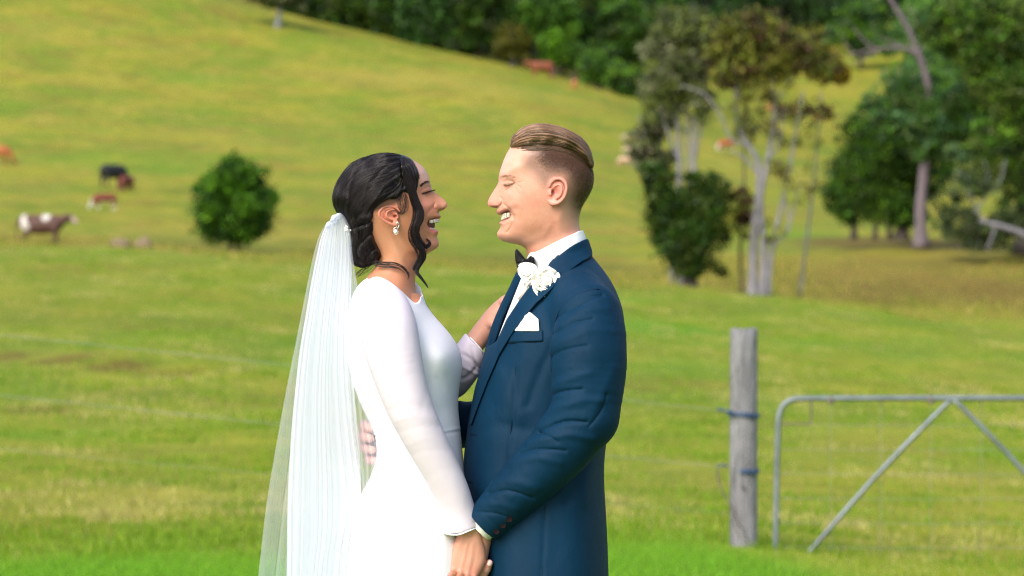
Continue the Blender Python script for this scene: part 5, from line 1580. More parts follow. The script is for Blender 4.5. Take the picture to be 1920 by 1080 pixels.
LAP = smooth_line([(1048, 474), (1027, 499), (1009, 518), (991, 540), (974, 563), (951, 598), (932, 640), (917, 676), (903, 712), (890, 752), (880, 790), (884, 796), (896, 762), (914, 715), (936, 664),
                   (960, 624), (984, 592), (1006, 567), (1030, 545), (1052, 520), (1046, 508)], 1, True)
v, q = sdf_mesh(sheet(GJ, Mask(LAP), 4.2, 0), (870, 460, -5), (1060, 800, 190), 1.7, 3)
sculpt("lapel", v, q, MAT_NAVY, g_jack)
FLAP = smooth_line([(984, 488), (969, 508), (955.5, 537), (943, 561), (929, 592), (918, 622), (905, 672), (893, 720), (905, 722), (919, 672), (932, 636), (942, 598), (959, 562), (972, 535), (988, 512), (998, 500)], 2, True)
FLM = Mask(FLAP)
v, q = sdf_mesh(lambda p: smax(FLM(p), np.abs(p[2] + 36) - 20, 5), (870, 470, -64), (1010, 735, -8), 1.7, 3)
sculpt("lapel", v, q, MAT_NAVY, g_jack)
# pocket with its welt, and the square in it
WELT = np.array([(957, 619), (1016, 616), (1017, 637), (953, 640)], float)
v, q = sdf_mesh(sheet(GJ, Mask(WELT), 1.6, 0), (945, 605, 20), (1025, 650, 200), 1.6, 1)
sculpt("pocket_welt", v, q, MAT_NAVY, g_jack)
SQ = np.array([(963, 619), (971, 600), (983.5, 578), (996, 586), (1008.5, 597), (1010, 619)], float)
v, q = sdf_mesh(sheet(GJ, Mask(SQ), 3.2, 0), (955, 570, 20), (1020, 624, 200), 1.4, 1)
v = displace(v, q, [([(972, 612), (990, 608), (1004, 612)], 3, -1.5), ([(983, 582), (986, 600), (980, 618)], 2.5, 1.5)])
sculpt("pocket_square", v, q, MAT_SHIRT, groom)

def surf_w(f, u, v_, hi=260):
    ws = np.linspace(hi, -60, 200)
    val = f((np.full(200, float(u)), np.full(200, float(v_)), ws))
    i = int(np.argmax(val < 0))
    return ws[i] if i > 0 else 0.0
def seam(name, pts, f, r, mat, parent, hi=260, lift=0.2):
    pl = smooth_line(pts, 4)
    P = np.array([(a, b, surf_w(f, a, b, hi) + lift) for a, b in pl])
    P[:, 2] = np.convolve(np.pad(P[:, 2], 2, mode='edge'), np.ones(5) / 5, 'valid')
    return tube_obj(name, to_world(P), r / 1000, mat, parent, 5)
seam("dart_seam", [(967, 676), (965, 740), (958, 800), (953, 850), (950, 880)], g_jacket, 0.8, MAT_NAVYD, g_jack)
seam("side_seam", [(1020, 935), (1019, 1000), (1014, 1080), (1010, 1180)], g_jacket, 0.8, MAT_NAVYD, g_jack)
seam("welt_seam", [(953, 641), (985, 639.5), (1018, 638)], g_jacket, 0.9, MAT_NAVYD, g_jack, lift=1.5)
seam("buttonhole", [(883, 812), (890, 811.5), (897, 812.5)], g_jacket, 1.3, MAT_NAVYD, g_jack)
seam("buttonhole", [(878, 900), (885, 899.5), (892, 900.5)], g_jacket, 1.3, MAT_NAVYD, g_jack)
seam("collar_seam", [(1107, 484), (1090, 493.5), (1073, 506.5), (1062, 516), (1052, 521)], over, 1.2, MAT_NAVYD, g_jack, lift=0.6)

# near sleeve
def g_sleeve(p):
    f = chain(p, [C4(1106, 589, 168, 58), C4(1103, 650, 180, 70), C4(1103, 710, 186, 67), C4(1098, 780, 190, 60)], 22)
    f = smin(f, chain(p, [C4(1098, 780, 190, 56), C4(1048, 842, 180, 57), C4(985, 905, 158, 51), C4(925, 965, 136, 40), C4(894, 996, 122, 35)], 16), 14)
    q = c(906, 984, 120); n = np.array([-0.72, 0.69, -0.1])
    cut = (p[0] - q[0]) * n[0] + (p[1] - q[1]) * n[1] + (p[2] - q[2]) * n[2]
    f = np.maximum(f, cut)
    inner = f + 5
    return f
v, q = sdf_mesh(g_sleeve, (850, 500, 60), (1190, 1050, 275), 2.3, 2)
folds = [
    ([(1045, 590), (1070, 575), (1100, 560), (1130, 552)], 7, -4.5), ([(1050, 610), (1075, 592), (1105, 580), (1140, 578)], 7, 3.5),
    ([(1040, 625), (1075, 606), (1110, 598)], 6, -3.0), ([(1035, 652), (1070, 632), (1110, 620), (1150, 622)], 7, 2.5),
    ([(1030, 670), (1060, 655), (1100, 648)], 6, -3.0),
    ([(1022, 735), (1060, 712), (1105, 700)], 8, 3.5), ([(1016, 752), (1050, 735), (1090, 730)], 6, -4.5),
    ([(1005, 795), (1040, 768), (1090, 752), (1130, 752)], 8, 5.0), ([(1000, 815), (1025, 800), (1060, 790), (1100, 792)], 6, -6.0),
    ([(990, 830), (1025, 822), (1070, 815), (1110, 822)], 7, 5.0), ([(1008, 808), (1030, 818), (1045, 828)], 5, -4.0),
    ([(975, 850), (1010, 842), (1060, 845)], 6, -4.0), ([(962, 868), (1005, 858), (1050, 868)], 7, 3.5),
    ([(925, 905), (960, 902), (1005, 915)], 8, 4.0), ([(915, 925), (955, 920), (1000, 935)], 6, -4.0),
    ([(900, 945), (935, 945), (970, 955)], 6, 3.0), ([(895, 960), (925, 962), (955, 970)], 5, -2.5),
    ([(1150, 690), (1135, 730), (1115, 765)], 9, 3.0), ([(1138, 740), (1128, 770), (1105, 800)], 7, -3.5),
    ([(1050, 720), (1040, 760), (1015, 795)], 9, 3.0)]
v = displace(v, q, [(a, b * (1.1 if c_ > 0 else 0.8), c_ * (0.62 if c_ > 0 else 1.15)) for a, b, c_ in folds], crease=True)
nz = np.array([mnoise.noise(Vector((a[0] / 70, a[1] / 40, a[2] / 60))) for a in v]) * 1.8
v = v + vnormals(v, q) * nz[:, None]
g_slv = sculpt("sleeve", v, q, MAT_NAVY, groom)
tag(g_slv, "near sleeve of the navy jacket, creased at the elbow")
seam("armhole_seam", [(1118, 542), (1094, 546), (1070, 556), (1050, 574), (1038, 602), (1033, 640), (1031, 690)], lambda p: smin(g_sleeve(p), g_jacket(p), 1), 1.0, MAT_NAVYD, g_slv)
for (bu, bv) in ((931, 995), (943, 983), (955, 971)):
    w_ = surf_w(g_sleeve, *c(bu, bv, 150)[:2])
    ctr = np.array([*c(bu, bv, 150)[:2], w_])
    def btn(p, ctr=ctr):
        a = np.sqrt((p[0] - ctr[0]) ** 2 + (p[1] - ctr[1]) ** 2)
        f = np.maximum(a - 6.0, np.abs(p[2] - ctr[2] - 1.0) - 2.2)
        return smax(f, -(np.maximum(a - 4.2, 0.6 - (p[2] - ctr[2] - 1.6))), 0.6)
    v, q = sdf_mesh(btn, ctr - 10, ctr + 10, 0.8, 1, True)
    sculpt("cuff_button", v, q, plain_mat("button_brown", (0.010, 0.005, 0.006), 0.7, 0.2, spec=0.1), g_slv)
def g_cuff(p):
    f = chain(p, [C4(925, 965, 132, 31), C4(890, 1000, 116, 27)], 4)
    q = c(903, 988, 118); n = np.array([-0.72, 0.69, -0.1])
    cut = (p[0] - q[0]) * n[0] + (p[1] - q[1]) * n[1] + (p[2] - q[2]) * n[2]
    return np.maximum(np.maximum(f, cut - 6), -(cut + 30))
v, q = sdf_mesh(g_cuff, (850, 930, 70), (960, 1050, 170), 2.0, 1)
sculpt("shirt_cuff", v, q, MAT_SHIRT, groom)
# far sleeve reaching round the bride
def g_fsleeve(p):
    return chain(p, [C4(1095, 590, -168, 52), C4(1040, 720, -190, 56), C4(985, 800, -180, 50), C4(880, 796, -165, 46), C4(800, 800, -145, 38), C4(768, 802, -130, 34)], 14)
v, q = sdf_mesh(g_fsleeve, (730, 520, -260), (1170, 880, -90), 4.0, 2)
v = displace(v, q, [([(880, 740), (872, 790), (880, 840)], 7, -4), ([(862, 745), (858, 790), (864, 835)], 6, 3)], w_max=0)
tag(sculpt("sleeve", v, q, MAT_NAVY, groom), "far sleeve reaching round the bride's waist")

# trousers and shoes (below the picture)
def g_trousers(p):
    f = None
    for s in (1, -1):
        g = chain(p, [(1030, 1180, 80 * s, 98), (1035, 1450, 95 * s, 78), (1040, 1700, 95 * s, 62), (1050, 1985, 95 * s, 55)], 10)
        f = g if f is None else smin(f, g, 14)
    return np.maximum(f, p[1] - 2025)
v, q = sdf_mesh(g_trousers, (900, 1150, -210), (1160, 2040, 210), 8.0, 2)
sculpt("trousers", v, q, MAT_NAVY, groom)
for s in (1, -1):
    def shoe(p, s=s):
        f = smin(ell(p, (1060, 2015, 95 * s), (62, 34, 46)), ell(p, (965, 2030, 98 * s), (85, 22, 44)), 18)
        return np.maximum(f, p[1] - 2050)
    v, q = sdf_mesh(shoe, (860, 1960, 95 * s - 60), (1140, 2056, 95 * s + 60), 5.0, 1)
    sculpt("shoe", v, q, plain_mat("black_leather", (0.012, 0.011, 0.011), 0.3, 0.2), groom)

# bow tie
W1 = Mask(np.array([(965, 470), (969, 466.5), (976, 474), (984, 484), (991, 491), (987, 499), (978, 500), (969, 499), (966, 488)], float))
W2 = Mask(np.array([(987, 487), (994, 480), (1001, 483), (1003, 497), (999, 506), (990, 501)], float))
W3 = Mask(np.array([(969, 497), (984, 499), (988, 512), (980, 524), (975, 520), (969, 508)], float))
def bow(p):
    k1 = 0.25 * (p[0] - 990)
    f = smax(W1(p), np.abs(p[2] - 24 - k1) - 9, 3)
    f = smin(f, smax(W2(p), np.abs(p[2] - 52) - 10, 3), 2)
    f = smin(f, smax(W3(p), np.abs(p[2] - 22) - 7, 3), 1)
    return smin(f, chain(p, [(987, 493, 34, 7), (992, 493, 42, 7)], 2), 1.5)
v, q = sdf_mesh(bow, (955, 455, -5), (1018, 532, 75), 1.2, 1, True)
v = displace(v, q, [([(966, 470), (976, 482), (987, 491)], 1.4, -1.6), ([(971, 494), (984, 495)], 1.4, -1.6), ([(995, 483), (996, 500)], 1.6, -1.6)])
sculpt("bow_tie", v, q, MAT_BLACK, groom)

# rose buttonhole
MAT_ROSE = plain_mat("white_petal", (0.84, 0.83, 0.76), 0.55, 0.06, 60, 0.15, 120, sss=0.15)
MAT_STEM = plain_mat("stem_wrap", (0.42, 0.34, 0.27), 0.7, 0.2, 200)
MAT_BUD = plain_mat("green_leaf", (0.13, 0.28, 0.035), 0.5, 0.3, 80)
bou = empty("boutonniere", (0, 0, 0)); bou.parent = groom
bou.location = -groom.location + groom.location
tag(bou, "white rose buttonhole with a green bud and wrapped stem")
def petal(ctr, axis, ang, tilt, rw, rh, cupr, seed):
    """a cupped, ruffled petal with thickness, growing from ctr away from axis"""
    r_ = np.random.default_rng(seed)
    ax = np.array(axis, float); ax /= np.linalg.norm(ax)
    a0 = np.cross(ax, [0, 1, 0.2]); a0 /= np.linalg.norm(a0); b0 = np.cross(ax, a0)
    rd = math.cos(ang) * a0 + math.sin(ang) * b0; sdv = np.cross(ax, rd)
    up = ax * math.cos(tilt) + rd * math.sin(tilt); out = np.cross(sdv, up)
    n1, n2 = 11, 9
    V = []
    ph = r_.uniform(0, 6.28, 3)
    for i in range(n1):
        s = i / (n1 - 1) * 2 - 1
        for j in range(n2):
            t = j / (n2 - 1)
            wid = rw * (0.45 + 1.0 * math.sin(min(1, t * 1.05) * 1.9))
            if t > 0.8: wid *= 1 - (t - .8) * 0.7
            ruff = 0.8 * t * t * (math.sin(s * 5 + ph[0]) + .5 * math.sin(s * 9 + ph[1]))
            hgt = rh * (t - 0.16 * t * s * s)
            curl = -cupr * s * s * (0.5 + .5 * t) + 3.5 * max(0, t - .7) ** 1.5 * 4
            V.append(np.array(ctr) + sdv * s * wid + up * hgt - out * (-curl) * 1.0 + out * ruff)
    V = np.array(V)
    F = [[i * n2 + j, (i + 1) * n2 + j, (i + 1) * n2 + j + 1, i * n2 + j + 1] for i in range(n1 - 1) for j in range(n2 - 1)]
    return V, np.array(F)
def rose(ctr, axis, R, n, seed, parent):
    ax_ = np.array(axis, float); ax_ /= np.linalg.norm(ax_); hc_ = np.array(ctr) + ax_ * R * 0.22
    def heart(p):
        d = [(p[i] - hc_[i]) for i in range(3)]
        r_ = np.sqrt(d[0] ** 2 + d[1] ** 2 + d[2] ** 2)
        an = np.arctan2(d[1], d[0])
        return (r_ - R * 0.46 + 0.7 * np.sin(an * 2 + r_ * 1.5)) * 0.8
    hv, hq = sdf_mesh(heart, hc_ - R * .8, hc_ + R * .8, 1.2, 0, True)
    sculpt("rose_heart", hv, hq, MAT_ROSE, parent)
    r_ = np.random.default_rng(seed)
    for k in range(n):
        f = k / (n - 1)
        ang = k * 2.4 + r_.uniform(-.2, .2)
        tilt = 0.12 + 1.08 * f
        V, F = petal(ctr, axis, ang, tilt, R * (0.32 + 0.38 * f), R * (0.62 + 0.42 * f), R * (0.30 - 0.12 * f), seed * 50 + k)
        o = mesh_obj("petal", to_world(V), F, MAT_ROSE, parent, True)
        so = o.modifiers.new("thick", 'SOLIDIFY'); so.thickness = 0.0007
w1 = surf_w(g_jacket, 1024, 532)
rose((1020, 529, w1 + 2), (0.12, -0.10, 1), 28, 15, 3, bou)
w2 = surf_w(g_jacket, 1010, 520)
rose((990, 512, w2 - 12), (-0.35, -0.25, 1), 20, 8, 5, bou)
rose((1002, 534, w2 - 4), (-0.1, 0.35, 1), 18, 6, 8, bou)
tube_obj("stem", to_world(np.array([(975, 562, w2 - 8), (985, 553, w2 - 2), (996, 542, w2)])), [0.0055, 0.0062, 0.005], MAT_STEM, bou, 10)
def bud(p):
    return smin(ell(p, (994, 549, w2 + 9), (6.5, 11, 5)), ell(p, (999, 541, w2 + 9), (4.5, 9, 4)), 3)
v, q = sdf_mesh(bud, (980, 530, w2 - 5), (1010, 566, w2 + 22), 1.1, 1, True)
sculpt("leaf", v, q, MAT_BUD, bou)
# ----------------------------------------------------------------- bride
bride = empty("person", tuple(to_world(np.array([765, 2050, 0.0]))))
bride.location.z = 0.0
tag(bride, "laughing bride in a white long-sleeved dress, her dark hair in a low bun with veil", "person")
b_out = [(775, 640), (779, 600), (783, 572), (779.5, 545), (778.5, 528), (779.5, 513), (783.5, 497), (790, 487), (797, 479.5), (803, 475), (811, 470), (817, 466.8),
         (821.3, 463), (823.2, 457), (822.0, 451), (819.0, 446), (818.6, 442.5), (821.0, 439), (821.8, 435.5), (820.4, 431.6), (816, 430.5),
         (810.5, 428.5), (806, 424), (804.2, 418.6), (809, 414.3), (816.5, 411.2), (822, 410.8), (825.2, 409), (826.6, 406), (825.0, 402.6), (823.0, 399.5), (823.3, 397),
         (826.5, 395.6), (830.8, 393.6), (835.5, 390.8), (838.3, 387), (838.6, 382.6), (836.5, 378.5), (831.5, 373.4), (825, 368), (818.5, 362.8), (813.5, 359),
         (810.6, 355.8), (808.8, 351.5), (807.6, 347), (806.3, 341), (804.8, 334), (802, 326.5), (797.5, 318.5), (791, 311), (783, 304.5), (774, 300),
         (760, 297), (740, 295), (712, 298), (684, 308), (660, 328), (646, 356), (644, 386), (652, 412), (670, 440), (690, 462), (704, 478), (708, 490),
         (702, 502), (693, 513), (682, 526), (668, 546), (658, 580), (654, 640)]
b_ctrl = [(833, 384, 11, 7), (822, 370, 8, 6), (813, 362, 8, 6), (820, 387, 15.5, 5), (828, 391, 11, 4), (812, 386, 26, 9), (804, 382, 37, 14), (790, 382, 48, 22),
          (770, 380, 57, 34), (750, 385, 61, 44), (809, 357, 15, 7), (801, 360, 28, 11), (792, 363, 38, 15), (780, 360, 49, 25), (760, 355, 56, 38),
          (804, 344, 20, 11), (796, 346, 34, 17), (795, 330, 40, 30), (785, 315, 48, 38), (765, 330, 56, 48), (740, 320, 66, 66), (700, 330, 68, 70), (690, 370, 66, 66),
          (720, 400, 61, 58), (680, 410, 57, 48), (823, 405, 17, 5.5), (813, 408, 26, 7), (800, 419, 32, 6), (817, 434, 18, 6), (807, 429, 28, 6), (795, 427, 37, 16),
          (818, 456, 17, 10), (813, 447, 19, 8), (801, 456, 29, 15), (786, 462, 37, 21), (790, 405, 46, 25), (770, 420, 50, 32), (752, 432, 53, 38),
          (785, 485, 31, 22), (760, 482, 43, 34), (735, 480, 45, 38), (715, 478, 39, 33), (760, 515, 43, 30), (730, 515, 48, 36), (705, 508, 50, 26),
          (700, 545, 72, 30), (740, 550, 80, 36), (770, 560, 62, 34), (700, 600, 115, 50), (750, 610, 115, 50), (660, 590, 80, 40)]
BH = Relief(b_out, b_ctrl, 0.8, 4)
BH.stroke([(815.5, 382), (813.8, 387), (815, 391.5), (818.5, 394.5)], 1.2, -3.6)
BH.blob(820.5, 387, 3.8, 4.0, 2.6)
BH.blob(834, 384, 4, 4, 0.6)
BH.blob(827.5, 392, 3.2, 1.6, -3.5, -0.3)
BH.stroke([(812, 389), (806, 396), (799.5, 405), (796, 415), (796, 426), (801, 437), (806, 444)], 2.6, -1.50)
BH.blob(803, 386, 11, 9, 3.6)
BH.stroke([(790, 395), (789, 410), (793, 424)], 5, 1.05)
BH.stroke([(801.5, 414), (799.8, 419), (802, 425)], 1.6, -1.20)
BH.stroke([(812, 357.2), (805, 360), (798, 362.8), (792, 364.5)], 1.0, -1.65)
BH.stroke([(809, 354), (802, 356), (795, 360)], 2.4, 1.35)
BH.stroke([(808, 350.5), (801, 351.2), (794, 355.5), (790, 360)], 1.4, -1.50)
BH.stroke([(805, 343.5), (798, 344), (791, 349)], 3.0, 1.20)
BH.stroke([(808, 364.5), (801, 368), (793, 368)], 1.4, -0.83)
BH.stroke([(790, 365), (784, 368)], 1.1, -0.68)
BH.stroke([(789, 368), (783, 373)], 1.1, -0.60)
BH.stroke([(798, 478), (772, 480), (752, 466), (742, 440)], 7, -1.80)
BH.stroke([(806, 470), (780, 470), (760, 455), (748, 432)], 6, 0.98)
BH.stroke([(738, 440), (750, 480), (772, 530)], 7, 1.35)
BH.stroke([(818.5, 444.5), (812, 443), (805, 437)], 2.4, -0.90)
b_ear = dict(side_w=0,
    outer=[(752, 398, 1.8), (745, 391, 2.2), (735, 389, 2.4), (724, 391, 2.6), (716, 398, 2.7), (714.5, 405, 2.6), (718, 411, 2.6), (725, 416, 2.6), (733, 420, 2.8), (741, 423, 3.0), (747, 422.5, 3.0)],
    antihelix=[(742, 394.5, 1.5), (734, 396, 1.7), (728, 401, 1.9), (728.5, 408, 2.1), (735, 412.5, 2.1), (742, 413, 2.2)],
    tragus=((746.5, 405, 3.2), (747.5, 410, 2.8)), lobe=(745, 419, 5.5, 5.0), shell=(736, 405, 15, 13), tilt_u=750, tilt=-0.34, base_w=60.0)
bd_out = [(700, 516), (687, 522), (672, 535), (661, 556), (653, 588), (649, 630), (652, 675), (664, 725), (682, 770), (699, 805), (706, 835), (705, 862), (694, 895), (678, 925), (666, 960),
          (659, 1000), (655, 1040), (652, 1080), (643, 1250), (625, 1500), (605, 1900), (600, 2045), (985, 2045), (968, 1900), (940, 1500), (918, 1250), (906, 1100), (897, 1040), (887, 980),
          (878, 920), (871, 880), (866.5, 840), (862.5, 800), (859, 760), (861.5, 725), (866, 697), (866, 676), (861, 655), (848, 632), (830, 610), (812, 590), (799, 570), (793, 552), (790, 538), (780, 522), (760, 505), (730, 500)]
bd_ctrl = [(700, 525, 74, 24), (740, 520, 66, 26), (775, 540, 70, 24), (690, 560, 125, 40), (740, 570, 130, 50), (785, 570, 92, 36), (700, 620, 136, 56), (760, 620, 136, 60), (820, 630, 110, 48),
           (840, 670, 112, 46), (780, 670, 132, 70), (700, 680, 126, 60), (740, 740, 118, 66), (830, 730, 104, 50), (780, 800, 112, 72), (840, 800, 98, 50), (720, 830, 108, 50), (780, 870, 126, 80),
           (700, 920, 130, 60), (850, 900, 118, 60), (780, 970, 158, 95), (690, 980, 140, 70), (860, 1000, 135, 70), (780, 1080, 168, 100), (780, 1250, 178, 110), (660, 1250, 130, 80), (900, 1250, 130, 80),
           (780, 1600, 200, 130), (780, 2000, 240, 160), (640, 2000, 160, 90), (940, 2000, 160, 90)]
BD = Relief(bd_out, bd_ctrl, 2.0, 3, pad=20)
BD.stroke([(860, 640), (862, 690), (856, 730)], 10, -3)
BD.stroke([(822, 706), (838, 740), (852, 778)], 4, -1.6); BD.stroke([(840, 700), (850, 725), (858, 750)], 4, -1.4)
BD.stroke([(806, 735), (820, 768), (836, 800)], 4, -1.0)
BD.blob(828, 660, 26, 30, 10)
NECKL = smooth_line([(640, 470), (690, 521), (700, 518.5), (712, 519), (726, 524), (742, 534), (758, 548), (770, 560), (780, 568), (787, 564), (792, 552), (810, 540), (840, 520), (840, 470)], 3, True)
NG = poly_sd(BD.U, BD.V, NECKL)
NECKF = smooth_line([(640, 470), (690, 519), (712, 517), (740, 519), (765, 521), (782, 521), (830, 520), (840, 470)], 3, True)
NGF = poly_sd(BD.U, BD.V, NECKF)
def b_dress(p, body_only=False):
    f = BD(p)
    f = smin(f, chain(p, [C4(712, 568, 95, 36), C4(722, 584, 140, 44)], 10), 20)
    f = smin(f, chain(p, [C4(712, 568, -95, 36), C4(722, 584, -140, 44)], 10), 20)
    if body_only:
        return f
    n1 = BD.samp(NG, p[0], p[1]); n2 = BD.samp(NGF, p[0], p[1])
    s = np.clip((p[2] + 45) / 30, 0, 1)
    nk = n1 * s + n2 * (1 - s)
    if body_only is None:
        return nk
    return smax(f, nk, 1.5)
def bride_skin(p):
    f = BH(p)
    f = smin(f, boxed(lambda r: ear_sdf(r, **b_ear), (706, 382, -92), (758, 430, 92), 8)(p), 2.2)
    zz = np.abs(p[2]) - (60.0 + (p[0] - 750) * -0.34)
    f = smax(f, -ell((p[0], p[1], zz), (737.5, 403.5, 5.0), (6.2, 6.5, 6.0)), 1.3)
    f = smax(f, -ell((p[0], p[1], zz), (743, 407, 1.5), (4.2, 3.0, 5.5)), 1.0)
    f = smax(f, -chain((p[0], p[1], zz), [(721, 399, 6, 1.4), (722, 405, 6, 1.6), (728, 411.5, 6, 1.4), (736, 416.5, 6, 1.2)], 1), 1.0)
    f = smin(f, chain(p, [(712, 566, 90, 34), (722, 580, 145, 40)], 10), 22)
    f = smin(f, chain(p, [(712, 566, -90, 34), (722, 580, -145, 40)], 10), 22)
    nk = b_dress(p, None)
    lim = np.maximum(f, b_dress(p, True) + 3.0 - 4 * np.clip(nk + 2, 0, 40))
    f = np.where(p[1] > 508, lim, f)
    return np.maximum(f, p[1] - 612)
BP = Paint((630, 280), (850, 640), (0.48, 0.225, 0.125))
BP.blob(793, 325, 22, 24, (0.66, 0.42, 0.34), 0.9)
BP.blob(803, 388, 14, 12, (0.66, 0.27, 0.20), 0.85)
BP.blob(788, 392, 16, 22, (0.60, 0.25, 0.18), 0.6)
BP.blob(826, 378, 10, 10, (0.64, 0.30, 0.21), 0.7)
BP.blob(834, 385, 6, 6, (0.66, 0.32, 0.24), 0.6)
BP.blob(812, 458, 13, 10, (0.60, 0.28, 0.19), 0.7)
BP.blob(765, 430, 26, 26, (0.50, 0.22, 0.11), 0.6)
BP.blob(740, 470, 24, 30, (0.56, 0.29, 0.16), 0.6)
BP.blob(775, 475, 20, 18, (0.42, 0.17, 0.09), 0.5)
BP.blob(770, 520, 20, 22, (0.44, 0.18, 0.10), 0.6)
BP.area([(752, 392), (738, 386), (718, 392), (712, 404), (722, 416), (740, 426), (750, 422), (750, 408)], 4, (0.66, 0.24, 0.16), 0.75)
BP.blob(738, 404, 6, 5, (0.36, 0.10, 0.06), 0.7)
BP.blob(743, 407, 3.5, 2.5, (0.10, 0.02, 0.015), 0.8)
BP.stroke([(824, 392.8), (829, 391.8), (833, 390)], 1.3, (0.22, 0.05, 0.04), 0.7)
BP.stroke([(826, 406.5), (821, 408), (814, 410), (808, 413)], 2.4, (0.40, 0.10, 0.09), 0.9)
BP.stroke([(821, 436), (816, 434), (810, 431), (806, 427)], 3.6, (0.58, 0.16, 0.16), 0.95)
BP.stroke([(815, 431), (809, 429)], 1.6, (0.66, 0.26, 0.25), 0.8)
BP.stroke([(809, 348), (803, 351), (796, 355), (791, 361)], 3.2, (0.30, 0.11, 0.07), 0.55)
BP.stroke([(812.5, 357), (805, 360), (798, 363), (792.5, 364.8)], 1.3, (0.015, 0.008, 0.006), 1.0)
BP.stroke([(806, 362.5), (800, 364.5)], 1.6, (0.12, 0.04, 0.03), 0.6)
BP.stroke([(805, 341.8), (800, 342.0), (795, 345.5), (791.5, 350)], 1.7, (0.05, 0.025, 0.018), 0.85)
BP.stroke([(812, 389), (806, 396), (799.5, 405), (796, 415)], 1.6, (0.40, 0.14, 0.09), 0.3)
BP.area([(772, 296), (757, 300), (752, 320), (760, 345), (757, 372), (742, 386), (700, 400), (640, 420), (640, 300), (700, 290)], 8, (0.05, 0.025, 0.018), 0.85)
BP.blob(754, 323, 2.6, 13, (0.55, 0.33, 0.27), 0.9, 0.15)

# near hand: back of the hand in view, fingers closed round the groom's
bh_out = [(867, 955), (892, 952), (903, 985), (907.5, 1004), (911.5, 1022), (912, 1040), (906, 1056), (899, 1069), (893, 1082), (868, 1086), (852, 1079),
          (843, 1070), (834, 1068), (827, 1071.5), (822.5, 1066.5), (827, 1059.5), (836.5, 1051.5), (844, 1036.5), (849.5, 1019), (855, 1004), (862, 985)]
bh_ctrl = [(880, 965, 20, 16), (882, 1000, 19, 18), (862, 1020, 13, 12), (895, 1025, 16, 16), (878, 1045, 17, 18), (850, 1045, 13, 11), (830, 1065, 8, 7), (840, 1058, 11, 8),
           (865, 1075, 15, 10), (892, 1072, 13, 10), (905, 1040, 12, 11)]
HB = Relief(bh_out, bh_ctrl, 0.8, 3, w0=126.0)
HB.blob(852, 1055.5, 5, 5, 2.6); HB.blob(866, 1060.5, 5, 5.5, 3.4); HB.blob(879, 1065, 5, 6, 3.4); HB.blob(892, 1070, 4.5, 5, 2.4)
HB.stroke([(859.5, 1062), (858, 1076)], 2.2, -3.0); HB.stroke([(873, 1066), (871, 1080)], 2.0, -3.2); HB.stroke([(886, 1070), (884, 1084)], 1.8, -2.8)
HB.stroke([(840, 1061), (850, 1066), (858, 1067)], 2.0, -3.0)
HB.stroke([(866, 1056), (873, 1030), (879, 1005)], 3.0, 0.8); HB.stroke([(879, 1060), (885, 1035), (888, 1008)], 3.0, 0.7)
HB.stroke([(872, 1052), (878, 1030), (882, 1008)], 2.4, -0.4); HB.stroke([(885, 1060), (892, 1035), (896, 1010)], 2.6, -0.4)
def b_hand(p):
    f = HB(p)
    sh = lambda x, y, w, r: (x, y, w, r)
    f = smin(f, chain(p, [sh(866, 1072, 128, 8.5), sh(864, 1096, 124, 8.0), sh(868, 1108, 106, 7.2), sh(874, 1104, 92, 6.5)], 3), 4)
    f = smin(f, chain(p, [sh(878, 1076, 128, 8.6), sh(878, 1102, 123, 8.0), sh(882, 1112, 104, 7.2), sh(888, 1106, 90, 6.5)], 3), 3)
    f = smin(f, chain(p, [sh(891, 1076, 125, 7.6), sh(893, 1098, 121, 7.2), sh(897, 1107, 104, 6.5)], 3), 3)
    f = smin(f, chain(p, [sh(851, 1066, 126, 8.4), sh(850, 1088, 122, 7.8), sh(854, 1100, 106, 7.0)], 3), 3)
    f = smin(f, chain(p, [C4(868, 950, 132, 21), C4(882, 985, 128, 18)], 4), 10)
    return f
# far forearm and hand, laid on the groom's far shoulder
def b_fhand(p):
    f = chain(p, [C4(872, 668, -110, 20), C4(902, 628, -112, 21), C4(930, 594, -110, 22), C4(950, 572, -108, 19)], 10)
    for k in range(4):
        f = smin(f, chain(p, [C4(945 + 3 * k, 565 + 8 * k, -92 - 9 * k, 9.5), C4(968 + 3 * k, 548 + 9 * k, -100 - 12 * k, 8.5), C4(988 + 2 * k, 540 + 10 * k, -120 - 14 * k, 7.5)], 3), 3)
    f = smin(f, chain(p, [C4(922, 606, -92, 10), C4(944, 612, -78, 9), C4(962, 606, -80, 8)], 3), 5)
    return f
def b_inner(p):
    f = chain(p, [(735, 560, 0, 50), (745, 640, 0, 80), (760, 720, 0, 80)], 20)
    f = smin(f, chain(p, [(725, 600, 60, 36), C4(724, 600, 128, 30), C4(746, 690, 164, 30), C4(780, 790, 164, 27), C4(830, 880, 146, 24), C4(868, 950, 132, 21)], 10), 10)
    f = smin(f, chain(p, [(725, 600, -60, 36), C4(735, 600, -135, 28), C4(790, 680, -163, 27), C4(835, 713, -153, 24), C4(862, 692, -122, 24), C4(880, 668, -110, 24)], 10), 10)
    return f
def b_whole(p):
    f = boxed(bride_skin, (640, 292, -188), (842, 614, 188), 6)(p)
    f = np.minimum(f, boxed(b_hand, (816, 928, 84), (922, 1122, 158))(p))
    f = np.minimum(f, boxed(b_fhand, (838, 524, -172), (1002, 698, -62))(p))
    return np.minimum(f, boxed(b_inner, (660, 560, -200), (905, 975, 200))(p))
v, q = sdf_mesh(b_whole, (634, 288, -202), (1006, 1126, 204), 1.5, 2)
cc = BP.at(v[:, 0], v[:, 1])
hm = v[:, 1] > 700
kn = np.exp(-((v[:, 1] - 1066) / 16) ** 2)[:, None]
hc_ = np.array((0.60, 0.30, 0.21)) * (1 - kn * .6) + np.array((0.64, 0.25, 0.18)) * kn * .6
cc[hm] = hc_[hm]; cc[(v[:, 0] > 845) & ~hm] = (0.58, 0.31, 0.22)
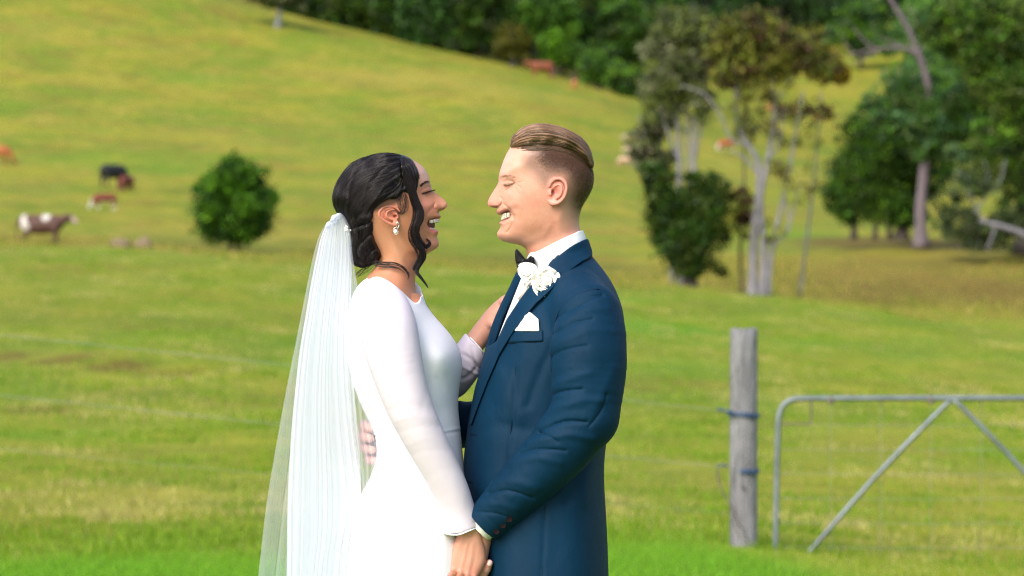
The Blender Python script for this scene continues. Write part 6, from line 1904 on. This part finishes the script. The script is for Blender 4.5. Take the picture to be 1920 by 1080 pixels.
b_body = sculpt("body", v, q, MAT_SKIN, bride, cc)
tag(b_body, "tanned skin of the head, neck and hands")
v, q = teeth_mesh(820.6, 413.4, 9.0, 0.024, [-22, -16, -9.9, -3.4, 3.4, 9.9, 16, 22], 0.22, -1, 3.3)
v2, q2 = teeth_mesh(812.5, 429.5, 5.0, 0.021, [-17, -10.3, -3.6, 3.6, 10.3, 17], -0.1, -1, 3.0)
v, q = join([(v, q), (v2, q2)])
sculpt("teeth", v, q, MAT_TEETH, bride)
v, q = sdf_mesh(lambda p: ell(p, (794, 422, 0), (22, 15, 26)), (768, 400, -30), (822, 442, 30), 2.0, 1)
sculpt("mouth", v, q, MAT_MOUTH, bride)
P = []
for sd_ in (1, -1):
    for _ in range(90):
        s = rng.random(); bx = 812 - 20 * s; by = 357.3 + 8.0 * s
        t = np.linspace(0, 1, 5); L_ = 5.5
        x = bx + L_ * t * (0.9 - .4 * s); y = by + 1.2 * t - 3.4 * t * t
        P.append(np.stack([x, y, sd_ * (GH.half(np.array([0.]), np.array([0.]))[0] * 0 + BH.half(np.array([bx]), np.array([by]))[0] + 0.3 + 3.5 * t)], 1))
strands("eyelashes", to_world(np.array(P)), 0.00028, hair_mat("lash_black", (0.008, 0.006, 0.006), 0.5, 0.3), b_body)
P = []
for sd_ in (1, -1):
    for _ in range(80):
        s = rng.random(); bx = 804.5 - 13.5 * s; by = 342 + 9 * s * s + rng.normal(0, 1.0)
        t = np.linspace(0, 1, 4); x = bx - 3.5 * t; y = by - 1.8 * t + 1.5 * t * t
        P.append(np.stack([x, y, sd_ * (BH.half(x, y) + 0.4)], 1))
strands("eyebrow", to_world(np.array(P)), 0.0002, hair_mat("brow_dark", (0.015, 0.010, 0.008), 0.6, 0.2), b_body)

# ----------------------------------------------------------------- bride's hair
MAT_HAIRB = hair_mat("hair_dark", (0.009, 0.006, 0.007), 0.36, 0.28)
MAT_HAIRBB = plain_mat("hair_dark_base", (0.008, 0.005, 0.006), 0.45, 0.3, 150, 0.5, 300)
cap_out = [(778.5, 304.5), (770, 297.5), (759, 292), (742, 288), (724, 287.5), (708, 290.5), (695, 293), (676, 297), (660, 307), (645, 322), (632, 343), (624.5, 364),
           (624.5, 381), (631, 396), (643, 411), (652, 425), (657.5, 445), (657, 466), (659, 486), (666, 498), (678, 500.5), (692, 497.5), (706, 494), (714, 487), (718.5, 477),
           (717, 466), (710.5, 450), (707.5, 430), (709, 414), (712, 401), (722, 389), (738, 384), (750, 381), (759, 374), (764, 370), (771, 380), (778, 390), (783, 380), (784.5, 364), (789.5, 347), (790.5, 334), (787, 318)]
cap_ctrl = [(740, 300, 66, 34), (700, 305, 66, 44), (650, 350, 62, 45), (690, 350, 76, 50), (740, 340, 72, 50), (770, 325, 62, 20), (785, 330, 52, 10), (780, 355, 54, 8), (775, 380, 60, 7),
            (720, 380, 74, 18), (750, 365, 66, 14), (680, 400, 70, 34), (640, 385, 56, 34), (675, 440, 56, 28), (700, 445, 58, 18), (670, 480, 44, 24), (695, 480, 46, 24), (712, 478, 46, 14), (700, 415, 66, 16)]
BHAIR = Relief(cap_out, cap_ctrl, 0.8, 3)
BHAIR.stroke([(752, 300), (755, 318), (757, 335), (759, 352)], 2.6, -5)
BHAIR.stroke([(697, 294), (676, 312), (662, 345), (658, 380), (664, 410)], 3.4, -3.5)
BHAIR.stroke([(748, 300), (715, 325), (690, 365), (680, 405)], 2.6, -2.0)
BHAIR.stroke([(752, 330), (725, 352), (700, 385), (684, 412)], 2.4, 2.0)
BHAIR.stroke([(755, 350), (735, 366), (710, 382), (692, 400)], 2.2, -2.2)
BHAIR.stroke([(710, 408), (690, 420), (668, 428)], 4, -6)
BHAIR.stroke([(707, 430), (690, 445), (672, 470), (676, 495)], 3.4, -4.0)
BHAIR.stroke([(665, 436), (664, 462), (672, 490)], 3.4, 3.0)
BHAIR.stroke([(714, 465), (700, 470), (688, 486)], 3.0, -3.5)
v, q = sdf_mesh(BHAIR, (612, 278, -96), (800, 510, 96), 1.6, 1)
b_hair = sculpt("hair", v, q, MAT_HAIRBB, bride)
tag(b_hair, "dark brown hair pinned into a low bun with loose waves by the face")
A1 = smooth_line([(752, 291), (735, 287.5), (712, 289), (690, 294), (664, 304), (645, 322), (631, 345), (624.5, 372), (631, 396), (645, 413), (655, 425)], 5)
B1 = smooth_line([(757, 340), (752, 360), (742, 375), (728, 384), (716, 392), (706, 402), (698, 412), (690, 420), (682, 427), (676, 432), (672, 436)], 5)
P1, TP1 = lane_strands(A1, B1, BHAIR, 4200, 14, 0.5, 1.0, 1.0, (0.0, 1.0), 0.012, seedph=0)
A2 = smooth_line([(645, 410), (654, 430), (658, 452), (657, 472), (662, 491), (676, 500), (694, 497), (710, 490)], 5)
B2 = smooth_line([(706, 404), (702, 416), (700, 430), (699, 444), (700, 456), (703, 466), (708, 474), (716, 480)], 5)
P2, TP2 = lane_strands(A2, B2, BHAIR, 1600, 14, 0.9, 1.6, 1.0, (0.0, 1.0), 0.05, seedph=2)
A3 = smooth_line([(752, 291), (764, 296), (777, 306), (786, 322), (790.5, 338), (787, 352), (784, 364), (784, 378)], 5)
B3 = smooth_line([(756, 300), (757, 314), (758, 328), (759, 340), (761, 352), (764, 362), (770, 374), (777, 386)], 5)
P3, TP3 = lane_strands(A3, B3, BHAIR, 900, 14, 0.4, 1.0, 1.0, (0.0, 1.0), 0.02, seedph=4)
strands("hair_strands", to_world(P1), 0.00032, MAT_HAIRB, b_hair, tone=TP1)
strands("bun_strands", to_world(P2), 0.00032, MAT_HAIRB, b_hair, tone=TP2)
strands("parting_strands", to_world(P3), 0.00032, MAT_HAIRB, b_hair, tone=TP3)

def lock(name, line, width, n, m, w_c, wthick, seed, twist=1.0, rad_=0.00030, core=True):
    """a wavy lock: a bundle of strands round a centre line (u, v), widths in mm along it"""
    r_ = np.random.default_rng(seed)
    ln = smooth_line(line, 6); t = np.linspace(0, 1, m)
    tt = np.linspace(0, 1, len(ln))
    cu = np.interp(t, tt, ln[:, 0]); cv = np.interp(t, tt, ln[:, 1])
    wd = np.interp(t, np.linspace(0, 1, len(width)), width)
    wc = np.interp(t, np.linspace(0, 1, len(w_c)), w_c)
    du = np.gradient(cu); dv = np.gradient(cv); L = np.hypot(du, dv) + 1e-9; nu, nv = -dv / L, du / L
    P = []
    for i in range(n):
        a = r_.uniform(0, 6.28); r = math.sqrt(r_.random())
        an = a + twist * t * 3.0
        x = cu + nu * wd * r * np.cos(an) + 0.6 * np.sin(t * r_.uniform(8, 14) + a)
        y = cv + nv * wd * r * np.cos(an)
        z = wc + wthick * r * np.sin(an)
        e0 = int(r_.integers(0, max(1, m // 6))); e1 = m - int(r_.integers(0, max(1, m // 4)))
        sub = np.linspace(e0, e1 - 1, m); Q = np.stack([np.interp(sub, np.arange(m), g) for g in (x, y, z)], 1)
        P.append(Q)
    o = strands(name, to_world(np.array(P)), rad_, MAT_HAIRB, b_hair, tone=np.clip(r_.normal(.5, .3, len(P)), 0, 1))
    if core:
        pts = to_world(np.stack([cu, cv, wc], 1))
        v, q = tube(pts, np.maximum(wd * 0.40 / 1000, 0.0004), 8)
        mesh_obj("lock_core", v, fix_quads(q), MAT_HAIRBB, b_hair)
    return o
lock("loose_wave", [(764, 322), (770, 345), (776, 366), (782, 384), (788, 398), (788, 412), (781.5, 427), (781, 442), (787, 455), (797, 463), (804, 461), (806.5, 455), (800, 448)],
     [5, 8.5, 8.5, 9, 8.5, 7.5, 7, 6.5, 5, 3.5, 2.5, 1.2], 420, 40, [64, 63, 60, 58, 60, 60, 58, 50, 42, 34, 30], 5, 1)
lock("loose_wave", [(777, 425), (778, 442), (785, 458), (793, 470), (795, 482), (790, 492), (784, 503), (784, 512), (792, 522), (800, 533), (804, 540)],
     [5, 6, 6.5, 6, 5.5, 5, 4, 3, 2.2, 1.4, 0.6], 300, 34, [60, 58, 56, 52, 50, 50, 52, 52, 54], 4, 2)
lock("loose_wave", [(792, 466), (790, 480), (783, 494), (778, 503), (777, 508)], [4, 4, 3.4, 2.4, 1.2], 90, 20, [54, 52, 50, 50], 3, 3, core=False)
lock("nape_wisp", [(704, 492), (720, 494), (738, 494), (754, 499), (764, 508), (768, 517), (766, 525)], [4, 3.4, 3, 2.4, 2, 1.6, 1.2], 26, 26, [44, 50, 54, 52, 50], 3, 4, core=False, rad_=0.00022)
lock("nape_wisp", [(700, 494), (716, 499), (734, 500), (750, 504), (762, 512)], [4, 3, 2.4, 1.6, .8], 14, 22, [44, 50, 54, 52], 3, 5, core=False, rad_=0.0002)
lock("nape_wisp", [(704, 490), (690, 503), (676, 512), (664, 520)], [5, 6, 6, 5], 22, 18, [10, 5, 0], 10, 6, core=False, rad_=0.0002)
lock("ear_wisp", [(758, 360), (763, 376), (762, 392), (754, 401), (748, 398)], [6, 6, 5.6, 4.4, 3], 18, 20, [60, 62, 63, 62], 2, 7, core=False, rad_=0.0002)
lock("ear_wisp", [(748, 364), (752, 382), (750, 396), (744, 402)], [8, 7, 6, 5], 14, 18, [62, 64, 64], 2, 8, core=False, rad_=0.0002)
lock("loose_wave", [(766, 340), (778, 372), (792, 396), (794, 412), (786, 428), (787, 444), (796, 458), (802, 468), (799, 476)], [2, 3, 3, 3, 3, 3, 2.5, 2, 1.5], 26, 34, [66, 64, 62, 62, 60, 56, 46, 40], 4, 12, core=False, rad_=0.0002)
lock("loose_wave", [(764, 338), (772, 372), (778, 396), (776, 418), (770, 436), (772, 452), (782, 470), (786, 488), (780, 502)], [2, 3, 3, 3, 3, 3, 2.5, 2, 1.5], 26, 34, [66, 64, 62, 62, 60, 58, 54, 50], 4, 13, core=False, rad_=0.0002)
# flyaways along the crown
P = []
for _ in range(110):
    s = rng.random(); i = int(s * (len(A1) - 2)); u0, v0 = A1[i]; u1, v1 = A1[min(i + 6, len(A1) - 1)]
    t = np.linspace(0, 1, 6)
    P.append(np.stack([u0 + (u1 - u0) * t * 1.3, v0 + (v1 - v0) * t * 1.3 - rng.uniform(.5, 2.2) * np.sin(t * 2.5), np.full(6, rng.normal(0, 14))], 1))
strands("flyaway_hairs", to_world(np.array(P)), 0.00012, MAT_HAIRB, b_hair)

# ----------------------------------------------------------------- earring and hair ornament
MAT_SILVER = plain_mat("silver", (0.75, 0.74, 0.72), 0.22, 0.05, metal=1.0)
MAT_PEARL = plain_mat("pearl", (0.80, 0.78, 0.74), 0.18, 0.05)
er = empty("earring"); er.parent = bride
tag(er, "pearl drop earring on a small hoop")
th = np.linspace(0, 2 * np.pi, 18)
EW = 70.0
tube_obj("hoop", to_world(np.stack([748.2 + 2.6 * np.cos(th), 423 + 5 * np.sin(th), EW + 1.5 + 0 * th], 1)), 0.0007, MAT_SILVER, er, 6)
tube_obj("setting", to_world(np.stack([744.5 + 4.6 * np.cos(th), 434.5 + 6.6 * np.sin(th), EW + 0 * th], 1)), 0.0006, MAT_SILVER, er, 6)
v, q = sdf_mesh(lambda p: ell(p, (744.3, 435.5, EW), (3.5, 4.6, 3.5)), (736, 426, EW - 8), (752, 444, EW + 8), 0.7, 1, True)
sculpt("pearl", v, q, MAT_PEARL, er)
cm = empty("hair_comb"); cm.parent = bride
tag(cm, "small crystal comb that holds the veil in the hair")
crys = []
for k in range(16):
    ctr = np.array([653 + rng.normal(0, 2.2), 431 + rng.normal(0, 3.4), 44 + rng.normal(0, 3)])
    if k > 10: ctr = np.array([637 + rng.normal(0, 5), 405 + rng.normal(0, 3), 34 + rng.normal(0, 4)])
    crys.append(sdf_mesh(lambda p, ctr=ctr: ell(p, ctr, (1.9, 1.9, 1.9)), ctr - 3.5, ctr + 3.5, 0.9, 0, True))
v, q = join(crys)
sculpt("crystal", v, q, MAT_PEARL, cm)
tube_obj("comb_bar", to_world(np.array([(645, 424, 34), (649, 428, 38), (653, 432, 40)])), 0.0012, MAT_SILVER, cm, 6)

# ----------------------------------------------------------------- dress
MAT_DRESS = cloth_mat("white_crepe", (0.88, 0.86, 0.91), 0.75, 1100, 0.08, 0.08, 0.015, 0.10)
MAT_SLEEVE = cloth_mat("sheer_chiffon", (0.69, 0.61, 0.69), 0.8, 1100, 0.08, 0.1, 0.03, 0.12)
MAT_HEM = cloth_mat("white_hem", (0.84, 0.84, 0.86), 0.8, 1100, 0.05, 0.1, 0.01)
v, q = sdf_mesh(b_dress, (590, 480, -265), (1000, 1240, 265), 2.6, 2)
wl = [([(703, 818), (740, 822), (790, 820), (862, 808)], 2.2, -1.2), ([(703, 815), (740, 818), (790, 816), (862, 803)], 2.0, 1.0),
      ([(680, 780), (700, 772), (730, 775)], 6, -1.4), ([(672, 740), (700, 745), (730, 742)], 6, -1.2), ([(665, 700), (690, 712), (716, 716)], 6, -1.2)]
v = displace(v, q, wl)
b_dr = sculpt("dress", v, q, MAT_DRESS, bride)
tag(b_dr, "white boat-neck dress with a fitted waist")
v, q = sdf_mesh(lambda p: BD(p), (580, 1215, -280), (1010, 2052, 280), 9.0, 1)
# skirt hem reaching the grass, same cloth
nzs = np.sin(np.arctan2(v[:, 2], v[:, 0] - 780) * 9 + v[:, 1] * 0.004) * np.clip((v[:, 1] - 1240) / 800, 0, 1) * 14
v = v + vnormals(v, q) * nzs[:, None]
sculpt("skirt", v, q, MAT_DRESS, b_dr)

def b_sleeve(p):
    f = chain(p, [C4(722, 582, 140, 46), C4(727, 612, 156, 53), C4(737, 660, 167, 51), C4(750, 710, 171, 46.5), C4(765, 755, 171, 43), C4(783, 796, 167, 40), C4(805, 840, 159, 37), C4(827, 882, 150, 34.5), C4(845, 920, 141, 33), C4(858, 958, 132, 32.5), C4(870, 1004, 124, 36)], 10)
    x, y = p[0], p[1]
    # flared hem, dipping in the middle
    s = 1 - p[2] / (D * 1000)
    px = 960 + (x - 960) / s; py = 540 + (y - 540) / s
    hem = py - (1000.5 - 15.0 * np.clip((px - 862) / 41, 0, 1.2) - 2.0 * np.clip((850 - px) / 20, 0, 1.5) ** 2)
    return smax(f, hem, 1.0)
v, q = sdf_mesh(b_sleeve, (655, 510, 70), (930, 1030, 235), 2.4, 2)
bf = [([(672, 610), (700, 590), (735, 580), (770, 590)], 7, -3.5), ([(674, 630), (705, 612), (740, 606), (775, 620)], 6, 3.0), ([(680, 645), (712, 628), (750, 628)], 5, -2.5),
      ([(698, 560), (712, 545), (732, 540)], 5, -2.5),
      ([(700, 690), (735, 700), (775, 690)], 6, 2.0), ([(735, 770), (765, 760), (805, 765)], 7, -3.5), ([(740, 790), (775, 780), (815, 785)], 6, 3.5), ([(750, 810), (785, 800), (822, 800)], 6, -3.5),
      ([(765, 835), (795, 822), (832, 825)], 6, 2.5), ([(775, 852), (800, 845), (840, 845)], 5, -2.5), ([(810, 700), (800, 740), (790, 775)], 6, -2.5),
      ([(800, 900), (825, 880), (850, 880)], 6, -1.5), ([(720, 640), (728, 700), (742, 750)], 10, 2.0), ([(690, 660), (700, 720), (720, 760)], 8, -2.0),
      ([(850, 900), (866, 940), (880, 985)], 8, 2.0), ([(838, 930), (848, 965), (855, 995)], 7, -2.4)]
v = displace(v, q, [(a, b * 1.1, c_ * 0.13) for a, b, c_ in bf])
nz = np.array([mnoise.noise(Vector((a[0] / 40, a[1] / 60, a[2] / 50))) for a in v]) * 0.35
v = v + vnormals(v, q) * nz[:, None]
b_sl = sculpt("sleeve", v, q, MAT_SLEEVE, b_dr)
tag(b_sl, "near sleeve of sheer white chiffon with a flared cuff")
hem = smooth_line([(831, 999), (842, 1002), (854, 1003), (864, 1001.5), (878, 996), (892, 990.5), (904, 985.5)], 4)
HP = []
for a, b_ in hem:
    w_ = surf_w(lambda p: b_sleeve((p[0], p[1] - 4, p[2])), *c(a, b_, 158)[:2], 220)
    HP.append((*c(a, b_, max(w_, 118))[:2], max(w_, 118)))
HP = np.array(HP); HP[:, 2] = np.convolve(np.pad(HP[:, 2], 2, mode='edge'), np.ones(5) / 5, 'valid')
tube_obj("cuff_hem", to_world(HP), 0.0016, MAT_HEM, b_sl, 6)
# far sleeve
def b_fsleeve(p):
    f = chain(p, [C4(735, 590, -150, 46), C4(790, 680, -165, 42), C4(835, 715, -155, 38), C4(862, 694, -125, 36), C4(878, 670, -116, 33), C4(893, 646, -112, 30)], 12)
    q = c(893, 646, -112); n = np.array([0.72, -0.66, 0.0])
    cut = (p[0] - q[0]) * n[0] + (p[1] - q[1]) * n[1]
    return smax(f, cut, 1.0)
v, q = sdf_mesh(b_fsleeve, (690, 530, -215), (930, 770, -70), 2.4, 2)
v = displace(v, q, [([(866, 664), (880, 672), (900, 690)], 4, -3), ([(862, 684), (880, 694), (895, 702)], 3.5, 3), ([(885, 650), (890, 672), (896, 688)], 3, -2), ([(860, 712), (875, 708), (890, 694)], 4, -3)])
tag(sculpt("sleeve", v, q, MAT_SLEEVE, b_dr), "far sleeve of sheer white chiffon")
q_ = [(881, 632.5), (889, 640), (897, 649), (906, 660)]
tube_obj("cuff_hem", to_world(np.array([c(a, b_, -84) for a, b_ in q_])), 0.0016, MAT_HEM, b_dr, 6)

# ----------------------------------------------------------------- veil
def veil_mat():
    m, nt, b, out = new_mat("tulle")
    nt.nodes.remove(b)
    a = N(nt, "ShaderNodeAttribute", attribute_name="Color")
    sep = N(nt, "ShaderNodeSeparateColor"); nt.links.new(a.outputs[0], sep.inputs[0])
    df = N(nt, "ShaderNodeBsdfDiffuse"); df.inputs[0].default_value = (0.86, 0.88, 0.98, 1)
    tl = N(nt, "ShaderNodeBsdfTranslucent"); tl.inputs[0].default_value = (0.86, 0.88, 0.98, 1)
    mx = N(nt, "ShaderNodeMixShader"); mx.inputs[0].default_value = 0.5
    nt.links.new(df.outputs[0], mx.inputs[1]); nt.links.new(tl.outputs[0], mx.inputs[2])
    tr = N(nt, "ShaderNodeBsdfTransparent")
    m2 = N(nt, "ShaderNodeMixShader")
    nt.links.new(sep.outputs[0], m2.inputs[0])
    nt.links.new(tr.outputs[0], m2.inputs[1]); nt.links.new(mx.outputs[0], m2.inputs[2])
    nt.links.new(m2.outputs[0], out.inputs[0])
    return m
MAT_VEIL = veil_mat()
veil = empty("veil"); veil.parent = bride
tag(veil, "long white tulle veil gathered at the bun")
vl_left = smooth_line([(632, 401), (622, 411), (609, 424), (598, 444), (588, 478), (577, 530), (565, 590), (552, 655), (538, 725), (524, 800), (510, 880), (498, 955), (487, 1050), (480, 1120), (465, 1300), (440, 1600), (420, 1960)], 6)
vl_in = smooth_line([(634, 401), (625, 412), (613, 426), (604, 446), (596, 480), (586, 530), (576, 590), (565, 655), (557, 725), (550, 800), (545, 880), (542, 955), (541, 1050), (540, 1120), (535, 1300), (525, 1600), (510, 1960)], 6)
vl_right = smooth_line([(641, 400), (647, 408), (653, 424), (658, 446), (660, 478), (660, 530), (658, 590), (659, 655), (664, 725), (670, 800), (677, 880), (675, 955), (668, 1050), (665, 1120), (662, 1300), (655, 1600), (645, 1960)], 6)
vl_over = smooth_line([(643, 401), (650, 409), (657, 424), (661, 446), (664, 478), (672, 530), (684, 590), (690, 655), (695, 725), (702, 800), (712, 860), (700, 915), (684, 960), (675, 1050), (668, 1300), (660, 1600), (650, 1960)], 6)
vl_mid = smooth_line([(640, 400), (645, 408), (650, 424), (654, 446), (656, 478), (655, 530), (652, 590), (652, 655), (655, 725), (662, 800), (672, 870), (678, 915), (676, 960), (660, 1050), (650, 1300), (640, 1600), (630, 1960)], 6)
def veil_layer(name, A, B, npleat, amp, w_top, w_bot, alpha, seed, ns=260, nt_=150, edge=0.7, sharp=0.5):
    r_ = np.random.default_rng(seed)
    ta = np.linspace(0, 1, len(A)); t = np.linspace(0, 1, nt_)
    Au = np.interp(t, ta, A[:, 0]); Av = np.interp(t, ta, A[:, 1]); tb = np.linspace(0, 1, len(B))
    Bu = np.interp(t, tb, B[:, 0]); Bv = np.interp(t, tb, B[:, 1])
    s = np.linspace(0, 1, ns)
    ph = r_.uniform(0, 6.28, 6)
    # pleats: sideways shear makes the cloth double back on itself
    warp = s + 0.012 * np.sin(s * 23 + ph[0])
    def folds_(nk):
        kn = np.cumsum(r_.uniform(0.35, 1.8, nk * 2)); kn = (kn - kn[0]) / (kn[-1] - kn[0])
        vals = r_.uniform(0.4, 1.2, nk * 2) * np.where(np.arange(nk * 2) % 2, 1, -1)
        g_ = np.interp(s, kn, vals); kk = np.hanning(13); kk /= kk.sum()
        return np.convolve(np.pad(g_, 6, mode='edge'), kk, 'valid')
    f1, f2, f3 = folds_(npleat), folds_(int(npleat * 1.6)), folds_(npleat)
    V = np.zeros((nt_, ns, 3)); al = np.zeros((nt_, ns))
    dens = alpha * (1 + 0.16 * folds_(npleat + 3) + 0.12 * (r_.random(ns) - .5))
    lines = np.zeros(ns)
    for _ in range(int(npleat * sharp)):
        k = r_.uniform(0, 1); lines += np.exp(-((s - k) / (0.0030)) ** 2) * r_.uniform(0.05, 0.28)
    for i in range(nt_):
        w0 = w_top + (w_bot - w_top) * t[i]
        grow = 0.25 + 0.75 * min(1, t[i] * 2.2)
        sway = 0.06 * np.sin(t[i] * 5 + ph[3])
        W = Bu[i] - Au[i]
        drift = 0.010 * np.sin(t[i] * 7 + s * 9 + ph[4])
        ss = np.clip(s + drift * np.sin(np.pi * s) + f3 * 0.35 / npleat / 2 * np.sin(np.pi * s) ** .3, 0, 1)
        V[i, :, 0] = Au[i] + W * ss
        V[i, :, 1] = Av[i] + (Bv[i] - Av[i]) * ss
        V[i, :, 2] = w0 + amp * grow * (f1 + 0.4 * f2) + amp * sway
        al[i] = dens + lines * 0.6
    al[:, :2] = edge; al[:, -2:] = edge
    al = np.clip(al, 0, 0.95)
    i = np.arange(nt_ - 1)[:, None] * ns; j = np.arange(ns - 1)[None]
    q = np.stack([i + j, i + j + 1, i + ns + j + 1, i + ns + j], -1).reshape(-1, 4)
    colr = np.repeat(al.reshape(-1, 1), 3, 1)
    return mesh_obj(name, to_world(V.reshape(-1, 3)), q, MAT_VEIL, veil, True, colr)
veil_layer("veil_layer", vl_left, vl_right, 6, 4, 12, -10, 0.28, 1, sharp=0.6)
veil_layer("veil_layer", vl_in, vl_right, 8, 1.3, 26, 20, 0.50, 2, sharp=1.2)
veil_layer("veil_layer", vl_in, vl_mid, 9, 1.0, 36, 46, 0.50, 3, sharp=1.5)
veil_layer("veil_layer", vl_mid, vl_over, 5, 5, 50, 62, 0.30, 4, ns=90, sharp=1.5)
# gathered puff at the comb
def puff(p):
    return smin(ell(p, (629, 412, 30), (7, 9, 20)), smin(ell(p, (638, 406, 34), (5.5, 5.5, 12)), ell(p, (618, 424, 24), (6, 8, 18)), 5), 5)
v, q = sdf_mesh(puff, (602, 392, -5), (656, 442, 62), 1.6, 1)
v = displace(v, q, [([(640, 403), (626, 420), (615, 436)], 2, -2), ([(634, 402), (620, 415), (609, 430)], 2, 2), ([(648, 408), (640, 424)], 2, -2)])
o = sculpt("veil_gather", v, q, MAT_VEIL, veil, np.full((len(v), 3), 0.75))
